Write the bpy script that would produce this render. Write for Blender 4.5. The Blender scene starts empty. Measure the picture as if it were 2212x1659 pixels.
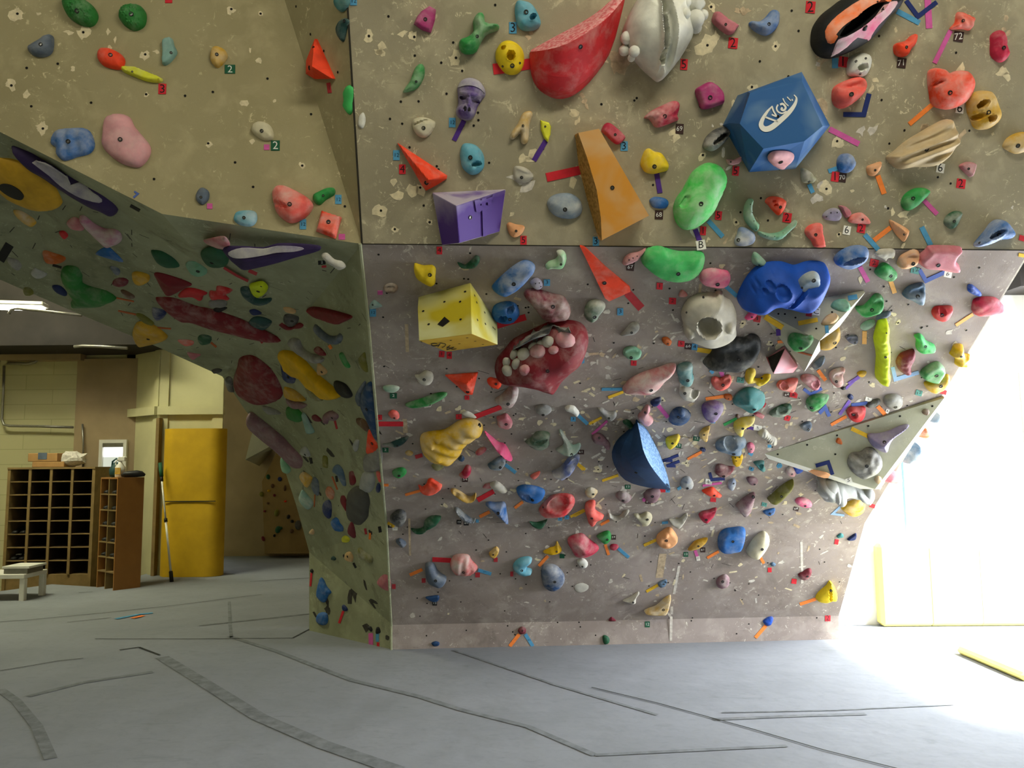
import bpy, math, random
import numpy as np
from mathutils import Vector, Matrix, geometry, noise
from mathutils.bvhtree import BVHTree

# ------------------------------------------------------------------ camera, world, light, exposure
SC = bpy.context.scene
FPX = 1700.0                                   # focal length in photo pixels (2212 x 1659)
EYE = Vector((0.0, 0.0, 1.5))
TILT, ROLL = math.radians(5.75), math.radians(0.46)
FW = Vector((0, math.cos(TILT), math.sin(TILT)))
UP0 = Vector((0, -math.sin(TILT), math.cos(TILT)))
RT = (Vector((1, 0, 0)) * math.cos(ROLL) - UP0 * math.sin(ROLL)).normalized()
UP = (Vector((1, 0, 0)) * math.sin(ROLL) + UP0 * math.cos(ROLL)).normalized()
cd = bpy.data.cameras.new('camera'); cam = bpy.data.objects.new('camera', cd)
SC.collection.objects.link(cam); SC.camera = cam
cd.sensor_width = 36.0; cd.lens = 36.0 * FPX / 2212.0; cd.clip_start = 0.05; cd.clip_end = 200
m = Matrix.Identity(4)
for i, v in enumerate((RT, UP, -FW)):
    m[0][i], m[1][i], m[2][i] = v
m.translation = EYE
cam.matrix_world = m

W = bpy.data.worlds.new('world'); SC.world = W; W.use_nodes = True
bg = W.node_tree.nodes['Background']
bg.inputs[0].default_value = (0.86, 0.93, 1.0, 1); bg.inputs[1].default_value = 3.0

SC.cycles.adaptive_threshold = 0.025; SC.cycles.max_bounces = 6; SC.cycles.diffuse_bounces = 4; SC.cycles.glossy_bounces = 2; SC.cycles.transmission_bounces = 2; SC.cycles.caustics_reflective = False; SC.cycles.caustics_refractive = False
vs = SC.view_settings
vs.view_transform = 'Standard'; vs.look = 'None'; vs.exposure = 0.0; vs.gamma = 1.0; vs.use_curve_mapping = False

def area(name, loc, target, sx, sy, power, col):
    ld = bpy.data.lights.new(name, 'AREA'); ld.shape = 'RECTANGLE'; ld.size = sx; ld.size_y = sy
    ld.energy = power; ld.color = col
    o = bpy.data.objects.new(name, ld); SC.collection.objects.link(o)
    o.location = loc
    o.rotation_euler = (Vector(target) - Vector(loc)).to_track_quat('-Z', 'Y').to_euler()
    return o
# daylight through the big side window on the right, and the gym's ceiling tubes
area('daylight_window', (5.2, 5.65, 1.6), (0.0, 5.4, 0.5), 3.1, 2.6, 670, (0.88, 0.92, 1.0))
sl = bpy.data.lights.new('sun', 'SUN'); sl.energy = 44; sl.angle = 0.12; sl.color = (1.0, 0.96, 0.88)
so = bpy.data.objects.new('sun', sl); SC.collection.objects.link(so)
_e, _a = math.radians(48), math.radians(14)
so.rotation_euler = Vector((-math.cos(_e)*math.cos(_a), math.cos(_e)*math.sin(_a), -math.sin(_e))).to_track_quat('-Z', 'Y').to_euler(); so.location = (8, 4, 6)

random.seed(7)
COL = SC.collection
def px_ray(x, y):
    return (FW + RT * ((x - 1106.0) / FPX) + UP * ((829.5 - y) / FPX)).normalized()
def hit_plane(x, y, p, n):
    d = px_ray(x, y); t = (Vector(p) - EYE).dot(n) / d.dot(n)
    return EYE + d * t
def at_depth(x, y, Y):
    d = px_ray(x, y); return EYE + d * (Y / d.y)
def proj(P):
    v = P - EYE; z = v.dot(FW)
    return 1106.0 + FPX * v.dot(RT) / z, 829.5 - FPX * v.dot(UP) / z
def on_floor(x, y, z=0.0):
    return hit_plane(x, y, (0, 0, z), Vector((0, 0, 1)))
# ------------------------------------------------------------------ materials
def srgb(h):
    h = h.lstrip('#'); c = [int(h[i:i+2], 16) / 255 for i in (0, 2, 4)]
    return tuple(x / 12.92 if x <= 0.04045 else ((x + 0.055) / 1.055) ** 2.4 for x in c) + (1,)
class NT:
    def __init__(s, name):
        s.m = bpy.data.materials.new(name); s.m.use_nodes = True; s.t = s.m.node_tree; s.n = s.t.nodes
        s.b = s.n['Principled BSDF']
    def add(s, ty, **kw):
        n = s.n.new(ty)
        for k, v in kw.items():
            if hasattr(n, k): setattr(n, k, v)
        return n
    def link(s, a, b): s.t.links.new(a, b)
    def coord(s, out='Object', scale=None):
        c = s.add('ShaderNodeTexCoord').outputs[out]
        if scale:
            mp = s.add('ShaderNodeMapping'); mp.inputs['Scale'].default_value = scale; s.link(c, mp.inputs[0]); return mp.outputs[0]
        return c
    def noise(s, vec, scale, detail=4, rough=0.55, dist=0.0):
        n = s.add('ShaderNodeTexNoise'); n.inputs['Scale'].default_value = scale; n.inputs['Detail'].default_value = detail
        n.inputs['Roughness'].default_value = rough; n.inputs['Distortion'].default_value = dist; s.link(vec, n.inputs['Vector']); return n.outputs[0]
    def ramp(s, fac, a, b, lo=0.0, hi=1.0):
        r = s.add('ShaderNodeMapRange'); r.inputs['From Min'].default_value = a; r.inputs['From Max'].default_value = b
        r.inputs['To Min'].default_value = lo; r.inputs['To Max'].default_value = hi; s.link(fac, r.inputs['Value']); return r.outputs[0]
    def mul(s, a, b, op='MULTIPLY'):
        n = s.add('ShaderNodeMath', operation=op)
        for i, v in enumerate((a, b)):
            if isinstance(v, (int, float)): n.inputs[i].default_value = v
            else: s.link(v, n.inputs[i])
        return n.outputs[0]
    def mix(s, fac, a, b):
        n = s.add('ShaderNodeMix', data_type='RGBA')
        for sock, v in ((n.inputs['Factor'], fac), (n.inputs['A'] if False else n.inputs[6], a), (n.inputs[7], b)):
            if isinstance(v, (int, float)): sock.default_value = v
            elif isinstance(v, tuple): sock.default_value = v
            else: s.link(v, sock)
        return n.outputs[2]
    def bump(s, h, strength=0.3, dist=0.01):
        b = s.add('ShaderNodeBump'); b.inputs['Strength'].default_value = strength; b.inputs['Distance'].default_value = dist
        s.link(h, b.inputs['Height']); s.link(b.outputs[0], s.b.inputs['Normal'])
    def fin(s, col, rough=0.7, spec=0.3):
        if isinstance(col, tuple): s.b.inputs['Base Color'].default_value = col
        else: s.link(col, s.b.inputs['Base Color'])
        if isinstance(rough, (int, float)): s.b.inputs['Roughness'].default_value = rough
        else: s.link(rough, s.b.inputs['Roughness'])
        s.b.inputs['Specular IOR Level'].default_value = spec
        return s.m

def panel_mat(name, base, dark, chip, chips=1.0, scuff=1.0):
    s = NT(name); c = s.coord()
    col = s.mix(s.ramp(s.noise(c, 1.3, 6, 0.6), 0.35, 0.68), dark, base)
    col = s.mix(s.ramp(s.noise(c, 5.5, 4, 0.6, 0.4), 0.50, 0.75, 0, 0.30), col, chip)
    fine = s.mul(s.ramp(s.noise(c, 24, 5, 0.72, 1.2), 0.615, 0.635), s.ramp(s.noise(c, 2.3, 3, 0.6), 0.50 - 0.04 * chips, 0.60))
    col = s.mix(s.mul(fine, 0.8), col, chip)
    fl = s.mul(s.ramp(s.noise(c, 11, 6, 0.78, 0.8), 0.60, 0.615), s.ramp(s.noise(c, 1.7, 3, 0.6), 0.49 - 0.03 * chips, 0.58))
    col = s.mix(s.mul(fl, 0.55), col, chip)
    col = s.mix(s.mul(s.ramp(s.noise(c, 3.4, 5, 0.7, 0.6), 0.56, 0.74), 0.34 * scuff), col, tuple(x*.55 for x in dark[:3])+(1,))
    st = s.coord(scale=(2.2, 9.0, 14.0))
    sc1 = s.mul(s.ramp(s.noise(st, 3.0, 5, 0.75, 2.2), 0.62, 0.70), s.ramp(s.noise(c, 1.9, 2, 0.5), 0.42, 0.62))
    col = s.mix(s.mul(sc1, 0.42 * scuff), col, (0.05, 0.047, 0.04, 1))
    st2 = s.coord(scale=(10.0, 8.0, 2.4))
    sc2 = s.mul(s.ramp(s.noise(st2, 4.0, 5, 0.75, 2.8), 0.655, 0.70), s.ramp(s.noise(c, 2.6, 2, 0.5), 0.45, 0.60))
    col = s.mix(s.mul(sc2, 0.38 * scuff), col, chip)
    s.bump(s.noise(c, 160, 3, 0.7), 0.25, 0.004)
    return s.fin(col, 0.78, 0.25)
def plain(name, col, rough=0.7, var=0.12, scale=6.0, spec=0.3, metal=0.0):
    s = NT(name); c = s.coord()
    d = tuple(x * (1 - var * 1.6) for x in col[:3]) + (1,); l = tuple(min(1, x * (1 + var)) for x in col[:3]) + (1,)
    s.b.inputs['Metallic'].default_value = metal
    return s.fin(s.mix(s.ramp(s.noise(c, scale, 4, 0.6), 0.35, 0.65), d, l), rough, spec)
M = {}
M['panel_upper'] = panel_mat('painted_plywood_upper', srgb('#9f977e'), srgb('#8d866f'), srgb('#d6ccaa'), 1.2, 0.8)
M['panel_left'] = panel_mat('painted_plywood_olive', srgb('#a09773'), srgb('#938a67'), srgb('#cfc39b'), 0.3, 0.35)
M['panel_main'] = panel_mat('painted_plywood_grey', srgb('#a0958e'), srgb('#867b73'), srgb('#d4cbbc'), 1.8, 1.8)
M['panel_roof'] = panel_mat('painted_plywood_pale_green', srgb('#a6aa8a'), srgb('#83866a'), srgb('#c0c1a0'), 1.0, 2.2)
M['panel_volume'] = panel_mat('painted_plywood_volume', srgb('#b4b49c'), srgb('#a5a58e'), srgb('#c8c8b2'), 0.2, 0.4)
M['cream'] = plain('cream_painted_block', srgb('#bdb88e'), 0.7, 0.05, 2.0)
s = NT('cream_painted_block_wall'); c = s.coord(); br = s.add('ShaderNodeTexBrick'); s.link(c, br.inputs['Vector'])
br.inputs['Scale'].default_value = 1.0; br.inputs['Brick Width'].default_value = .8; br.inputs['Row Height'].default_value = .22; br.inputs['Mortar Size'].default_value = .006
br.inputs['Color1'].default_value = srgb('#b9b48a'); br.inputs['Color2'].default_value = srgb('#bdb88e'); br.inputs['Mortar'].default_value = srgb('#a8a37c')
mp = s.add('ShaderNodeMapping'); mp.inputs['Rotation'].default_value = (math.radians(90), 0, 0); s.link(c, mp.inputs[0]); s.link(mp.outputs[0], br.inputs['Vector'])
M['cream_block'] = s.fin(br.outputs[0], .7, .25)
M['wood_tan'] = plain('tan_plywood_wall', srgb('#8f7648'), .75, .12, 2.0)
M['taupe'] = plain('tan_painted_wall', srgb('#a08c6c'), 0.75, 0.10, 1.3)
M['black_ceiling'] = plain('black_painted_ceiling', srgb('#2a2622'), 0.8, 0.15, 2.0)
M['white_wall'] = plain('white_painted_wall', srgb('#f1f1ee'), 0.7, 0.02, 2.0)
M['concrete'] = plain('brown_concrete_floor', srgb('#6f6148'), 0.8, 0.15, 2.0)
M['edge_white'] = plain('white_paint_and_sunlit_face', srgb('#e6e6dc'), 0.6, 0.03, 4.0)
M['hole_black'] = plain('black_hole', srgb('#14120f'), 0.9, 0.0)
M['scrap_a'] = plain('torn_cream_tape', srgb('#d3c7a4'), 0.8, 0.10, 40)
M['scrap_b'] = plain('torn_white_paint', srgb('#c8c2b6'), 0.8, 0.12, 40)
M['scrap_c'] = plain('tan_tape_residue', srgb('#b9a587'), 0.8, 0.14, 40)
M['scuff'] = plain('rubber_scuff', srgb('#3c3932'), 0.8, 0.2, 40)
M['seam_gap'] = plain('dark_panel_gap', srgb('#2b2820'), 0.9, 0.0)
M['wood'] = plain('tan_plywood', srgb('#877046'), 0.65, 0.12, 5.0)
M['wood_dark'] = plain('brown_laminate', srgb('#9a6a35'), 0.5, 0.05, 5.0)
M['shade_inside'] = plain('shade_toned_board', srgb('#3a2c1e'), 0.8, 0.1, 5.0)  # dark tone paints in the shade inside the shoe racks
M['metal'] = plain('galvanised_metal', srgb('#8d8a80'), 0.35, 0.06, 20, 0.5, 0.7)
M['bolt_metal'] = plain('bolt_steel', srgb('#6b6a66'), 0.35, 0.0, 20, 0.5, 0.8)
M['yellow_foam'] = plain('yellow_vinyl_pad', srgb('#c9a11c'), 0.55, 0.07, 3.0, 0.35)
M['black'] = plain('matt_black_plastic', srgb('#1b1a18'), 0.5, 0.0)
M['white'] = plain('white_plastic', srgb('#e0ded2'), 0.5, 0.03)
M['cardboard'] = plain('brown_cardboard', srgb('#a98250'), 0.8, 0.06)
M['ink'] = plain('black_marker_ink', srgb('#121214'), 0.7, 0.0)
M['ink_white'] = plain('white_marker_ink', srgb('#d8d8d0'), 0.7, 0.0)
s = NT('grey_suede_mat'); c = s.coord()
col = s.mix(s.ramp(s.noise(c, 0.9, 5, 0.6), 0.3, 0.7), srgb('#82868a'), srgb('#8f9398'))
col = s.mix(s.ramp(s.noise(c, 14, 4, 0.7, 1.0), 0.50, 0.78, 0, 0.22), col, srgb('#686b68'))
col = s.mix(s.ramp(s.noise(s.coord(scale=(1.4, 5.0, 1)), 2.2, 4, 0.6, 1.5), 0.60, 0.72, 0, 0.25), col, srgb('#666a68'))
s.bump(s.noise(c, 3.5, 3, 0.5), 0.5, 0.02)
M['mat'] = s.fin(col, 0.9, 0.15)
M['mat_seam'] = plain('dusty_mat_seam_tape', srgb('#7a7e80'), 0.9, 0.15, 12.0, 0.1)
M['mat_gap'] = plain('dark_mat_gap', srgb('#3b3c37'), 0.95, 0.1, 12.0, 0.1)

# hold plastics: a colour and how chalky the hold is
HC = dict(green='#2f9a48', beadgreen='#2c7f35', dgreen='#1f5a3a', lgreen='#49c768', brightgreen='#35d64f', mint='#7fb795', teal='#3e8585', dteal='#234c4a',
  ltblue='#63aec4', paleteal='#86aea4', blue='#2468b0', cobalt='#0f4fb8', navy='#1c2f66', dblue='#1d4470', slate='#5f6c7c', steel='#55728c', greyblue='#7e93a6',
  yellow='#f2d21e', lemon='#e9ea3a', lime='#dbf01c', mustard='#d8a92a', gold='#e8b800', tan='#dcb57c', peach='#f0ad76', orange='#ff7a2e', dorange='#c8641e',
  redorange='#ff4a22', coral='#f4665a', red='#d22a30', crimson='#c22346', dred='#7e1722', maroon='#7a2533', pink='#f06a96', hotpink='#ff5f98', palepink='#dea2a6',
  rose='#c9747f', magenta='#b83a7c', purple='#4f2a86', dpurple='#352454', plum='#6f4a8f', lilac='#8f86a6', white='#e8e8dc', cream='#d8d0ae', bone='#c9c4b4',
  grey='#8b8a85', dgrey='#55544f', charcoal='#3a3c3d', black='#191a1b', brown='#6d5038', olive='#7c7a2c', palegrey='#adb0ac', sand='#cbb489', mauve='#8a6670')
TC = dict(red='#c92430', blue='#4f94bb', navy='#1b2b66', orange='#ef8438', pink='#c85a9c', purple='#4a2a80', yellow='#e6b92c', green='#3fae5c', dgreen='#17553a',
  brown='#382420', white='#eceade', violet='#7a5cb8', palered='#b0323a', peach='#efb56a', paleblue='#8fb0d8', black='#1c1b1a', teal='#4f8d84', dblue='#4a62a8', rust='#b85f34')
def hold_mat(cname, chalk):
    key = 'h_%s_%d' % (cname, chalk)
    if key in M: return M[key]
    s = NT('%s_hold_resin_%s' % (cname, ('clean', 'dusty', 'chalky', 'worn_white')[chalk])); c = s.coord()
    b = srgb(HC[cname]); d = tuple(x * 0.72 for x in b[:3]) + (1,)
    col = s.mix(s.ramp(s.noise(c, 9, 3, 0.6), 0.35, 0.7), d, b)
    if chalk:
        oi = s.add('ShaderNodeObjectInfo').outputs['Random']
        v = s.add('ShaderNodeVectorMath', operation='ADD'); s.link(c, v.inputs[0]); s.link(oi, v.inputs[1])
        ck = (0.0, 0.30, 0.62, 0.9)[chalk]
        big = s.ramp(s.noise(v.outputs[0], (12, 11, 9, 8)[chalk], 5, 0.62, 0.3), (0, 0.46, 0.38, 0.28)[chalk], (1, 0.80, 0.76, 0.68)[chalk], 0, ck)
        col = s.mix(big, col, srgb('#cfcdc2'))
    s.bump(s.noise(c, 220, 3, 0.6), 0.35, 0.003)
    M[key] = s.fin(col, 0.62, 0.35); return M[key]
def tape_mat(cname):
    key = 't_' + cname
    if key not in M: M[key] = plain(cname + '_cloth_tape', srgb(TC[cname]), 0.75, 0.06, 30)
    return M[key]

# ------------------------------------------------------------------ object helpers
def tag(o, label=None, cat=None, group=None, kind=None):
    if label: o['label'] = label
    if cat: o['category'] = cat
    if group: o['group'] = group
    if kind: o['kind'] = kind
    return o
def mesh(name, verts, faces, mats, parent=None, mi=None, smooth=False, mw=None):
    me = bpy.data.meshes.new(name); me.from_pydata([tuple(v) for v in verts], [], faces)
    for m_ in (mats if isinstance(mats, (list, tuple)) else [mats]): me.materials.append(m_)
    if mi: me.polygons.foreach_set('material_index', mi)
    if smooth: me.polygons.foreach_set('use_smooth', [True] * len(faces))
    me.update()
    o = bpy.data.objects.new(name, me); COL.objects.link(o)
    if parent: o.parent = parent
    if mw: o.matrix_world = mw
    return o
def empty(name, loc, rz=0):
    o = bpy.data.objects.new(name, None); COL.objects.link(o); o.location = loc; o.rotation_euler = (0, 0, rz); o.empty_display_size = 0.05
    return o
class MB:
    """collects boxes and tubes for ONE mesh"""
    def __init__(s): s.v = []; s.f = []; s.mi = []
    def raw(s, v, f, mi=0):
        k = len(s.v); s.v += [Vector(p) for p in v]; s.f += [tuple(i + k for i in q) for q in f]; s.mi += [mi] * len(f)
    def box(s, a, b, mi=0, mat=None, bev=0.0):
        (x0, y0, z0), (x1, y1, z1) = a, b
        if bev > 0:
            q = min(bev, (x1-x0)/2.2, (y1-y0)/2.2, (z1-z0)/2.2)
            pts = []
            for X, sx in ((x0, 1), (x1, -1)):
                for Y, sy in ((y0, 1), (y1, -1)):
                    for Z, sz in ((z0, 1), (z1, -1)):
                        pts += [(X, Y+sy*q, Z+sz*q), (X+sx*q, Y, Z+sz*q), (X+sx*q, Y+sy*q, Z)]
            import bmesh
            bm = bmesh.new(); vs_ = [bm.verts.new(p) for p in pts]
            r = bmesh.ops.convex_hull(bm, input=vs_); bm.verts.index_update()
            v = [p.co.copy() for p in bm.verts]; f = [[q_.index for q_ in fc.verts] for fc in bm.faces]; bm.free()
        else:
            v = [(x, y, z) for x in (x0, x1) for y in (y0, y1) for z in (z0, z1)]
            f = [(0,1,3,2),(4,6,7,5),(0,4,5,1),(2,3,7,6),(0,2,6,4),(1,5,7,3)]
        if mat: v = [mat @ Vector(p) for p in v]
        s.raw(v, f, mi)
    def tube(s, pts, r, n=10, mi=0, cap=True):
        pts = [Vector(p) for p in pts]; rs = r if isinstance(r, (list, tuple)) else [r] * len(pts)
        k = len(s.v); up = None
        for i, p in enumerate(pts):
            t = (pts[min(i+1, len(pts)-1)] - pts[max(i-1, 0)]).normalized()
            if up is None: up = Vector((0, 0, 1)) if abs(t.z) < 0.9 else Vector((1, 0, 0))
            a = t.cross(up).normalized(); b = a.cross(t).normalized(); up = b
            for j in range(n):
                th = 2 * math.pi * j / n; s.v.append(p + (a * math.cos(th) + b * math.sin(th)) * rs[i])
        for i in range(len(pts) - 1):
            for j in range(n):
                s.f.append((k+i*n+j, k+i*n+(j+1) % n, k+(i+1)*n+(j+1) % n, k+(i+1)*n+j)); s.mi.append(mi)
        if cap:
            s.f.append(tuple(k+j for j in range(n))[::-1]); s.mi.append(mi)
            e = k + (len(pts)-1) * n; s.f.append(tuple(e+j for j in range(n))); s.mi.append(mi)
    def build(s, name, mats, parent=None, smooth=False, mw=None, center=False):
        if center and not parent and mw is None:
            c = sum(s.v, Vector()) / len(s.v); c.z = min(p.z for p in s.v); s.v = [p - c for p in s.v]
            o = mesh(name, s.v, s.f, mats, parent, s.mi, smooth); o.location = c; return o
        return mesh(name, s.v, s.f, mats, parent, s.mi, smooth, mw)
# ------------------------------------------------------------------ the climbing walls (large structure)
BL, BR = on_floor(848, 1403), on_floor(1812, 1381)
E_ = (BR - BL).normalized(); N_ = Vector((E_.y, -E_.x, 0)).normalized(); Z_ = Vector((0, 0, 1))
K1R = hit_plane(1812, 1330, BR, N_); K1L = hit_plane(848, 1345, BR, N_); K1L.z = K1R.z
P1 = hit_plane(1868, 1130, BR, E_); P2 = hit_plane(2212, 560, BR, E_)
nA = E_.cross(P1 - K1R).normalized(); nB = E_.cross(P2 - P1).normalized()
K2L = hit_plane(838, 1142, P1, nA)
K2L = P1 - E_ * (P1 - K2L).dot(E_)
K3L = hit_plane(782, 527, P1, nB); SR = hit_plane(2228, 540.5, P1, nB)
upC = N_ * math.sin(math.radians(19)) + Z_ * math.cos(math.radians(19))
nC = (SR - K3L).cross(upC).normalized()
if nC.y > 0: nC = -nC
CTL = hit_plane(750, 0, K3L, nC)
topL = K3L + (CTL - K3L) * 1.75
SR2 = SR + (SR - K3L).normalized() * 1.6; topR = SR2 + upC * (topL - K3L).length
KB, KA = [K1L, K1R, BR, BL], [K2L, P1, K1R, K1L]
print('base', BL, BR, 'K1', K1R, 'P1', P1, 'P2', P2, 'K2L', K2L, 'K3L', K3L, 'SR', SR, 'CTL', CTL, 'top', topL)

def surf(name, polys, mats, mi, thick=None):
    vs_, fs = [], []
    for p in polys:
        k = len(vs_); vs_ += p; fs.append(tuple(range(k, k + len(p))))
    o = mesh(name, vs_, fs, mats, mi=mi); o['kind'] = 'structure'; return o
SURF_V, SURF_F = [], []          # all that holds can be bolted to
def add_surf(poly):
    k = len(SURF_V); SURF_V.extend([Vector(p) for p in poly])
    for i in range(1, len(poly) - 1): SURF_F.append((k, k + i, k + i + 1))
main_polys = [[topL, topR, SR2, K3L], [K3L, SR, P2, P1, K2L], KA, KB]
for p in main_polys: add_surf(p)
# left wing: big slanted upper panel, its side face, the cave roof and the pillar
UB = at_depth(350, 462, 3.95); UT = at_depth(615, 0, 4.0)
nU = (UB - K3L).cross(UT - K3L).normalized()
UA = hit_plane(0, 285, K3L, nU); UA2 = hit_plane(-420, 60, K3L, nU); UTop = K3L + (UT - K3L) * 1.45
UTL = UA2 + Vector((-0.1, -0.25, 0.9)); UTL = UTL - nU * (UTL - K3L).dot(nU)
M1, M2 = at_depth(470, 597, 4.75), at_depth(672, 662, 4.95)
C1 = hit_plane(796, 668, P1, nB)
E0 = on_floor(668, 1362); E1 = at_depth(668, 1192, E0.y)
E2, E3, E4, E5 = at_depth(640, 1092, 7.0), at_depth(604, 981, 6.85), at_depth(529, 885, 6.6), at_depth(480, 813, 6.3)
E6, E7, E8, E9 = at_depth(344, 751, 5.95), at_depth(152, 670, 5.45), at_depth(0, 604, 5.05), at_depth(-420, 440, 4.3)
M0 = at_depth(-120, 345, 3.75)
left_upper = [[UTop, K3L, UB, UA, UA2, UTL]]
left_side = [[UTop, topL, K3L]]
roof_polys = [[UB, K3L, C1, M2, M1], [UA, UB, M1], [UA2, UA, E8, E9], [UA, M1, E7, E8], [M1, E6, E7], [M1, E5, E6],
              [M1, M2, E5], [M2, E4, E5], [M2, K2L, E3, E4], [M2, C1, K2L], [K2L, E2, E3], [K2L, E1, E2], [E1, K2L, K1L], [E1, K1L, BL, E0]]
for p in left_upper + left_side + roof_polys: add_surf(p)
_bvh = None
def bvh():
    global _bvh
    if _bvh is None: _bvh = BVHTree.FromPolygons(SURF_V, SURF_F)
    return _bvh
def cast(x, y):
    d = px_ray(x, y); loc, n, i, dist = bvh().ray_cast(EYE, d)
    if loc is None:
        return None, None
    if n.dot(d) > 0: n = -n
    return loc, n
def frame(n):
    x = Vector((1, 0, 0)); x = (x - n * x.dot(n)).normalized()
    if abs(n.x) > 0.9: x = (RT - n * RT.dot(n)).normalized()
    return x, n.cross(x).normalized()

# dressing that belongs to the painted surface: bolt holes, torn tape, scuffs
def dress(polys, mats, mi, rng, spots, holes, scraps, scuffs):
    """append thin marks to lists of polygons"""
    def blob(x, y, rx, ry, rot, m_, n=7, jag=0.3, lift=0.0012):
        P, nn = cast(x, y)
        if P is None: return
        u, v = frame(nn); q = []
        for j in range(n):
            th = 2 * math.pi * j / n; k = 1 + rng.uniform(-jag, jag)
            a, b = math.cos(th) * rx * k, math.sin(th) * ry * k
            q.append(P + nn * lift + u * (a * math.cos(rot) - b * math.sin(rot)) + v * (a * math.sin(rot) + b * math.cos(rot)))
        polys.append(q); mi.append(m_)
    def quad(x, y, w, h, rot, m_, lift=0.0012):
        P, nn = cast(x, y)
        if P is None: return
        u, v = frame(nn); q = []
        for a, b in ((-w, -h), (w, -h), (w, h), (-w, h)):
            a *= rng.uniform(0.8, 1.1) / 2; b *= rng.uniform(0.8, 1.1) / 2
            q.append(P + nn * lift + u * (a * math.cos(rot) - b * math.sin(rot)) + v * (a * math.sin(rot) + b * math.cos(rot)))
        polys.append(q); mi.append(m_)
    return blob, quad
# ------------------------------------------------------------------ build wall meshes with their worn paint
rng = random.Random(11)
def wall_obj(name, polys, mats, base_mi, marks):
    ps, mi = [list(p) for p in polys], list(base_mi)
    blob, quad = dress(ps, mats, mi, rng, None, None, None, None)
    marks(blob, quad)
    return surf(name, ps, mats, mi)
WM = [M['panel_upper'], M['panel_main'], M['hole_black'], M['scrap_a'], M['scrap_b'], M['scrap_c'], M['scuff'], M['seam_gap']]
def inside(x, y, poly):
    c = False; j = len(poly) - 1
    for i in range(len(poly)):
        if (poly[i][1] > y) != (poly[j][1] > y) and x < (poly[j][0]-poly[i][0]) * (y-poly[i][1]) / (poly[j][1]-poly[i][1]) + poly[i][0]: c = not c
        j = i
    return c
UPPER = [(765, 0), (2212, 0), (2212, 530), (790, 520)]
LOWER = [(800, 545), (2190, 550), (1868, 1120), (1815, 1325), (1810, 1375), (860, 1395), (845, 1140)]
LEFTU = [(0, 0), (600, 0), (770, 505), (360, 450), (0, 270)]
ROOF = [(0, 330), (360, 480), (775, 545), (840, 1140), (845, 1390), (680, 1350), (676, 1190), (620, 980), (540, 880), (490, 810), (350, 740), (20, 600)]
def chip_spots(blob, lst, m_=3):
    for (x, y, r) in lst:
        for k in range(3): blob(x + rng.uniform(-r, r) * 400 * 0.5, y + rng.uniform(-r, r) * 400 * 0.5, r * rng.uniform(0.6, 1.1), r * rng.uniform(0.6, 1.1), rng.uniform(0, 3), m_, 9, 0.45, 0.0010 + 0.0002 * k)
        blob(x, y, 0.007, 0.007, 0, 2, 8, 0.05, 0.0022)
def marks_main(blob, quad):
    def z(o, s, pts): return [(o[0] + a * s, o[1] + b * s, r) for a, b, r in pts]
    chip_spots(blob, [(797, 78, .022), (895, 80, .02), (985, 125, .028), (823, 455, .028), (853, 495, .016), (928, 480, .014), (1528, 98, .04), (1536, 15, .02), (1675, 100, .02),
                      (1624, 188, .02), (1590, 220, .025), (1518, 335, .022), (1590, 480, .018), (1785, 408, .035), (1808, 305, .026), (1918, 450, .0), (1812, 506, .012), (1604, 698, .02), (1665, 740, .018),
                      (1280, 915, .025), (1292, 1014, .022), (1482, 1000, .02), (1253, 1268, .0), (1940, 697, .014), (1991, 707, .006), (1990, 708, .006), (2087, 713, .006), (1877, 825, .006)])
    for _ in range(46):                                     # torn patches on the upper panels
        x, y = rng.uniform(780, 2200), rng.uniform(5, 525)
        m_ = rng.choice((3, 3, 4, 5)); w = rng.uniform(.012, .05)
        for k in range(rng.randint(1, 3)): blob(x + rng.uniform(-14, 14), y + rng.uniform(-18, 18), w * rng.uniform(.3, .8), w * rng.uniform(.5, 1.0), rng.uniform(0, 3), m_, 8, .5)
    for _ in range(60):
        x, y = rng.uniform(780, 2200), rng.uniform(5, 520)
        blob(x, y, .0065, .0065, 0, 2, 8, .05, .0018)
    n = 0
    while n < 680:
        x = rng.gauss(1420, 330); y = rng.gauss(950, 150) if rng.random() < .82 else rng.uniform(540, 1330)
        if not inside(x, y, LOWER) or (x < 1250 and rng.random() < .55): continue
        n += 1; t = rng.random(); m_ = rng.choice((3, 4, 4, 5))
        if t < .34: quad(x, y, rng.uniform(.012, .08), rng.uniform(.010, .022), rng.uniform(0, 3.14), m_)
        elif t < .85: blob(x, y, rng.uniform(.006, .03), rng.uniform(.006, .022), rng.uniform(0, 3), m_, 8, .5)
        else: quad(x, y, rng.uniform(.03, .09), .004, rng.uniform(0, 3.14), 6)
    n = 0
    while n < 230:
        x, y = rng.uniform(800, 2200), rng.uniform(545, 1395)
        if not inside(x, y, LOWER): continue
        n += 1; blob(x, y, .0065, .0065, 0, 2, 8, .05, .0018)
    for (x0, y0, x1, y1, w, m_) in ((1467, 1222, 1456, 1283, .022, 4), (1451, 1310, 1451, 1327, .022, 4), (1450, 1332, 1449, 1384, .022, 4), (1432, 1196, 1424, 1248, .06, 5), (878, 700, 880, 760, .02, 5),
                                    (874, 905, 876, 935, .03, 5), (1731, 1170, 1733, 1260, .02, 4), (884, 1120, 886, 1200, .016, 5)):
        P, nn = cast((x0+x1)/2, (y0+y1)/2); A, _ = cast(x0, y0); B, _ = cast(x1, y1)
        if P and A and B:
            d = (B-A).normalized(); sd = nn.cross(d)*w/2; L = nn*.0012; blob.__closure__
            PS_EXTRA.append(([A+sd+L, B+sd+L, B-sd+L, A-sd+L], m_))
PS_EXTRA = []
ps, mi = [list(p) for p in main_polys], [0, 1, 1, 1]
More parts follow.
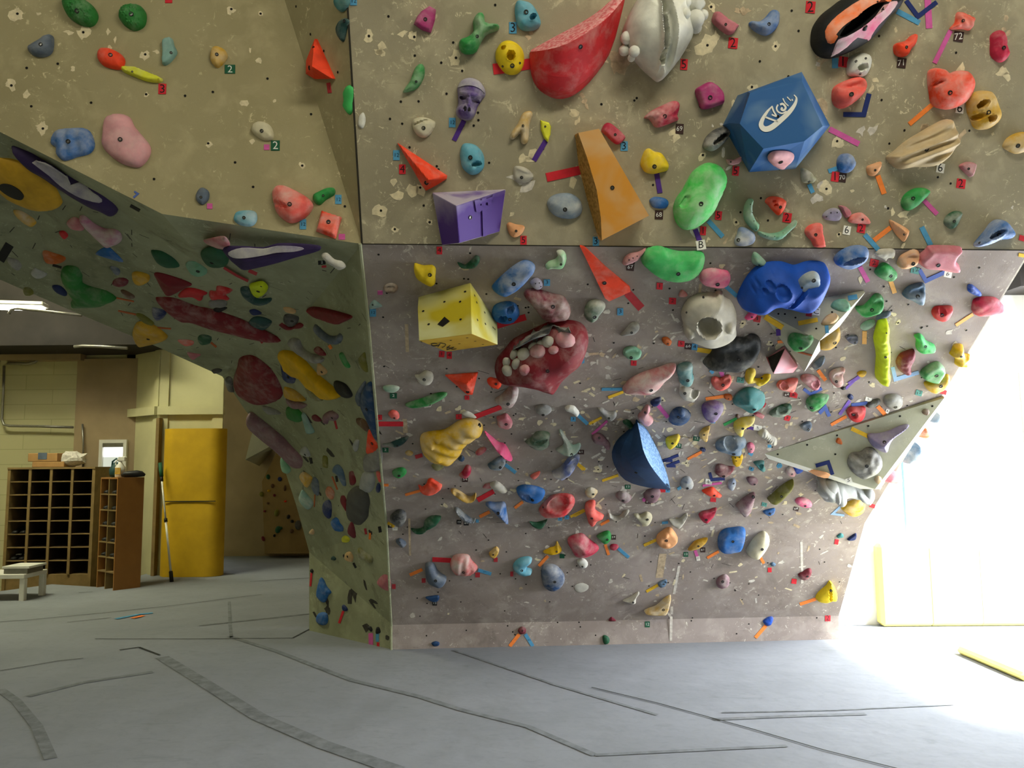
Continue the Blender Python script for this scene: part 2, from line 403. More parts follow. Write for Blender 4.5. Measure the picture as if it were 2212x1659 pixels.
blob, quad = dress(ps, None, mi, rng, 0, 0, 0, 0); marks_main(blob, quad)
for q, m_ in PS_EXTRA: ps.append(q); mi.append(m_)
def seam_line(A, B, w, nn, m_=7):
    d = (B-A).normalized(); sd = nn.cross(d).normalized()*w/2; L = nn*.002
    ps.append([A+sd+L, B+sd+L, B-sd+L, A-sd+L]); mi.append(m_)
seam_line(K3L, SR, .006, nC); seam_line(K3L, topL, .01, nC)
# closed right-hand flank and back so the structure is solid
bk = -N_ * 0.12
ps += [[BR, K1R, P1, P2, SR, Vector((BR.x, BR.y, SR.z)) + bk, BR + bk], [SR, SR2, Vector((SR2.x, SR2.y + .25, SR2.z)), Vector((SR.x, SR.y + .25, SR.z))]]
mi += [4, 0]
surf('wall_back', ps, WM, mi)

LM = [M['panel_left'], M['panel_roof'], M['hole_black'], M['scrap_a'], M['scuff']]
ps, mi = [list(p) for p in left_upper + left_side], [0, 0]
blob, quad = dress(ps, None, mi, rng, 0, 0, 0, 0)
chip_spots(blob, [(38, 30, .035), (93, 278, .025), (500, 20, .02), (563, 30, .012), (314, 118, .02), (450, 310, .016), (653, 358, .014), (316, 204, .012), (180, 70, .03), (25, 185, .025)])
for x, y in ((125, 138), (58, 147), (68, 230), (197, 222), (400, 207), (460, 199), (578, 170), (672, 247), (333, 387), (547, 404), (508, 351), (745, 446), (640, 14), (700, 110), (730, 156), (671, 74)): blob(x, y, .007, .007, 0, 2, 8, .05, .002)
for _ in range(14): blob(rng.uniform(10, 600), rng.uniform(10, 440), rng.uniform(.006, .02), rng.uniform(.006, .02), 0, 3, 8, .5)
surf('wall_left_upper', ps, LM, mi)
ps, mi = [list(p) for p in roof_polys], [1] * len(roof_polys)
blob, quad = dress(ps, None, mi, rng, 0, 0, 0, 0)
n = 0
while n < 150:
    x, y = rng.uniform(0, 845), rng.uniform(300, 1390)
    if not inside(x, y, ROOF): continue
    n += 1
    if y > 900 and rng.random() < .7: blob(x, y, rng.uniform(.008, .05), rng.uniform(.01, .06), rng.uniform(0, 3), 4, 7, .5)
    else: quad(x, y, rng.uniform(.02, .08), .005, rng.uniform(0, 3.1), 4)
surf('wall_left', ps, LM, mi)
# white painted corner batten between the two walls
mb = MB()
cpts = [K3L, hit_plane(800, 700, P1, nB), hit_plane(822, 960, P1, nB), K2L, K1L, BL]
mb.tube([p + Vector((-.008, -.015, -.003)) for p in cpts], .009, 6)
o = mb.build('trim_1', [M['panel_roof']]); o['kind'] = 'structure'

# ------------------------------------------------------------------ floor mats
g = lambda x, y: on_floor(x, y)
out = [g(-700, 1352), g(0, 1277), g(112, 1262), g(212, 1268), g(308, 1258), Vector((-5.15, 10.3, 0)), Vector((-5.15, 13.3, 0)), Vector((-0.6, 13.3, 0)), Vector((-0.6, 7.4, 0)), Vector((4.9, 7.4, 0)), Vector((4.9, -3.2, 0)), Vector((-6.6, -3.2, 0))]
ps, mi = [out], [0]
for i in range(len(out)):
    a, b = out[i], out[(i+1) % len(out)]; ps.append([a, b, b - Z_*.3, a - Z_*.3]); mi.append(0)
def strip(pts, w, m_, lift=.003):
    P = [g(x, y) for x, y in pts]
    for a, b in zip(P, P[1:]):
        d = (b-a).normalized(); sd = Vector((-d.y, d.x, 0))*w/2; L = Z_*lift
        ps.append([a+sd+L, a-sd+L, b-sd+L, b+sd+L]); mi.append(m_)
for pts, w in (([(495, 1375), (600, 1408), (760, 1470), (905, 1505), (1000, 1535)], .05), ([(350, 1420), (440, 1475), (560, 1550), (700, 1610), (860, 1665)], .10), ([(1000, 1535), (1140, 1570), (1285, 1632)], .045),
               ([(1285, 1632), (1450, 1624), (1700, 1612)], .035), ([(60, 1505), (180, 1475), (330, 1452)], .06), ([(0, 1490), (35, 1515), (80, 1570), (110, 1640)], .06), ([(495, 1300), (497, 1350), (500, 1378)], .03),
               ([(430, 1352), (560, 1338), (680, 1325)], .05), ([(1540, 1555), (1700, 1548), (1870, 1543)], .04), ([(1560, 1540), (1800, 1535), (2060, 1523)], .02), ([(980, 1405), (1200, 1480), (1420, 1545)], .03)):
    strip(pts, w, 1)
for pts, w in (([(0, 1344), (60, 1340), (250, 1322), (380, 1308), (520, 1290), (565, 1285)], .012), ([(0, 1450), (60, 1440), (130, 1428), (180, 1423)], .012), ([(205, 1381), (420, 1381), (632, 1379), (668, 1360)], .012),
               ([(258, 1405), (300, 1399), (345, 1416)], .02), ([(1278, 1486), (1420, 1520), (1620, 1575), (1780, 1622), (1950, 1665)], .012), ([(540, 1257), (600, 1253), (668, 1249)], .02), ([(145, 1345), (240, 1335)], .012),
               ([(170, 1281), (200, 1279)], .02), ([(500, 1196), (565, 1191)], .04), ([(480, 1240), (508, 1241)], .03)):
    strip(pts, w, 2, .005)
pb, po = len(mi), 0
strip([(250, 1338), (300, 1328), (330, 1325)], .06, 3, .006); strip([(285, 1337), (310, 1331)], .06, 4, .008)
surf('floor', ps, [M['mat'], M['mat_seam'], M['mat_gap'], tape_mat('blue'), tape_mat('orange')], mi)
# padded hump where the mat meets the pillar foot
def flat(name, pts, m_):
    return surf(name, [pts], [m_], [0])
flat('floor_concrete', [Vector((-9, -4, -.3)), Vector((6, -4, -.3)), Vector((6, 15, -.3)), Vector((-9, 15, -.3))], M['concrete'])
# ------------------------------------------------------------------ room shell
X0, X1, Yb, Zc = -8.5, 5.3, 13.4, 5.6
flat('wall_front', [Vector((X0, -3.6, -.3)), Vector((X1, -3.6, -.3)), Vector((X1, -3.6, Zc)), Vector((X0, -3.6, Zc))], M['cream'])
flat('wall_left_outer', [Vector((X0, -3.6, -.3)), Vector((X0, 15, -.3)), Vector((X0, 15, Zc)), Vector((X0, -3.6, Zc))], M['cream'])
flat('ceiling', [Vector((X0, -3.6, Zc)), Vector((X1, -3.6, Zc)), Vector((X1, 15, Zc)), Vector((X0, 15, Zc))], M['black_ceiling'])
flat('wall_far', [Vector((-5.3, Yb, -.3)), Vector((X1, Yb, -.3)), Vector((X1, Yb, Zc)), Vector((-5.3, Yb, Zc))], M['taupe'])
# right wall with two window openings
def holed_wall(name, x, ys, zs, holes, m_):
    qs = []
    for i in range(len(ys)-1):
        for j in range(len(zs)-1):
            if (i, j) in holes: continue
            qs.append([Vector((x, ys[i], zs[j])), Vector((x, ys[i+1], zs[j])), Vector((x, ys[i+1], zs[j+1])), Vector((x, ys[i], zs[j+1]))])
    return surf(name, qs, [m_], [0]*len(qs))
holed_wall('wall_right', X1, [-3.6, 4.0, 7.3, 15], [-.3, .15, 2.95, Zc], {(1, 1)}, M['white_wall'])
s = NT('clear_window_glass'); tr_ = s.add('ShaderNodeBsdfTransparent'); mx_ = s.add('ShaderNodeMixShader'); mx_.inputs[0].default_value = .06
s.link(tr_.outputs[0], mx_.inputs[1]); s.link(s.b.outputs[0], mx_.inputs[2]); s.link(mx_.outputs[0], s.n['Material Output'].inputs[0])
glass = s.fin((1, 1, 1, 1), 0.02, 0.5)
for k, (y0, y1, z0, z1) in enumerate(((4.0, 7.3, .15, 2.95),)):
    mb = MB()
    for a, b in (((X1-.05, y0, z0), (X1+.05, y0+.06, z1)), ((X1-.05, y1-.06, z0), (X1+.05, y1, z1)), ((X1-.05, y0, z0), (X1+.05, y1, z0+.06)), ((X1-.05, y0, z1-.06), (X1+.05, y1, z1)), ((X1-.03, (y0+y1)/2-.03, z0), (X1+.03, (y0+y1)/2+.03, z1))):
        mb.box(a, b)
    w = mb.build('window_%d' % (k+1), [M['edge_white']]); w['kind'] = 'structure'
    pn = mesh('window_pane', [(X1+.06, y0, z0), (X1+.06, y1, z0), (X1+.06, y1, z1), (X1+.06, y0, z1)], [(0, 1, 2, 3)], glass, w)
# white wall closing the bay right of the climbing wall
YR = 7.42
flat('wall_back_right', [Vector((BR.x - .3, YR, -.3)), Vector((X1, YR, -.3)), Vector((X1, YR, Zc)), Vector((BR.x - .3, YR, Zc))], M['white_wall'])
# wall behind the climbing structures (never faces the camera directly)
flat('wall_left_inner', [Vector((-.6, 7.5, -.3)), Vector((-.6, Yb, -.3)), Vector((-.6, Yb, Zc)), Vector((-.6, 7.5, Zc))], M['taupe'])
flat('wall_back_inner', [Vector((-1.9, 7.5, -.3)), Vector((BR.x, 7.5, -.3)), Vector((BR.x, 7.5, Zc)), Vector((-1.9, 7.5, Zc))], M['taupe'])
# ------------------------------------------------------------------ climbing hold builder
ZN = {0: (0, 0, 800/2212), 1: (780, 0, 480/2212), 2: (1240, 0, 480/2212), 3: (1700, 0, 512/2212), 4: (780, 340, 480/2212), 5: (1240, 340, 480/2212), 6: (1700, 340, 512/2212),
      7: (780, 680, 480/2212), 8: (1240, 680, 480/2212), 9: (1700, 680, 512/2212), 10: (780, 1040, 480/2212), 11: (1240, 1040, 480/2212), 12: (1700, 1040, 512/2212),
      13: (0, 300, 420/2212), 14: (400, 360, 440/2212), 15: (0, 500, 420/2212), 16: (400, 640, 440/2212), 17: (500, 900, 360/2212), 18: (600, 1120, 300/1659), 19: (0, 880, 320/1264), 20: (260, 700, 420/1201),
      21: (1500, 740, 320/2212), 22: (1500, 960, 320/2212), 23: (1160, 820, 320/2212), 24: (820, 980, 320/2212), 25: (1620, 620, 280/2212), 26: (600, 900, 280/2212), 27: (640, 0, 220/2212), 99: (0, 0, 1.0)}
def zp(z, x, y):
    ox, oy, s_ = ZN[z]; return (ox + x * s_, oy + y * s_)
def smooth_loop(pts, n):
    k = len(pts); out = []
    per = max(2, n // k)
    for i in range(k):
        p0, p1, p2, p3 = (np.array(pts[(i+j-1) % k], float) for j in range(4))
        for j in range(per):
            t = j / per
            out.append(0.5 * ((2*p1) + (-p0+p2)*t + (2*p0-5*p1+4*p2-p3)*t*t + (-p0+3*p1-3*p2+p3)*t**3))
    return np.array(out)
def sharp_loop(pts, n):
    k = len(pts); P = [np.array(p, float) for p in pts]; L = [np.linalg.norm(P[(i+1) % k]-P[i]) for i in range(k)]; T = sum(L); out = []
    for i in range(k):
        per = max(1, int(round(n * L[i] / T)))
        for j in range(per): out.append(P[i] + (P[(i+1) % k]-P[i]) * j / per)
    return np.array(out)
def dist_to_loop(Q, L):
    A = L; B = np.roll(L, -1, 0); d = B - A; dd = (d*d).sum(1) + 1e-12
    t = np.clip(((Q[:, None, :]-A[None])*d[None]).sum(2) / dd[None], 0, 1)
    v = Q[:, None, :] - (A[None] + t[..., None]*d[None])
    return np.sqrt((v*v).sum(2)).min(1)
def inside_np(Q, L):
    x, y = Q[:, 0], Q[:, 1]; c = np.zeros(len(Q), bool); j = len(L)-1
    for i in range(len(L)):
        xi, yi = L[i]; xj, yj = L[j]
        m_ = ((yi > y) != (yj > y)) & (x < (xj-xi)*(y-yi)/((yj-yi) or 1e-12)+xi); c ^= m_; j = i
    return c
def smst(a, b, x):
    t = np.clip((x-a)/(b-a), 0, 1); return t*t*(3-2*t)

class Relief:
    """height field over a closed outline on the wall plane (local u, v in metres)"""
    def __init__(s, loop, H, kind, dents, bumps, seed, peak=None, ga=None):
        s.ga = ga
        s.L = loop; s.H = H; s.kind = kind; s.dents = dents; s.bumps = bumps; s.seed = seed; s.peak = peak
        s.c = loop.mean(0); s.sz = np.ptp(loop, axis=0)
        g_ = np.stack(np.meshgrid(np.linspace(loop[:, 0].min(), loop[:, 0].max(), 16), np.linspace(loop[:, 1].min(), loop[:, 1].max(), 16)), -1).reshape(-1, 2)
        g_ = g_[inside_np(g_, loop)]
        s.dmax = float(dist_to_loop(g_, loop).max()) if len(g_) else float(min(s.sz))/2
    def raw(s, Q):
        d = dist_to_loop(Q, s.L); t = np.clip(d/s.dmax, 0, 1); k = s.kind; H = s.H
        rim = 0.16
        if k == 'S': h = np.sqrt(1-(1-np.clip(t/0.38, 0, 1))**2)
        elif k == 'R': h = t**0.85
        elif k == 'F':
            pk = s.peak if s.peak is not None else s.c
            dv = Q-pk; A = s.L; B = np.roll(s.L, -1, 0); r = np.full(len(Q), 1e9)
            for a, b in zip(A, B):                     # ray from the peak through Q to the outline
                e = b-a; den = dv[:, 0]*e[1]-dv[:, 1]*e[0]; den = np.where(abs(den) < 1e-12, 1e-12, den)
                w = a-pk; tt = (w[0]*e[1]-w[1]*e[0])/den; uu = (w[0]*dv[:, 1]-w[1]*dv[:, 0])/den
                ok = (tt > 0) & (uu >= -1e-6) & (uu <= 1+1e-6); r = np.where(ok & (tt < r), tt, r)
            h = np.clip(1-1/np.maximum(r, 1.0001), 0, 1)
            h = 1.0 - np.clip(1/np.maximum(r, 1), 0, 1)
        else: h = np.sqrt(1-(1-t)**2)
        h = rim + (1-rim)*h
        u, v = (Q-s.c).T
        if k == 'J':                                   # incut: a ledge scooped behind a raised lower lip
            vn = v/(s.sz[1]/2+1e-9)
            h = h*(1 + 0.25*smst(0.3, -0.5, vn)) - 0.55*smst(0.0, 0.35, vn)*np.clip(t*1.6, 0, 1)*smst(1.0, 0.6, np.abs(u)/(s.sz[0]/2+1e-9))
            h = np.maximum(h, 0.10)
        h = h*H
        if k == 'B':
            for i, q in enumerate(Q):
                w = noise.cell_vector(Vector((0, 0, 0))) if False else None
                dd, pp = noise.voronoi(Vector((q[0]/(s.dmax*.55), q[1]/(s.dmax*.55), s.seed*3.1)))
                h[i] += H*0.24*(0.45-dd[0])*min(1, t[i]*4)
        if k == 'K':
            for i, q in enumerate(Q):
                dd, pp = noise.voronoi(Vector((q[0]/(s.dmax*.21), q[1]/(s.dmax*.21), s.seed*3.1)))
                h[i] += H*0.30*max(0, .5-dd[0])*min(1, t[i]*5)
        if k == 'G':
            a = s.ga if s.ga is not None else s.seed*0.7+0.5; h += H*(.13 if s.ga is not None else 0.09)*np.sin((u*math.cos(a)+v*math.sin(a))/(s.dmax*0.11)+2*np.sin(v/s.dmax*2))*np.clip(t*4, 0, 1)
        if k in 'DJSRT':
            amp = dict(D=.06, J=.07, S=.03, R=.05, T=.03)[k]
            for i, q in enumerate(Q): h[i] += H*amp*2*noise.noise(Vector((q[0]/(s.dmax*.8), q[1]/(s.dmax*.8), s.seed*1.7)))*min(1, t[i]*3)
        for (cc, Mi, dp) in s.bumps:
            e2 = ((Mi @ (Q-cc).T)**2).sum(0)
            h += dp*np.sqrt(np.clip(1-e2, 0, 1))
        for (cc, Mi, dp) in s.dents:
            e2 = np.sqrt(((Mi @ (Q-cc).T)**2).sum(0))
            h -= dp*smst(1.12, 0.72, e2); h += dp*0.10*np.exp(-((e2-1.18)/0.16)**2)
        return np.maximum(h, 0.003)
def relief_mesh(name, R, loop, frame_, mats, parent=None, dens=1.0, lift=0.0, skirt=True, flat=False, fine=None):
    """mesh of a relief inside loop; frame_ = 4x4 matrix"""
    n = len(loop); ext = np.ptp(loop, axis=0); area_ = abs(0.5*np.sum(loop[:, 0]*np.roll(loop[:, 1], -1)-np.roll(loop[:, 0], -1)*loop[:, 1]))
    target = dens; sp = math.sqrt(max(area_, 1e-6)/target)
    xs = np.arange(loop[:, 0].min(), loop[:, 0].max(), sp); ys = np.arange(loop[:, 1].min(), loop[:, 1].max(), sp*.87); pts = []
    for j, y in enumerate(ys):
        for x in xs: pts.append((x + (sp/2 if j % 2 else 0), y))
    q = np.array(pts) if pts else np.zeros((0, 2))
    if len(q): q = q[inside_np(q, loop)]
    if len(q): q = q[dist_to_loop(q, loop) > sp*.5]
    # an inner ring close to the rim keeps the shoulder round
    allp = [Vector(p) for p in loop] + [Vector(p) for p in q]
    if R.kind == 'F' and R.peak is not None: allp.append(Vector(R.peak))
    v2, e2, f2, *_ = geometry.delaunay_2d_cdt(allp, [(i, (i+1) % n) for i in range(n)], [], 1, 1e-7)
    Q = np.array([tuple(p) for p in v2]); h = R.raw(Q) + lift
    V = [Vector((a, b, c)) for (a, b), c in zip(Q, h)]; Fc = [tuple(f) for f in f2]
    Fc = [f if (V[f[1]]-V[f[0]]).cross(V[f[2]]-V[f[0]]).z > 0 else f[::-1] for f in Fc]
    if skirt:
        from collections import Counter
        ed = Counter()
        for f in Fc:
            for a, b in zip(f, f[1:]+f[:1]): ed[(a, b)] += 1
        low = {}
        for (a, b) in list(ed):
            if (b, a) in ed: continue
            for i in (a, b):
                if i not in low:
                    low[i] = len(V); V.append(Vector((V[i].x, V[i].y, 0.0 if lift == 0 else V[i].z-0.004-lift)))
            Fc.append((b, a, low[a], low[b]))
    mw = frame_
    me = bpy.data.meshes.new(name); me.from_pydata([tuple(v) for v in V], [], Fc); me.materials.append(mats)
    me.polygons.foreach_set('use_smooth', [not flat]*len(Fc)); me.update()
    if not flat: me.set_sharp_from_angle(angle=math.radians(62))
    o = bpy.data.objects.new(name, me); COL.objects.link(o)
    if parent: o.parent = parent
    else: o.matrix_world = mw
    return o

_boltme = {}
def bolt_mesh():
    if 'b' in _boltme: return _boltme['b']
    mb = MB(); n = 12
    ring = lambda r, z: [Vector((math.cos(2*math.pi*i/n)*r, math.sin(2*math.pi*i/n)*r, z)) for i in range(n)]
    v = ring(1.0, -1.5) + ring(1.0, .22) + ring(.62, .22) + ring(.62, -.05) + [Vector((0, 0, -.05))]
    f, mi_ = [], []
    for a, b in ((0, n), (n, 2*n), (2*n, 3*n)):
        for i in range(n): f.append((a+i, a+(i+1) % n, b+(i+1) % n, b+i)); mi_.append(0)
    for i in range(n): f.append((3*n+i, 3*n+(i+1) % n, 4*n)); mi_.append(1)
    me = bpy.data.meshes.new('bolt'); me.from_pydata([tuple(p) for p in v], [], f)
    me.materials.append(M['black']); me.materials.append(M['bolt_metal']); me.polygons.foreach_set('material_index', mi_); me.update()
    _boltme['b'] = me; return me
HOLDS = []        # (look, px, py, size_px, object)
NSEED = [0]; RMAP = {}
def loc_uv(fr_inv, P): q = fr_inv @ P; return np.array((q.x, q.y))
def make_hold(z, look, color, kind, chalk, pts, bolt=None, dents=(), bumps=(), H=None, peak=None, patch=(), n_out=None, surf_at=None, sharp=False, name='climbing_hold', cat='climbing hold', group=None, dens=None, plane=None, extra_bolts=(), ga=None):
    NSEED[0] += 1; seed = NSEED[0]
    P2d = [zp(z, *p) for p in pts]; cx = sum(p[0] for p in P2d)/len(P2d); cy = sum(p[1] for p in P2d)/len(P2d)
    if plane: P0, nn = plane
    else: P0, nn = cast(*(surf_at or (cx, cy)))
    if P0 is None: print('MISS', look, cx, cy); return None
    u, v = frame(nn)
    w = max(p[0] for p in P2d)-min(p[0] for p in P2d); hh = max(p[1] for p in P2d)-min(p[1] for p in P2d)
    dist = (P0-EYE).length; minor = min(w, hh)/FPX*dist
    if H is None:
        f_ = {'S': .34, 'R': .42, 'F': .42, 'J': .46, 'T': .34}.get(kind, .38)
        H = min(0.14, max(0.014, minor*f_))
        if cx < 835 and cy > 300 and not (cy < 520 and cx > 400): H = min(.06, max(.012, minor*.22))
    org = hit_plane(cx, cy, P0 + nn*(H*0.25), nn); org = org - nn*((org-P0).dot(nn))
    fr = Matrix(((u.x, v.x, nn.x, org.x), (u.y, v.y, nn.y, org.y), (u.z, v.z, nn.z, org.z), (0, 0, 0, 1))); inv = fr.inverted()
    def uv(px, py, lift): return loc_uv(inv, hit_plane(px, py, P0 + nn*lift, nn))
    sizepx = math.sqrt(w*hh)
    n_out = n_out or (72 if sizepx > 120 else 48 if sizepx > 55 else 32 if sizepx > 28 else 20)
    big = (sharp_loop if (sharp or kind == 'F') else smooth_loop)(P2d, n_out)
    loop = np.array([uv(px, py, H*0.22) for px, py in big])
    # drop near-duplicates
    keep = [0]
    for i in range(1, len(loop)):
        if np.linalg.norm(loop[i]-loop[keep[-1]]) > 4e-4: keep.append(i)
    loop = loop[keep]
    if np.sum(loop[:, 0]*np.roll(loop[:, 1], -1)-np.roll(loop[:, 0], -1)*loop[:, 1]) < 0: loop = loop[::-1]
    def ell(L, f):
        out_ = []
        for (x, y, rx, ry, a, *dp) in L:
            c = uv(*zp(z, x, y), H*0.75); t_ = math.radians(a)
            A = uv(*zp(z, x+rx*math.cos(t_), y-rx*math.sin(t_)), H*.75)-c; B = uv(*zp(z, x-ry*math.sin(t_), y-ry*math.cos(t_)), H*.75)-c
            out_.append((c, np.linalg.inv(np.array((A, B)).T), H*(dp[0] if dp else f)))
        return out_
    R = Relief(loop, H, kind, ell(dents, .75), ell(bumps, .5), seed, uv(*zp(z, *peak), H) if peak else None, ga)
    if kind == 'K': dens = 2400
    RELIEF = R
    dens = dens or (1500 if sizepx > 200 else 800 if sizepx > 110 else 420 if sizepx > 60 else 190 if sizepx > 32 else 80)
    o = relief_mesh(name, R, loop, fr, hold_mat(color, chalk), dens=dens, flat=(kind == 'F'))
    for pc in patch:
        pname, pcol, pchalk, ppts = pc[:4]; ppts = parse_pts(ppts) if isinstance(ppts, str) else ppts
        pl = []
        for px, py in smooth_loop([zp(z, *p) for p in ppts], 36):
            q_ = uv(px, py, H*.6)
            for _ in range(4): q_ = uv(px, py, .5*H*.6 + .5*float(R.raw(np.array([q_]))[0])) if _ == 0 else uv(px, py, float(R.raw(np.array([q_]))[0]))
            pl.append(q_)
        pl = np.array(pl)
        ins = inside_np(pl, loop)
        pl = np.array([p if k_ else (R.c + (p-R.c)*.9) for p, k_ in zip(pl, ins)])
        relief_mesh(pname, R, pl, fr, hold_mat(pcol, pchalk), parent=o, dens=250, lift=0.004 if len(pc) < 5 else pc[4], skirt=True, flat=(kind == 'F'))
    def bolt_at(bx, by, r):
        px, py = zp(z, bx, by); q = uv(px, py, H*.9)
        for _ in range(3):
            hz = float(R.raw(np.array([q]))[0]); q = uv(px, py, hz)
        hz = float(R.raw(np.array([q]))[0])
        e = 0.012*min(1, R.dmax/.05)+.002
        gx = float(R.raw(np.array([q+(e, 0)]))[0]-R.raw(np.array([q-(e, 0)]))[0])/(2*e); gy = float(R.raw(np.array([q+(0, e)]))[0]-R.raw(np.array([q-(0, e)]))[0])/(2*e)
        nv = Vector((-gx, -gy, 1)).normalized(); nv = (nv*0.6 + Vector((0, 0, .4))).normalized()
        b = bpy.data.objects.new('bolt', bolt_mesh()); COL.objects.link(b); b.parent = o
        b.location = (q[0], q[1], hz+0.0006); b.rotation_euler = nv.to_track_quat('Z', 'Y').to_euler(); b.scale = (r, r, r)
    if bolt is not None: bolt_at(*bolt[:2], min(0.0115, max(.0045, R.dmax*.22)) if len(bolt) < 3 else bolt[2])
    for eb in extra_bolts: bolt_at(*eb, min(.006, R.dmax*.12))
    RMAP[o.name] = (R, uv)
    HOLDS.append([look, cx, cy, sizepx, o, cat, group or ('climbing holds on the big overhanging wall' if cx > 790 else 'climbing holds on the left wing')])
    return o
def el(cx, cy, w, h, rot=0, n=10):
    r = math.radians(-rot)
    return [(cx + w/2*math.cos(t)*math.cos(r) - h/2*math.sin(t)*math.sin(r), cy + w/2*math.cos(t)*math.sin(r) + h/2*math.sin(t)*math.cos(r)) for t in (2*math.pi*i/n for i in range(n))]
def parse_pts(s_):
    if s_.startswith('e'):
        return el(*[float(x) for x in s_[1:].split(',')])
    v = [float(x) for x in s_.replace(',', ' ').split()]
    return list(zip(v[::2], v[1::2]))
def ells(s_): return [tuple(float(x) for x in q.split(',')) for q in s_.split(';') if q]
def load_holds(text):
    z = None
    for ln in text.strip().splitlines():
        ln = ln.strip()
        if not ln or ln.startswith('#'): continue
        if ln.startswith('@'): z = int(ln[1:]); continue
        f = [x.strip() for x in ln.split('|')]
        kw = {}
        for x in f[5:]:
            k, _, val = x.partition('=')
            if k == 'H': kw['H'] = float(val)
            elif k == 'd': kw['dents'] = ells(val)
            elif k == 'u': kw['bumps'] = ells(val)
            elif k == 'p': kw['peak'] = tuple(float(a) for a in val.split(','))
            elif k == 'a': kw['ga'] = math.radians(float(val)); kw['dens'] = 2200
            elif k == 's': kw['sharp'] = True
            elif k == 'at': kw['surf_at'] = tuple(float(a) for a in val.split(','))
            elif k == 'P': pn_, pc_, pk_, pp_ = val.split('/'); kw['patch'] = list(kw.get('patch', ())) + [(pn_, pc_, int(pk_), pp_)]
            elif k == 'xb': kw['extra_bolts'] = ells(val)
        b = parse_pts(f[4])[0] if len(f) > 4 and f[4] else None
        make_hold(z, f[0], f[1], f[2][0], int(f[2][1]), parse_pts(f[3]), b, **kw)

# tapes and numbered tags
TAPES = []
def slab_on(pts_px, th, plane=None, at=None):
    cx = sum(p[0] for p in pts_px)/len(pts_px); cy = sum(p[1] for p in pts_px)/len(pts_px)
    P0, nn = plane or cast(*(at or (cx, cy)))
    if P0 is None: return None
    u, v = frame(nn); org = hit_plane(cx, cy, P0, nn)
    fr = Matrix(((u.x, v.x, nn.x, org.x), (u.y, v.y, nn.y, org.y), (u.z, v.z, nn.z, org.z), (0, 0, 0, 1))); inv = fr.inverted()
    q = [loc_uv(inv, hit_plane(px, py, P0, nn)) for px, py in pts_px]
    if sum(q[i][0]*q[(i+1) % len(q)][1]-q[(i+1) % len(q)][0]*q[i][1] for i in range(len(q))) < 0: q = q[::-1]
    k = len(q); V = [(a[0], a[1], 0.0) for a in q] + [(a[0], a[1], th) for a in q]
    Fc = [tuple(range(k, 2*k)), tuple(range(k))[::-1]] + [(i, (i+1) % k, k+(i+1) % k, k+i) for i in range(k)]
    return V, Fc, fr, P0, nn
def ribbon(p, w):
    """px polyline -> outline polygon"""
    P = [np.array(a, float) for a in p]; L, Rr = [], []
    for i in range(len(P)):
        a = P[max(i-1, 0)]; b = P[min(i+1, len(P)-1)]
        if 0 < i < len(P)-1:
            d1 = (P[i]-P[i-1])/np.linalg.norm(P[i]-P[i-1]); d2 = (P[i+1]-P[i])/np.linalg.norm(P[i+1]-P[i])
            n1 = np.array((-d1[1], d1[0])); n2 = np.array((-d2[1], d2[0])); m_ = (n1+n2)/np.linalg.norm(n1+n2); m_ = m_/max(.4, m_.dot(n1))
        else:
            d = (b-a)/np.linalg.norm(b-a); m_ = np.array((-d[1], d[0]))
        L.append(P[i]+m_*w/2); Rr.append(P[i]-m_*w/2)
    return [tuple(a) for a in L] + [tuple(a) for a in Rr[::-1]]
def tape(z, pts, w, color, look=None, at=None, text=None):
    pl = [zp(z, *p) for p in pts]; out_ = ribbon(pl, w*ZN[z][2])
    r = slab_on(out_, 0.0032, at=at)
    if r is None: print('MISS tape', pl); return
    V, Fc, fr, P0, nn = r
    o = mesh('tape_strip', V, Fc, tape_mat(color), mw=fr)
    cx = sum(p[0] for p in pl)/len(pl); cy = sum(p[1] for p in pl)/len(pl)
    TAPES.append([look or {'navy': 'navy', 'palered': 'dull red', 'paleblue': 'pale blue', 'dblue': 'faded blue', 'violet': 'violet'}.get(color, color)+(' tape chevron' if len(pts) == 3 and w < 60 else ' tape strip'), cx, cy, 20, o, 'tape', 'coloured tape strips marking routes'])
    if text: write_on(o, text, pl[0], pl[-1], w*ZN[z][2]*.6, 'ink', P0, nn)
    return o
def write_on(o, text, c0, c1, size_px, ink, P0, nn, name='numeral', up_px=None):
    """lettering as thin raised mesh, upright along the tag"""
    cu = bpy.data.curves.new('lettering', 'FONT'); cu.body = text; cu.size = 1.0; cu.align_x = 'CENTER'; cu.align_y = 'CENTER'; cu.extrude = 0.004; cu.resolution_u = 2
    t = bpy.data.objects.new('lettering', cu); COL.objects.link(t)
    dg = bpy.context.evaluated_depsgraph_get(); me = bpy.data.meshes.new_from_object(t.evaluated_get(dg)); bpy.data.objects.remove(t); bpy.data.curves.remove(cu)
    mx, my = (c0[0]+c1[0])/2, (c0[1]+c1[1])/2
    org = hit_plane(mx, my, P0 + nn*.0034, nn)
    dx, dy = (up_px if up_px else (0, -1))          # image direction of the letter's up
    up_ = (hit_plane(mx+dx*4, my+dy*4, P0, nn)-hit_plane(mx, my, P0, nn)).normalized(); rt_ = up_.cross(nn).normalized()
    sc = size_px/FPX*(org-EYE).length
    me.materials.clear(); me.materials.append(M[ink])
    t = bpy.data.objects.new(name, me); COL.objects.link(t); t.parent = o
    mw = Matrix(((rt_.x*sc, up_.x*sc, nn.x*sc*.2, org.x), (rt_.y*sc, up_.y*sc, nn.y*sc*.2, org.y), (rt_.z*sc, up_.z*sc, nn.z*sc*.2, org.z), (0, 0, 0, 1)))
    t.matrix_parent_inverse = Matrix.Identity(4); t.matrix_local = o.matrix_world.inverted() @ mw
    return t
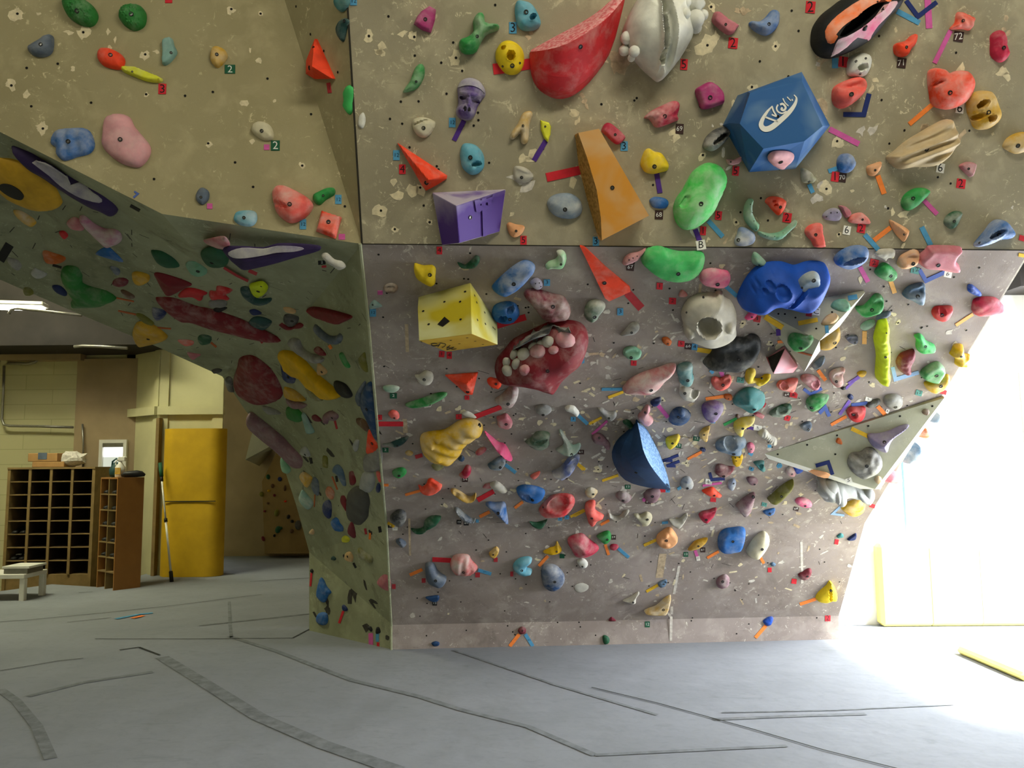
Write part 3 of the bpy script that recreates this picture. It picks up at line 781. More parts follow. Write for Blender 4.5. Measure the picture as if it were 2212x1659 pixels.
def num_tag(z, cx, cy, w, h, rot, color, text, ink=None, at=None, up=None):
    r = math.radians(-rot); c, s_ = math.cos(r), math.sin(r)
    pl = [zp(z, cx+a*c-b*s_, cy+a*s_+b*c) for a, b in ((-w/2, -h/2), (w/2, -h/2), (w/2, h/2), (-w/2, h/2))]
    q = slab_on(pl, 0.0032, at=at)
    if q is None: print('MISS tag', text, pl); return
    V, Fc, fr, P0, nn = q
    o = mesh('number_tag', V, Fc, tape_mat(color), mw=fr)
    x, y = zp(z, cx, cy)
    nm = {'dgreen': 'dark green', 'brown': 'black', 'palered': 'dull red'}.get(color, color)
    kind_ = 'lettered' if text.isalpha() else 'numbered'
    TAPES.append([('%s tag %s %s' % (nm, kind_, text.replace('.', ''))) if text else nm+' tape square', x, y, 20, o, 'tag', 'tape tags stuck beside the holds'])
    if text: write_on(o, text, (x, y), (x, y), min(h*1.05, w*1.55/max(1, len(text)))*ZN[z][2], ink or ('ink_white' if color in ('brown', 'dgreen', 'black') else 'ink'), P0, nn, up_px=up)
    return o

# faceted plywood / resin volumes from pixel corners with a height above the wall
VOLS = {}
def volume(key, look, verts, faces, mats, fmi=None, at=None, cat='climbing volume', name='climbing_volume', hide_flat=None, smooth=False, surf_faces=None):
    cx = sum(v[0] for v in verts)/len(verts); cy = sum(v[1] for v in verts)/len(verts)
    P0, nn = cast(*(at or (cx, cy))); u, v_ = frame(nn); org = hit_plane(cx, cy, P0, nn)
    fr = Matrix(((u.x, v_.x, nn.x, org.x), (u.y, v_.y, nn.y, org.y), (u.z, v_.z, nn.z, org.z), (0, 0, 0, 1))); inv = fr.inverted()
    wv = [hit_plane(x, y, P0 + nn*h, nn) for x, y, h in verts]
    # skirt edges: vertices with height > 0 on the outer boundary get a foot on the wall
    V = [inv @ p for p in wv]; F_ = [tuple(f) for f in faces]
    F_ = [f if (V[f[1]]-V[f[0]]).cross(V[f[2]]-V[f[1]]).dot((sum((V[i] for i in f), Vector())/len(f)) - Vector((0, 0, -.3))) > 0 else f[::-1] for f in F_]
    ed = set()
    for f in F_:
        for a, b in zip(f, f[1:]+f[:1]): ed.add((a, b))
    low = {}; mi_ = list(fmi) if fmi else [0]*len(F_)
    for (a, b) in list(ed):
        if (b, a) in ed: continue
        for i in (a, b):
            if i not in low: low[i] = len(V); V.append(Vector((V[i].x, V[i].y, -.001)))
        if V[a].z > .003 or V[b].z > .003: F_.append((b, a, low[a], low[b])); mi_.append(mi_[0])
    o = mesh(name, V, F_, mats, mi=mi_, mw=fr, smooth=smooth)
    bm_ = o.modifiers.new('bevel', 'BEVEL'); bm_.width = 0.006; bm_.segments = 2; bm_.limit_method = 'ANGLE'; bm_.angle_limit = math.radians(12)
    for f in (surf_faces if surf_faces is not None else faces): add_surf([wv[i] for i in f])
    HOLDS.append([look, cx, cy, 120, o, cat, None]); VOLS[key] = (o, P0, nn, inv)
    return o

def add_balls(o, z, lst, mat_, name='ball'):
    """round knobs standing on a hold: (x, y, radius in crop px, height of centre above the wall)"""
    inv = o.matrix_world.inverted(); nn = (o.matrix_world.to_3x3() @ Vector((0, 0, 1))).normalized(); P0 = o.matrix_world.translation
    for x, y, r, h in lst:
        px, py = zp(z, x, y); c = hit_plane(px, py, P0 + nn*h, nn); rr_ = r*ZN[z][2]/FPX*(c-EYE).length; c = inv @ c; V, F_ = [], []; n1, n2 = 9, 16
        for i in range(n1+1):
            a = math.pi*i/n1
            for j in range(n2):
                q = Vector((math.sin(a)*math.cos(2*math.pi*j/n2), math.sin(a)*math.sin(2*math.pi*j/n2), math.cos(a))); V.append(c + q*rr_*(1+.06*noise.noise(q*2+c*30)))
        F_ = [(i*n2+j, (i+1)*n2+j, (i+1)*n2+(j+1) % n2, i*n2+(j+1) % n2) for i in range(n1) for j in range(n2)]
        mesh(name, V, F_, mat_, o, smooth=True)

def add_knobs(o, z, lst, mat_, name, sink=.45):
    """flattened lumps grown on the skin of a hold: (x, y, rx, ry, degrees)"""
    R, uv = RMAP[o.name]
    for k, (x, y, rx, ry, rot) in enumerate(lst):
        t_ = math.radians(rot); q = uv(*zp(z, x, y), R.H*.6)
        for _ in range(5): q = .5*q + .5*uv(*zp(z, x, y), float(R.raw(np.array([q]))[0]))
        hh_ = float(R.raw(np.array([q]))[0])
        A = uv(*zp(z, x+rx*math.cos(t_), y-rx*math.sin(t_)), hh_)-q; B = uv(*zp(z, x-ry*math.sin(t_), y-ry*math.cos(t_)), hh_)-q
        hz = float(R.raw(np.array([q]))[0]); rz = min(np.linalg.norm(A), np.linalg.norm(B))*.7; V = []; n1, n2 = 8, 16
        for i in range(n1+1):
            a = math.pi*i/n1
            for j in range(n2):
                b = 2*math.pi*j/n2; sa = math.sin(a); w_ = 1+.10*noise.noise(Vector((sa*math.cos(b)*1.3, sa*math.sin(b)*1.3, k*3.7)))
                uvp = q + (A*math.cos(b)+B*math.sin(b))*sa*w_
                V.append(Vector((uvp[0], uvp[1], hz - rz*sink + rz*math.cos(a)*w_)))
        F_ = [(i*n2+j, (i+1)*n2+j, (i+1)*n2+(j+1) % n2, i*n2+(j+1) % n2) for i in range(n1) for j in range(n2)]
        mesh(name, V, F_, mat_, o, smooth=True)
# ------------------------------------------------------------------ big volumes first: other holds are bolted on to them
ZN[28] = (880, 590, 220/1921); ZN[29] = (1560, 140, 280/1858); ZN[30] = (1640, 850, 420/2212); ZN[31] = (1060, 680, 230/1908)
def zv(z, *vs_): return [zp(z, a, b) + (h,) for a, b, h in vs_]
def planar(vs_, i, a, b, c, at=None):
    """height of vertex i so that it lies in the plane of a, b, c"""
    cx = sum(q[0] for q in vs_)/len(vs_); cy = sum(q[1] for q in vs_)/len(vs_); P0, nn = cast(cx, cy)
    A, B, C = (hit_plane(vs_[k][0], vs_[k][1], P0 + nn*vs_[k][2], nn) for k in (a, b, c)); n_ = (B-A).cross(C-A).normalized()
    vs_[i] = (vs_[i][0], vs_[i][1], (hit_plane(vs_[i][0], vs_[i][1], A, n_)-P0).dot(nn)); print('planar', i, round(vs_[i][2], 3)); return vs_
def two_tone(name, a, b, sc=3.5, lo=.42, hi=.6, rough=.6):
    s = NT(name); c = s.coord(); return s.fin(s.mix(s.ramp(s.noise(c, sc, 3, .5, .4), lo, hi), srgb(a), srgb(b)), rough, .3)
M['yellow_wash'] = two_tone('yellow_washed_plywood', '#bcbd88', '#a99a18', 3.0, .38, .62)
M['blue_resin'] = two_tone('dark_blue_shell', '#23568c', '#7d9ab2', 2.6, .48, .76)
s = NT('purple_shell'); c = s.coord(); sx = s.add('ShaderNodeSeparateXYZ'); s.link(c, sx.inputs[0])
f_ = s.ramp(s.mul(s.mul(sx.outputs[1], s.mul(s.noise(c, 9, 3, .5), .16), 'ADD'), s.mul(sx.outputs[0], -.45), 'ADD'), .10, .26, 0, .72)
M['purple_resin'] = s.fin(s.mix(f_, srgb('#4a2c80'), srgb('#b4aec2')), .6, .3)
M['purple_chalk'] = two_tone('chalked_purple_shell', '#b6adbc', '#6c5296', 7, .48, .75)
bv = zv(28, (190, 665, .10), (1190, 225, .02), (1215, 1145, .42), (215, 1275, .22), (1700, 1020, .04), (1705, 1350, .20), (740, 1480, .0)); planar(bv, 3, 0, 1, 2); planar(bv, 5, 1, 2, 4); planar(bv, 6, 2, 3, 5)
vb = volume('box', 'big yellow and white box volume', bv,
            [(0, 1, 2, 3), (1, 4, 5, 2), (3, 2, 5, 6)], [M['yellow_wash'], two_tone('ochre_plywood', '#b3922a', '#a57f1a', 3)], [0, 0, 1], name='box_volume')
bv = zv(4, (708, 350, .02), (1440, 318, .02), (945, 480, .24), (975, 855, .20), (805, 875, .0), (1380, 740, .0)); planar(bv, 5, 1, 2, 3); planar(bv, 4, 0, 2, 3)
volume('weave', 'purple wedge volume with woven band', bv,
       [(0, 2, 1), (0, 4, 3, 2), (2, 3, 5, 1)], [M['purple_resin'], M['purple_chalk']], [1, 0, 0], name='wedge_volume')
bv = zv(29, (400, 400, .27), (1145, 235, .25), (1440, 880, .22), (1180, 1095, .25), (590, 1205, .31), (250, 845, .27), (1140, 100, .12), (365, 385, .15), (108, 835, .11), (385, 1538, .0), (1050, 1492, .0), (1545, 870, .08))
for i_ in (2, 3, 5): planar(bv, i_, 0, 1, 4)
volume('ball', 'huge dark blue faceted volume with white oval logo', bv,
       [(0, 1, 2, 3, 4, 5), (7, 6, 1, 0), (6, 11, 2, 1), (2, 11, 10, 3), (4, 3, 10, 9), (8, 5, 4, 9), (8, 7, 0, 5)], [M['blue_resin']], name='faceted_volume')
volume('tri_small', 'grey triangular plywood volume with green holds on it', zv(25, (150, 385, .0), (1965, 95, .02), (1190, 920, .24), (930, 1445, .08), (1520, 690, .0), (1200, 1090, .02)),
       [(0, 1, 2), (0, 2, 3), (1, 4, 2), (2, 5, 3)], [M['panel_volume'], M['edge_white']], [0, 0, 1, 1], name='triangular_volume')  # right-hand faces coloured white, window light put into the colour
volume('tri_big', 'long pale triangular plywood volume at right edge', zv(30, (60, 685, .0), (2108, 50, .02), (1320, 1090, .22), (1150, 1085, .10), (105, 745, .0), (2128, 60, .0), (1375, 1085, .0)),
       [(0, 1, 2), (0, 2, 3, 4), (1, 5, 6, 2)], [M['panel_volume'], M['edge_white']], [0, 1, 1], name='triangular_volume')  # right face whitened in its colour to stand for the window light
volume('red_tri', 'red and white triangular wedge volume', zv(25, (600, 1045, .02), (825, 1362, .05), (735, 1470, .05), (395, 1490, .16), (285, 1215, .0)),
       [(0, 1, 2, 3), (0, 3, 4)], [two_tone('red_white_resin', '#d9a0a8', '#d4242c', 2.6, .40, .62), M['scuff']], [0, 1], name='wedge_volume')
volume('slab', 'tall tapered tan orange slab volume', [(1249, 287, .13), (1294, 278, .13), (1402, 466, .13), (1300, 519, .13), (1298, 470, .13), (1289, 410, .13), (1268, 340, .13), (1243, 298, 0), (1250, 360, 0), (1268, 430, 0), (1288, 500, 0), (1299, 520, 0)],
       [(0, 1, 2, 3, 4, 5, 6), (0, 6, 8, 7), (6, 5, 9, 8), (5, 4, 10, 9), (4, 3, 11, 10)], [two_tone('tan_orange_resin', '#c98a2e', '#c8a474', 4, .45, .75), two_tone('ribbed_tan', '#8f6a2c', '#b58a45', 60)], [0, 1, 1, 1, 1], name='slab_volume')
def loft(rows, split=None):
    n = len(rows[0]); V = [p for r in rows for p in r]; F_, mi = [], []
    for i in range(len(rows)-1):
        for j in range(n-1): F_.append((i*n+j, i*n+j+1, (i+1)*n+j+1, (i+1)*n+j)); mi.append(1 if split is not None and i >= split else 0)
    return V, F_, mi
def spl(pts, n):
    P = [np.array(p, float) for p in pts]; P = [2*P[0]-P[1]] + P + [2*P[-1]-P[-2]]; out_ = []; k = len(P)-3
    for i in range(n):
        t = i/(n-1)*k; j = min(int(t), k-1); t -= j; a, b, c, d = P[j:j+4]
        out_.append(tuple(.5*((2*b)+(-a+c)*t+(2*a-5*b+4*c-d)*t*t+(-a+3*b-3*c+d)*t**3)))
    return out_
rdg = [(1146, 112, .03), (1170, 109, .12), (1200, 103, .19), (1230, 92, .22), (1262, 74, .22), (1295, 52, .19), (1322, 28, .14), (1345, 0, .05), (1352, -14, .0)]
top_ = [(1147, 108, 0), (1168, 96, 0), (1195, 81, 0), (1225, 65, 0), (1258, 47, 0), (1290, 26, 0), (1316, 4, 0), (1338, -14, 0), (1350, -24, 0)]
bot_ = [(1144, 114, 0), (1145, 148, 0), (1155, 181, 0), (1176, 203, 0), (1208, 214, 0), (1244, 203, 0), (1285, 164, 0), (1322, 104, 0), (1350, 0, 0)]
n = 22; R_, T_, B_ = spl(rdg, n), spl(top_, n), spl(bot_, n)
def lerp(A, B, t, bulge=0): return [tuple(np.array(a)*(1-t)+np.array(b)*t + np.array((0, 0, bulge*math.sin(math.pi*i/(n-1))))) for i, (a, b) in enumerate(zip(A, B))]
V_, F_, mi_ = loft([B_, lerp(B_, R_, .12, .06), lerp(B_, R_, .35, .06), lerp(B_, R_, .65, .03), R_, lerp(R_, T_, .5, .02), T_], 4)
pink_ledge = two_tone('scaled_pink_ledge', '#e0a2a0', '#cf5a60', 60, .4, .6)
volume('shield', 'huge red curved shield volume with textured ledge', V_, F_, [hold_mat('red', 1), pink_ledge], mi_, name='shield_volume', smooth=True, surf_faces=F_)
lf = [(1470, 645), (1340, 770), (1190, 910), (1115, 1110), (1180, 1330), (1330, 1510), (1620, 1605), (1985, 1650)]
md = [(1480, 650), (1430, 850), (1400, 1000), (1380, 1180), (1430, 1330), (1560, 1460), (1760, 1570), (1988, 1648)]
rg = [(1500, 640), (1535, 800), (1560, 930), (1590, 1060), (1660, 1220), (1750, 1360), (1870, 1510), (1990, 1645)]
rr = [(1535, 650), (1640, 750), (1715, 880), (1790, 1020), (1850, 1160), (1910, 1320), (1960, 1480), (1993, 1640)]
hs = [.03, .14, .22, .27, .27, .22, .12, .02]
def zrow(z, r, f): return spl([zp(z, *p) + (f*h,) for p, h in zip(r, hs)], 18)
n = 18; A_, B_, C_, D_ = zrow(23, lf, 0), zrow(23, md, .72), zrow(23, rg, 1), zrow(23, rr, .05)
V_, F_, mi_ = loft([A_, lerp(A_, B_, .5, .03), B_, lerp(B_, C_, .5, .0), C_, lerp(C_, D_, .5, 0), D_], 4)
volume('fin', 'big dark blue fin volume with pale scaled side', V_, F_, [hold_mat('dblue', 0), two_tone('scaled_pale_blue', '#8fb2d8', '#4c77ab', 70, .4, .6)], mi_, name='fin_volume', smooth=True)
_bvh = None
# drawn logo and lettering on two volumes, as thin painted strokes
def stroke(z, parent, name, pts, w, ink, closed=False, wfun=None):
    pl = spl([p for p in pts], max(6, len(pts)*5)); V, F_ = [], []
    P = [np.array(zp(z, *p)) for p in pl]; w0 = w*ZN[z][2]
    cx, cy = P[len(P)//2]; P0, nn = cast(cx, cy)
    if P0 is None: return
    inv = parent.matrix_world.inverted()
    for i, p in enumerate(P):
        d = P[min(i+1, len(P)-1)]-P[max(i-1, 0)]; d = d/np.linalg.norm(d); nrm = np.array((-d[1], d[0])); ww = w0*(wfun(i/(len(P)-1)) if wfun else 1)/2
        for sgn in (1, -1): V.append(inv @ hit_plane(*(p+nrm*ww*sgn), P0 + nn*.003, nn))
    for i in range(len(P)-1): F_.append((2*i, 2*i+1, 2*i+3, 2*i+2))
    return V, F_
def strokes(z, parent, name, lst, ink):
    V, F_ = [], []
    for a in lst:
        r = stroke(z, parent, name, *a[:2], ink, wfun=a[2] if len(a) > 2 else None)
        if r: k = len(V); V += r[0]; F_ += [tuple(i+k for i in f) for f in r[1]]
    o = mesh(name, V, F_, M[ink], parent); return o
bw = lambda t: .25+1.1*math.sin(math.pi*min(1, t*1.05))
strokes(29, VOLS['ball'][0], 'oval_logo', [([(720, 590), (640, 680), (575, 790), (560, 870), (610, 920), (700, 900), (830, 800), (960, 680), (1040, 570), (1065, 480), (1030, 430)], 60, bw),
    ([(610, 745), (700, 780), (800, 815)], 26), ([(715, 595), (735, 660), (775, 735), (710, 712)], 22), ([(800, 570), (780, 620), (800, 670), (860, 695), (925, 665)], 22), ([(830, 570), (870, 560), (910, 610), (885, 650), (850, 640), (862, 610)], 30),
    ([(870, 480), (900, 540), (950, 590)], 16), ([(930, 460), (970, 500), (985, 515)], 16), ([(1000, 490), (1010, 515)], 18)], 'ink_white')
strokes(28, VOLS['box'][0], 'lettering', [([(560, 1330), (500, 1330), (450, 1345), (480, 1375), (560, 1370), (620, 1345)], 14), ([(620, 1315), (600, 1360), (570, 1395)], 14), ([(620, 1318), (720, 1340), (700, 1380), (650, 1410)], 14),
    ([(810, 1360), (740, 1420)], 14), ([(760, 1390), (850, 1440), (930, 1425)], 12), ([(880, 1395), (800, 1430), (740, 1450)], 14)], 'ink')
# slots and screw holes of the volumes
def dots(key, z, pts, r=.0075, name='screw_hole'):
    o = VOLS[key][0]; inv = o.matrix_world.inverted()
    for x, y in pts:
        P, nn = cast(*zp(z, x, y))
        if P is None: continue
        u, v = frame(nn); V = [inv @ (P + nn*.002 + (u*math.cos(t)+v*math.sin(t))*r) for t in (2*math.pi*i/9 for i in range(9))]
        mesh(name, V, [tuple(range(9))], M['hole_black'], o)
dots('box', 28, [(300, 720), (700, 545), (997, 542), (1090, 352), (403, 968), (1005, 877), (1265, 425), (1305, 555), (1455, 745), (1318, 885), (1468, 960), (1612, 1030), (1645, 1058), (1128, 1215), (1280, 1278), (980, 1325), (1425, 1340), (820, 1262)])
dots('ball', 29, [(797, 740), (300, 1190)]); dots('tri_big', 30, [(210, 690), (545, 583), (885, 475), (865, 690), (1240, 368), (1600, 257), (1968, 143)])
dots('tri_small', 25, [(775, 525), (1400, 430), (1130, 712), (485, 460), (595, 463), (690, 1093)], .006); dots('red_tri', 25, [(600, 1140), (505, 1405), (752, 1355)], .007)
for key, z, x, y in (('shield', 99, 1254, 101), ('weave', 4, 1086, 598), ('slab', 5, 381, 302), ('fin', 23, 1480, 1388)):
    o = VOLS[key][0]; P, nn = cast(*zp(z, x, y)); b = bpy.data.objects.new('bolt', bolt_mesh()); COL.objects.link(b); b.parent = o
    q = nn.to_track_quat('Z', 'Y').to_matrix().to_4x4(); q.translation = P + nn*.001; b.matrix_local = o.matrix_world.inverted() @ q @ Matrix.Scale(.011, 4)
# woven straps on the purple wedge
def strap(key, z, quads, m_, name, th=.008):
    o = VOLS[key][0]; inv = o.matrix_world.inverted(); V, F_ = [], []
    for qd in quads:
        px_ = [zp(z, *p) for p in qd]; cx = sum(p[0] for p in px_)/4; cy = sum(p[1] for p in px_)/4; P0, nn = cast(cx, cy)
        k = len(V); V += [inv @ hit_plane(*p, P0 + nn*.0, nn) for p in px_] + [inv @ hit_plane(*p, P0 + nn*th, nn) for p in px_]
        F_ += [(k+4, k+5, k+6, k+7)] + [(k+i, k+(i+1) % 4, k+4+(i+1) % 4, k+4+i) for i in range(4)]
    return mesh(name, V, F_, m_, o)
strap('weave', 4, [[(1130, 430), (1180, 420), (1195, 540), (1148, 545)], [(1180, 430), (1290, 405), (1290, 440), (1185, 465)], [(1205, 410), (1245, 400), (1240, 480), (1200, 480)], [(1265, 405), (1300, 395), (1300, 480), (1262, 490)],
                   [(1205, 480), (1245, 480), (1250, 780), (1215, 790)], [(1160, 480), (1310, 475), (1310, 500), (1150, 545)], [(1300, 390), (1370, 375), (1370, 410), (1300, 425)], [(1310, 370), (1350, 362), (1350, 430), (1312, 435)]], M['purple_resin'], 'woven_band')
o = VOLS['box'][0]
strap('box', 28, [[(565, 965), (700, 820), (800, 905), (665, 1010)]], M['hole_black'], 'square_slot', .003)
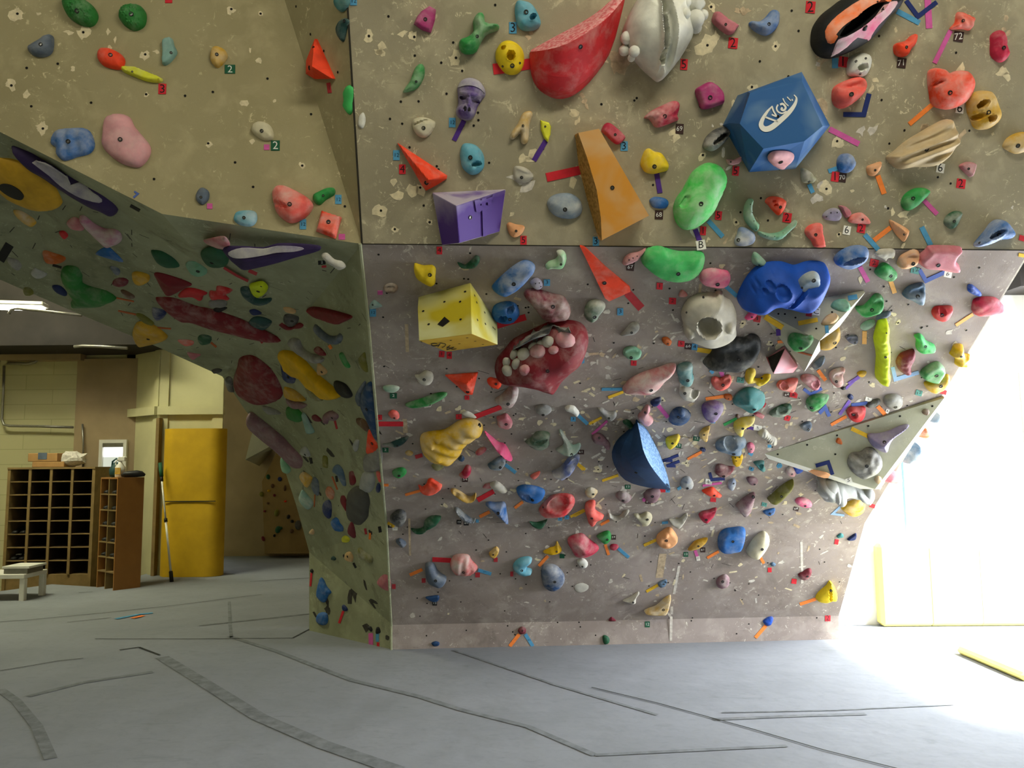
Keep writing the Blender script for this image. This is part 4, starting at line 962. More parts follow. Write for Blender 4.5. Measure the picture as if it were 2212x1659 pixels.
# ------------------------------------------------------------------ holds on the main wall (outlines read from the photo, unprojected on to the wall)
load_holds('''
@0
green beaded dome hold, upper left|beadgreen|K1|375,-5 380,50 420,110 500,150 555,145 582,95 560,40 510,0 470,-30 400,-30|460,65
small round green beaded hold|beadgreen|K1|715,65 740,38 790,27 845,40 872,85 860,150 805,178 750,155 712,110|783,83
slate grey three-lobed hold|slate|D1|165,285 235,240 270,215 315,215 312,300 270,335 200,330|243,265
small orange red rock hold|redorange|D1|580,340 600,292 660,290 725,325 745,365 720,410 660,405 610,385|660,328
long thin yellow rail hold|lemon|S1|727,405 790,400 840,415 900,440 970,470 950,492 880,485 810,460 740,430|790,428
pale teal two-bolt edge hold|paleteal|S1|968,250 1000,228 1030,232 1040,270 1058,310 1040,345 1000,385 968,380 970,310|1022,315
small yellow egg hold|mustard|D2|1255,320 1270,285 1305,278 1345,300 1358,340 1320,390 1290,400 1258,360|1295,325
blue fluted shell hold|blue|G2|300,850 325,785 400,765 520,770 563,850 540,910 460,935 380,957 335,920 330,880|407,845
big pale pink potato hold|palepink|D1|610,800 620,720 660,685 720,678 775,700 800,750 850,810 895,870 890,930 840,990 780,992 700,960 630,900 605,850|718,833
small cream pebble hold|cream|D1|1500,770 1520,735 1570,725 1620,755 1635,810 1620,835 1570,835 1515,800|1563,782
small round grey hold under dark rubber smear|slate|D1|1170,1160 1200,1120 1245,1140 1245,1190 1210,1222 1175,1200|1200,1178
pale teal small loaf hold|ltblue|D2|1398,1290 1420,1262 1490,1255 1530,1270 1532,1320 1500,1350 1440,1345 1400,1320|1457,1300
big coral red mitten hold|coral|D2|1625,1150 1650,1112 1700,1108 1780,1145 1850,1190 1870,1230 1840,1280 1790,1315 1730,1328 1670,1290 1640,1240|1730,1220|d=1660,1215,70,12,-25,.3
small green bean hold with three screws|green|D1|1870,1165 1900,1145 1960,1120 1998,1125 1998,1160 1950,1190 1910,1222 1875,1205|1930,1168
orange red cut cube hold|redorange|S2|1920,1258 2042,1298 2020,1370 2005,1425 1888,1380 1905,1320|1962,1325|s=1
small teal hold at top of inner corner|teal|D1|2000,0 2030,-30 2080,-30 2080,30 2040,72 2005,40||at=735,5
dark teal crescent hold in upper corner|dteal|D1|2060,108 2083,125 2070,170 2050,248 2020,220 2010,170 2030,125|2056,125|at=738,60
bright green pea pod hold|lgreen|D0|2050,560 2065,520 2090,508 2106,530 2106,600 2104,660 2085,685 2050,640 2055,600||at=750,210
@1
small white and navy hold beside the corner|white|D0|0,1130 25,1120 45,1170 40,1230 20,1275 -5,1275 -30,1240 -25,1170||at=790,262
magenta cut wedge hold|magenta|S1|600,110 680,58 745,95 735,200 695,325 610,300 525,240 555,165|640,192|s=1
green forked bone hold|green|D2|1190,122 1225,150 1235,220 1310,235 1370,245 1372,290 1300,320 1240,350 1190,430 1150,510 1080,540 1000,520 972,450 990,390 1060,365 1120,310 1115,210 1150,140|1155,362
light blue hold with one pocket at top|ltblue|D1|1535,60 1560,5 1630,8 1700,40 1760,130 1790,230 1760,280 1700,305 1610,300 1560,250 1535,150|1643,120|d=1710,170,38,25,40
small green leaf hold|green|D2|580,635 625,655 632,740 590,840 520,900 420,920 440,870 490,800 530,690|548,812
round yellow hold with round pocket|yellow|D0|1360,470 1400,420 1470,400 1550,430 1610,500 1625,600 1600,690 1540,740 1450,735 1390,680 1345,600 1340,520|1505,655|d=1490,555,40,47,0,.9;1415,475,22,22,0,.4|xb=1580,628;1410,660
cream eyelid shell hold|cream|D2|510,1210 560,1170 640,1170 735,1210 720,1290 660,1360 590,1365 530,1310|622,1275|d=600,1215,95,14,20,.35
light blue hold with mouth pocket|ltblue|D1|985,1520 1010,1440 1070,1425 1150,1450 1210,1520 1228,1600 1215,1680 1150,1735 1080,1735 1010,1670 990,1590|1088,1568|d=1145,1635,48,26,10,.9
pale yellow forked hold|mustard|D3|1640,1110 1690,1105 1708,1150 1680,1240 1665,1400 1625,1435 1590,1410 1585,1330 1530,1380 1490,1385 1495,1320 1560,1230 1600,1140|1612,1252
small yellow pointed hold with two holes|lemon|S0|1785,1195 1870,1220 1892,1260 1885,1340 1858,1420 1820,1370 1790,1290|1833,1260|s=1
@2
rose ribbed bar hold|rose|S1|1380,170 1405,118 1450,125 1530,190 1635,255 1610,290 1590,330 1530,345 1450,290 1380,220|1510,243
blue half moon hold|blue|D2|1745,235 1775,208 1850,210 1910,170 1960,110 2000,95 2040,130 2040,220 2010,290 1930,350 1850,335 1775,285|1940,240
red hold with a row of teeth|crimson|B2|700,1170 760,1110 850,1060 980,1005 1045,1020 1050,1080 1030,1150 1040,1190 980,1220 880,1260 810,1265 770,1210 740,1180|903,1158
magenta rounded cube hold|magenta|S1|1210,900 1270,850 1350,815 1420,850 1480,920 1492,1000 1470,1040 1290,1088 1240,1010|1355,972
charcoal oval hold with slot pocket|charcoal|D2|1285,1440 1320,1360 1400,1290 1490,1258 1560,1265 1555,1340 1500,1420 1430,1480 1370,1505 1300,1480||d=1460,1380,95,24,38,.9
crimson small bar hold|crimson|S1|275,1290 305,1235 350,1222 410,1260 505,1350 500,1390 450,1435 400,1425 330,1360 285,1320|410,1340
small yellow nodding fish head hold|yellow|D1|665,1620 700,1510 745,1475 800,1505 870,1525 920,1590 945,1645 930,1695 870,1715 790,1732 715,1715 680,1670|800,1658
pale pink strip with two screws|palepink|S1|1512,1585 1590,1590 1665,1555 1668,1600 1640,1630 1580,1645 1530,1635|1560,1612|s=1
pink hold bolted on blue faceted volume|palepink|D0|1930,1570 1980,1520 2080,1512 2160,1525 2195,1560 2150,1610 2080,1670 2010,1660 1950,1620|2058,1615
@3
white oval hold with one pocket|white|D1|565,620 580,550 650,500 720,492 775,520 785,600 750,690 690,718 620,715 570,690||d=703,628,47,30,15,.9|xb=735,545;645,570;682,690
coral red split oval hold|coral|J1|430,890 450,810 540,755 650,718 710,730 735,790 715,860 640,940 560,1000 500,1010 445,970|602,880
small orange red boomerang rock hold|redorange|D1|1000,430 1030,400 1110,380 1150,340 1200,315 1208,360 1190,420 1150,470 1120,520 1060,530 1010,500|1115,440
small orange fan coral hold|redorange|G2|1600,110 1740,165 1742,210 1710,280 1640,270 1525,270 1570,210|1645,192
rough red caterpillar hold|crimson|B1|1905,330 1960,285 2010,285 2045,340 2050,420 2075,480 2060,540 2010,580 1960,570 1905,510 1905,400|2025,445
big orange heart hold|redorange|D2|1330,680 1350,645 1400,632 1460,645 1510,685 1580,660 1660,658 1710,700 1738,780 1720,870 1660,960 1580,1005 1500,1020 1410,1000 1360,960 1345,870 1330,780|1522,865|d=1400,790,90,16,30,.25
dull yellow hold with three pockets|mustard|D2|1690,950 1710,890 1770,850 1870,845 1920,880 1960,970 1985,1060 1970,1130 1900,1195 1820,1210 1760,1190 1730,1130 1695,1040|1882,1048|d=1820,975,52,33,35,.8;1800,1088,47,27,20,.8;1897,1107,33,33,0,.8
big tan driftwood hold|sand|G1|945,1460 1010,1410 1130,1310 1260,1230 1400,1150 1500,1110 1550,1160 1560,1230 1590,1310 1550,1400 1470,1490 1380,1550 1200,1560 1070,1578 1000,1540 960,1500|1305,1395|a=118
yellow hold cut by right picture edge|mustard|D2|2022,1365 2060,1290 2150,1240 2230,1235 2300,1300 2290,1390 2212,1420 2140,1435 2060,1400|2155,1360
small pink shield hold|rose|S2|1610,1545 1680,1510 1750,1525 1752,1570 1720,1650 1680,1630 1640,1590|1695,1575
blue knotted rope ball hold|blue|B2|470,1500 500,1445 560,1430 610,1450 645,1520 610,1590 550,1615 480,1590
peach cup hold|peach|D1|745,1560 800,1530 880,1510 870,1580 820,1640 760,1630|823,1588
@6
small dark stone hold with white chip|olive|D3|140,100 200,120 245,160 275,200 240,240 200,240 150,230 130,160|205,225
green half moon hold|green|D1|1075,400 1110,340 1190,290 1280,285 1333,315 1300,370 1240,430 1180,480 1120,495 1075,450|1177,382
grey lilac pebble hold|lilac|D2|335,535 380,490 440,470 490,490 510,550 480,590 400,590 345,570||xb=410,517;468,515;368,553
tiny pink fin hold|rose|S1|480,450 540,455 590,500 590,540 560,565 530,540 510,490|
salmon pink wavy hold|coral|D2|570,590 600,540 660,515 710,520 770,580 775,620 720,620 620,615|705,580
small dark green chin hold|dgreen|D2|1470,590 1500,540 1570,500 1630,515 1610,580 1570,650 1530,668 1480,630|1560,597
blue jug hold with triangular pocket|blue|D2|1760,800 1850,690 1900,620 1960,580 2030,590 2080,640 2115,710 2080,760 1990,770 1900,810 1810,835 1765,830|1962,722|d=1960,720,75,28,32,.7|xb=1802,797
coral red trapezoid hold|coral|S1|168,690 200,640 270,612 320,620 330,700 350,800 350,838 260,835 230,780 190,740|268,722
peach kite hold|peach|R1|960,590 1010,600 1130,670 1140,710 1100,785 1060,760 1010,700|1092,718
blue mouth hold|blue|D2|445,940 500,880 590,840 680,828 750,850 765,900 740,960 660,1015 580,1040 500,1025 450,990||d=625,962,105,26,15,.9
grey bone hold beside blue mouth hold|bone|D2|820,890 860,860 930,855 1000,860 1010,900 985,940 940,935 920,965 880,940 830,915|
peach rail hold with dark top|peach|J2|1030,990 1060,930 1120,890 1180,865 1230,880 1235,930 1190,990 1120,1020 1050,1025|1178,993
big pink wedge hold with grey bar|rose|S1|1225,930 1300,860 1350,830 1620,840 1590,900 1570,960 1610,1010 1600,1050 1540,1060 1400,1035 1280,1025 1225,980|1413,1008
small green mound hold above orange tape|green|D1|818,1075 860,1010 910,988 960,1010 1025,1075 1025,1110 980,1145 930,1150 860,1120|970,1108
teal triangular jug hold|steel|J1|1085,1270 1140,1210 1230,1180 1285,1185 1290,1250 1270,1340 1220,1360 1150,1320 1090,1300|1228,1310
small royal blue crystal hold|cobalt|B1|1690,1195 1730,1190 1780,1230 1815,1270 1800,1290 1740,1280 1690,1250|
big crimson loaf hold at right wall edge|crimson|D1|1730,1390 1750,1330 1820,1310 1930,1310 1990,1345 2035,1410 1990,1450 1900,1470 1780,1478 1730,1440||at=2110,665
red swirled button hold|red|D1|1352,1450 1380,1400 1450,1390 1545,1395 1540,1450 1500,1510 1440,1530 1380,1505|1447,1475|d=1450,1440,30,30,0,.3
green banana jug hold|green|J1|650,1400 720,1390 790,1320 830,1282 880,1290 905,1340 880,1400 800,1445 710,1468 655,1440|795,1427
small slate splinter hold|slate|R1|830,1500 870,1455 960,1438 970,1470 930,1500 850,1520|
pale green wrinkled hold|mint|B2|690,1570 740,1530 810,1518 825,1550 780,1590 720,1612 690,1600|
green ridged hold on triangular volume|mint|B1|410,1380 450,1330 530,1320 580,1360 590,1420 520,1435 440,1410|
tan flat hold on triangular volume|tan|S1|320,1540 370,1475 440,1450 480,1480 470,1520 420,1555 340,1560|
@4
cream bone lip hold|bone|D1|1520,110 1545,85 1620,95 1690,140 1718,190 1690,230 1640,250 1570,245 1525,220 1515,170|1598,200|u=1610,120,95,25,-25,.3
grey teal clam hold|greyblue|D2|1855,440 1900,385 1990,355 2090,360 2170,410 2205,490 2190,560 2130,605 2040,612 1950,590 1885,540 1860,490|2030,520
small peach tooth hold|peach|D0|1450,680 1475,645 1540,665 1620,680 1625,720 1590,770 1530,798 1480,770|1543,733
dark green crescent jug hold|dgreen|D1|960,1050 990,1055 1040,1070 1110,1010 1145,980 1180,1000 1175,1050 1130,1095 1060,1105 990,1095|1122,1082
smooth yellow winged hold|yellow|D0|530,1065 570,1070 630,1085 710,1080 745,1120 738,1190 740,1250 700,1280 640,1260 560,1210 530,1150|685,1170
long blue pill hold|blue|D2|1305,1290 1400,1190 1520,1090 1620,1038 1700,1055 1735,1110 1680,1190 1580,1290 1460,1365 1390,1365 1320,1320|1520,1262
pale green claw hold|lgreen|D3|1835,1080 1870,1040 1930,1020 1960,985 1945,940 1990,925 2030,950 2045,1010 2020,1080 1980,1105 1900,1100 1850,1110|1990,1065
lilac button hold with three screws|lilac|D2|1680,1250 1720,1210 1760,1205 1800,1240 1805,1290 1770,1315 1720,1305||xb=1737,1255;1775,1250;1790,1285
dark brown disc hold with pale rim|brown|J2|220,1300 250,1265 310,1255 355,1275 368,1310 340,1345 280,1348 235,1330|
dark crimson bubbly hold|maroon|B2|1620,1370 1650,1325 1730,1318 1820,1340 1920,1370 2010,1390 2060,1450 2090,1530 2060,1600 1990,1620 1880,1630 1800,1600 1740,1520 1670,1440|1910,1487
blue skull-like hold with two pockets|blue|D1|1300,1560 1320,1490 1390,1450 1480,1442 1545,1470 1575,1530 1570,1590 1520,1640 1440,1655 1350,1640 1305,1600|1482,1612|d=1410,1600,40,28,35,.8;1485,1520,35,25,30,.8
pale teal arrowhead hold|paleteal|R2|85,1470 120,1425 150,1430 210,1480 150,1500 90,1510|115,1467
@5
tall bright green kidney hold|brightgreen|D2|1250,90 1330,52 1400,60 1460,90 1510,160 1520,250 1490,340 1440,450 1380,560 1300,650 1200,710 1110,722 1040,670 1005,580 1000,490 1030,400 1090,320 1140,220 1190,140|1265,462|d=1110,440,70,30,60,.18
wide green kidney hold|lgreen|D1|670,1000 710,930 790,900 870,898 940,920 1040,945 1150,948 1250,945 1295,970 1303,1030 1270,1120 1190,1200 1080,1230 960,1230 850,1200 740,1120 680,1060|1038,1160|d=1090,985,160,40,-6,.35
hot pink bean hold|pink|D2|1250,1190 1290,1130 1370,1108 1450,1120 1530,1135 1558,1180 1550,1250 1480,1298 1390,1295 1300,1275 1255,1230|1430,1265
small blue brain hold|blue|B1|750,430 790,395 850,395 920,415 943,455 920,500 850,510 780,490|
pale pink claw hold with three screws|palepink|D1|485,1065 505,1000 560,960 640,945 715,905 690,950 640,1010 570,1050||xb=548,1020;587,1002;628,980
long orange pyramid hold pointing up|redorange|F1|62,898 110,910 320,1110 560,1310 565,1345 350,1443 310,1410 200,1180|303,1250|p=330,1190
pale green chain hold curving down|mint|D2|1690,570 1700,480 1740,410 1785,420 1770,480 1775,560 1810,630 1840,670 1815,740 1760,700 1710,640||H=.05|xb=1757,468;1773,550;1792,632;1812,715
pale green chain hold curving right|mint|D2|1840,735 1950,755 2050,740 2120,690 2205,620 2200,680 2120,760 2050,820 1950,820 1850,780||H=.05|xb=1905,780;1997,788;2080,752
orange red pitted small hold|redorange|D1|1905,440 1940,395 2010,388 2080,410 2113,450 2090,520 2040,578 1990,540 1940,480|2055,495|d=1990,440,18,14,0,.4;2010,470,16,14,0,.4
blue and white swirl hold|blue|D3|1640,710 1680,692 1740,715 1790,750 1805,810 1780,860 1700,885 1620,875 1598,830 1625,770|1635,822
small green grey horn hold|mint|R2|1790,950 1830,960 1910,1040 1905,1080 1850,1088 1780,1060 1770,1000|1845,1072
dark green marbled hold|dgreen|D3|110,1500 150,1440 230,1420 300,1450 310,1500 260,1560 230,1610 170,1640 120,1610 100,1550|205,1590
tiny hot pink lip hold beside the volume|hotpink|D0|1700,1600 1740,1550 1800,1510 1828,1530 1815,1580 1770,1610 1720,1615|1770,1590
tiny red hold with a grey lump|red|D2|1040,1380 1070,1320 1110,1340 1130,1375 1090,1390|
big pale donut hold with dark centre|bone|D1|1075,1600 1085,1530 1140,1440 1240,1385 1360,1370 1410,1375 1440,1355 1490,1365 1500,1410 1570,1450 1610,1530 1620,1600 1600,1670 1620,1750 1540,1820 1450,1860 1340,1880 1230,1850 1120,1800 1100,1740 1090,1670||d=1337,1667,105,92,0,.95|u=1465,1395,40,40,0,.35;1130,1770,60,60,0,.3;1570,1700,60,60,0,.3|xb=1290,1400;1115,1525
@8
grey tongue hold|grey|D2|460,205 510,150 580,80 640,85 650,140 600,190 540,200|573,178
mint frog mouth hold|mint|J1|490,360 530,325 600,320 665,360 668,400 620,440 560,438 500,410|568,427
small brown orange barrel hold|dorange|D0|875,240 895,225 930,225 970,260 968,290 945,307 905,295 880,270|935,288
black and grey boat hold|charcoal|J1|1290,475 1360,400 1400,340 1500,270 1600,240 1700,240 1770,207 1840,230 1865,290 1840,370 1790,440 1700,500 1590,535 1450,532 1350,525 1300,500|1645,460
long red grey leaf hold|crimson|D3|485,740 560,650 700,580 860,530 940,500 1000,495 1018,520 980,590 900,660 850,720 770,775 640,785 520,775|768,752
teal two-lobed tooth hold|teal|D2|1020,560 1030,510 1090,480 1160,480 1185,520 1180,580 1195,640 1160,700 1090,705 1050,670 1040,620|1132,655
rose pink smile hold|coral|J1|1368,650 1400,620 1460,635 1500,610 1550,605 1570,640 1550,690 1490,730 1420,740 1375,700|1485,707
yellow lumpy bowtie hold|yellow|D1|1703,620 1720,560 1750,540 1800,545 1810,580 1785,630 1850,640 1900,600 1958,600 1940,640 1880,685 1820,700 1790,665 1720,675|1872,637
pale cream spoon hold|bone|D1|1050,790 1060,730 1110,718 1160,735 1200,760 1250,760 1245,800 1200,850 1150,857 1090,840|1103,782|d=1195,795,38,32,40,.5
big teal shark nose hold|teal|R1|1588,860 1620,800 1710,740 1800,740 1890,790 1903,850 1890,910 1830,960 1760,985 1680,940 1600,900|1795,943
tiny orange barrel hold|dorange|D0|1490,800 1530,787 1570,800 1575,840 1540,850 1500,835|1537,838
slate blue hold with ball|dblue|D1|945,1040 965,980 1010,935 1070,925 1130,950 1165,1000 1130,1060 1060,1095 990,1090 950,1070|1043,1020|u=1065,970,38,38,0,.4
purple plum hold|plum|D2|1275,920 1310,880 1380,860 1450,875 1490,910 1480,960 1430,1030 1380,1065 1320,1050 1280,990|1413,985
small black beak hold|navy|J1|760,870 800,840 862,822 865,860 830,895 780,905|
pale pink crumpled hold|palepink|D1|635,1010 680,960 720,905 750,910 760,950 740,985 790,1040 770,1080 710,1098 660,1060|708,970
grey fin hold beside yellow tape|grey|D2|235,940 280,930 340,965 410,965 425,1000 390,1040 350,1052 300,1020|348,1030
small mauve nodule hold|mauve|D1|175,1220 210,1185 270,1190 320,1235 360,1290 355,1335 310,1330 280,1290 200,1270|250,1225
olive and black half hold on the blue fin|dgreen|S2|485,1070 520,1045 560,1060 610,1130 590,1140 530,1120|
dark green clam hold|dgreen|D2|1945,975 1990,940 2060,905 2130,888 2168,915 2150,970 2080,1010 2000,1015 1950,1000||d=2070,955,55,28,15,.4
yellow bent finger hold|yellow|D2|1590,1110 1610,1060 1680,1030 1790,1022 1797,1045 1760,1090 1700,1120 1685,1180 1650,1205 1605,1170|1680,1133
white ribbed lip hold|bone|G2|1830,1190 1860,1150 1910,1145 1960,1200 2020,1240 2005,1285 1950,1285 1890,1230|1935,1270
yellow soap hold with bubble|yellow|D1|912,1260 930,1225 980,1210 1040,1195 1055,1230 1020,1290 950,1335 925,1310|980,1280|u=1005,1235,30,25,0,.4
dull yellow triangular flake hold|mustard|S2|1245,1190 1290,1130 1353,1112 1340,1180 1325,1255 1270,1240|1295,1195
big blue stone with cup and white corner|steel|D2|1410,1320 1420,1270 1490,1225 1560,1212 1620,1215 1690,1225 1718,1270 1700,1310 1670,1330 1670,1390 1600,1400 1520,1380 1430,1350|1590,1388|d=1555,1290,58,52,0,.6
small amber hold with four screws|gold|S0|1570,1410 1590,1395 1675,1390 1678,1440 1650,1490 1600,1503 1580,1470||xb=1607,1425;1648,1420;1615,1455
small pink cylinder hold|pink|D2|1722,1300 1750,1272 1790,1290 1800,1330 1780,1365 1740,1370|1765,1337
dark blue teardrop nub hold|navy|D0|1253,1335 1280,1322 1310,1340 1300,1362 1270,1355|
maroon soft lip hold|maroon|D2|1400,1560 1420,1500 1470,1490 1530,1510 1600,1520 1560,1580 1490,1615 1430,1600|1490,1608
small teal jug hold with black cup|teal|D1|1785,1470 1850,1455 1895,1460 1890,1500 1908,1550 1860,1555 1820,1510||d=1862,1508,22,22,0,.9
small chalky pink stub hold|rose|D3|2105,1560 2140,1510 2190,1530 2212,1570 2190,1605 2130,1600|2170,1587
white and slate ball hold|dblue|D3|1055,1690 1090,1625 1150,1615 1190,1680 1180,1720 1130,1735 1080,1720|1128,1728
pink pocketed double hold|coral|D2|2018,700 2050,660 2110,655 2140,640 2230,640 2212,720 2180,770 2120,760 2040,740||d=2093,710,38,28,0,.5|at=1700,828
@9
yellow shell hold on tri volume edge|mustard|D2|290,300 320,230 380,170 450,110 490,120 500,190 470,250 400,310 330,318|447,262
green crested hold under the volume|green|J2|5,220 40,180 110,185 170,205 220,200 243,240 210,300 160,325 90,320 50,280|142,290
dark blue tab hold|navy|J2|542,215 570,195 650,195 665,235 640,265 590,262|635,262
long vertical lime caterpillar hold|lime|D0|860,60 890,40 935,45 945,110 940,200 955,290 950,400 945,480 955,560 930,610 880,622 835,600 830,520 840,400 830,320 815,230 835,140|920,397|H=.09|xb=908,135
pale green smooth arrow hold|lgreen|D1|1190,200 1240,180 1280,210 1300,245 1380,285 1375,330 1310,350 1230,345 1205,300 1210,240|1293,297
dark crimson brain hold|maroon|B1|1020,440 1060,370 1130,340 1190,330 1195,400 1160,470 1160,540 1100,555 1040,510|
amber four-armed star hold|gold|D1|1520,370 1545,330 1560,290 1610,278 1645,290 1645,330 1660,370 1710,375 1680,410 1685,460 1640,470 1570,465 1575,420 1550,385|1628,392
green stacked block hold|green|S2|1245,560 1260,520 1330,470 1410,443 1460,480 1475,520 1440,580 1400,625 1310,610 1260,585|1397,570
mustard ribbed thumb hold|gold|D2|1283,640 1330,620 1420,600 1480,565 1515,570 1520,620 1480,680 1400,720 1350,725 1300,690|1437,668
white-capped slate fin hold|slate|R2|235,480 270,440 330,395 355,395 355,440 310,490 260,515|
red and grey mitten jug hold|red|J3|395,560 440,520 520,500 545,520 520,560 525,600 500,640 440,650 410,620|450,600
small amber dab hold|gold|D1|655,545 690,525 740,530 735,560 700,582 665,570|
pink pitted double hold|rose|D2|130,585 165,560 240,565 300,600 313,640 290,685 240,697 190,660 140,620||d=265,645,35,30,0,.5
dark grey flat tongue hold|charcoal|D2|740,840 790,805 850,785 873,800 860,835 800,865 750,865|
grey ball hold with chalk cloud|grey|D2|900,800 940,755 1010,745 1070,770 1082,820 1050,865 990,880 930,860|1013,862
green speckled shell hold|green|B2|180,820 210,770 270,745 380,750 388,780 350,830 300,870 240,897 195,880|227,868
red round-cup hold|red|D1|557,910 590,865 660,860 728,865 733,920 700,975 640,998 590,975|623,932|d=623,932,30,28,0,.4
small slate hook hold|slate|J2|120,1040 160,1010 215,1000 235,1030 215,1070 180,1080 140,1065|203,1072
tiny round dark blue hold|navy|D0|565,765 590,740 618,760 615,785 585,790|
small orange chip on big triangular volume|dorange|S0|455,1180 475,1150 505,1165 515,1207 470,1200|
lilac bird wing hold on triangular volume|lilac|R1|755,1150 770,1120 860,1115 960,1090 1050,1050 1120,1032 1140,1045 1080,1100 1000,1160 960,1220 935,1290 860,1270 790,1220|907,1185
big grey cracked boulder hold on triangular volume|dgrey|B2|568,1370 600,1300 690,1285 740,1250 800,1250 850,1290 890,1350 890,1410 850,1470 780,1510 700,1530 620,1480 575,1420|745,1412
small brown nut hold near volume tip|brown|D2|1260,900 1290,880 1325,890 1328,920 1305,940 1270,925|
small beige stub at volume bottom|tan|D2|815,1540 845,1505 880,1520 880,1560 850,1580|
tiny brown black comma hold|charcoal|D0|500,685 530,672 552,685 520,700|
small blue sponge hold at volume edge|cobalt|B1|60,1420 110,1408 158,1435 130,1470 80,1478|
orange blade on lower volume edge|peach|R1|170,1440 260,1455 370,1480 402,1505 380,1525 280,1495|
@7
grey flower shell hold|bone|D2|535,605 580,600 640,560 700,575 722,620 700,680 640,698 580,680 555,640|628,645
orange triangle hold pointing down|redorange|F1|838,610 1163,585 1110,800 1055,800|1060,768|p=1050,690
small orange crumpled hold|redorange|B1|1255,650 1290,625 1350,640 1390,640 1400,690 1370,738 1300,720 1265,690|1343,690
crimson white slipper hold|maroon|D3|1330,850 1400,800 1480,720 1530,715 1568,750 1550,850 1500,910 1440,918 1370,890|1463,888
green leaf hold with pale middle|green|R2|440,895 500,870 600,840 700,800 790,780 855,782 840,820 760,870 680,905 560,930 470,925|685,898
small pale cracked hold above dark tag|mint|D3|215,720 290,700 380,720 360,760 300,775 240,760|
small coral drum hold|coral|D1|270,980 310,950 360,965 382,1005 370,1038 310,1030 280,1010|330,1028
white lipped smear hold|bone|D2|1000,975 1050,960 1110,985 1150,1025 1080,1020 1020,1000|
small grey pebble hold|grey|D2|1730,940 1760,905 1830,895 1890,925 1890,970 1830,1002 1770,995|1812,997
white vertebra hold|white|D1|2030,925 2060,905 2120,910 2150,940 2175,980 2140,1015 2110,985 2060,960 2035,950|
rose block hold with pale corner|rose|S2|1350,1020 1400,1000 1450,988 1500,1050 1505,1100 1460,1128 1370,1110 1355,1060|1443,1090
teal duckbill hold in left corner|dteal|R2|215,1290 280,1280 380,1240 475,1215 430,1280 360,1320 270,1310|360,1307
big yellow brain and ribs hold|gold|G2|585,1250 620,1200 720,1180 830,1165 920,1110 1010,1060 1090,1053 1160,1070 1210,1120 1200,1180 1120,1230 1040,1290 990,1380 920,1450 840,1480 720,1455 640,1400 600,1340|1178,1130|u=760,1270,30,22,0,.15;700,1300,28,20,0,.15;820,1220,30,22,0,.15;740,1430,60,30,10,.15
hot pink spear hold|hotpink|R1|1230,1175 1280,1210 1370,1280 1440,1310 1508,1445 1440,1430 1370,1380 1300,1290|1397,1357
dark green split pod hold|dgreen|D2|1632,1265 1690,1230 1740,1175 1820,1165 1883,1190 1870,1250 1870,1300 1800,1340 1720,1330 1670,1295||d=1790,1262,70,18,15,.4
pale teal mushroom hook hold|paleteal|R3|1940,1350 2000,1320 2020,1270 1970,1170 2000,1160 2050,1240 2110,1310 2170,1290 2190,1310 2160,1370 2100,1400 2000,1390|2093,1387
crimson frayed knob hold|crimson|B2|1140,1370 1180,1330 1230,1320 1250,1345 1200,1390 1150,1395|
dark steel bowl hold below pink spear|steel|J2|1260,1500 1310,1460 1380,1415 1430,1440 1435,1490 1390,1530 1310,1530|1385,1520
blue and white boat hold|cobalt|J3|1900,1570 1980,1530 2060,1440 2120,1400 2178,1410 2160,1470 2090,1550 2010,1600 1950,1595|
small bright green knob hold|green|D1|310,1560 360,1530 420,1525 455,1560 430,1605 370,1625 320,1600|378,1602
dark olive pebble hold under yellow brain|olive|D2|700,1500 760,1480 830,1490 800,1540 740,1550|
crimson mouse hold|crimson|D2|975,1600 1010,1560 1050,1500 1095,1520 1085,1590 1040,1622|
small coral clip hold|coral|D1|1685,1610 1720,1580 1780,1560 1770,1600 1720,1635|
tiny yellow mound hold|mustard|D2|440,1370 475,1350 520,1375 500,1400 455,1395|
small blue knot hold beside the yellow brain|dblue|B1|965,1440 1000,1400 1030,1430 1010,1460|
''')
o = make_hold(3, 'large black and orange open lip hold', 'black', 'D', 0, parse_pts('245,350 265,240 340,130 440,50 540,-20 700,-60 1070,-40 1060,30 1010,110 930,180 850,290 760,390 600,480 480,525 400,538 310,510 255,430'), (727, 248),
    dents=[(680, 190, 250, 50, 38, .8)], H=.16, patch=[('orange_lip', 'orange', 2, parse_pts('355,290 420,190 540,90 680,0 830,-50 980,-40 960,20 890,15 800,45 700,110 600,190 520,250 465,320 470,345 440,400 380,400')),
    ('pink_lip', 'pink', 3, parse_pts('420,530 440,450 480,370 560,340 700,260 830,150 920,40 1000,10 1030,30 960,130 850,240 790,330 760,380 660,350 560,440'))])
make_hold(1, 'purple gorilla face hold', 'purple', 'D', 2, parse_pts('960,870 1000,800 1080,772 1170,800 1225,870 1238,940 1200,1000 1160,1060 1140,1130 1100,1185 1030,1195 960,1160 942,1100 965,1040 965,960'),
    dents=[(1015, 975, 36, 18, -15, .45), (1140, 1005, 42, 18, -10, .45), (1035, 1088, 15, 24, 0, .4), (1073, 1096, 15, 22, 0, .4)], bumps=[(1085, 940, 115, 28, -12, .22), (1045, 1110, 90, 75, 0, .3), (1075, 1010, 22, 60, 0, .2)], H=.07, dens=1500,
    patch=[('hair', 'lilac', 3, parse_pts('962,870 1000,802 1080,776 1168,803 1222,870 1232,930 1190,890 1130,860 1060,850 1000,860'), .006)])
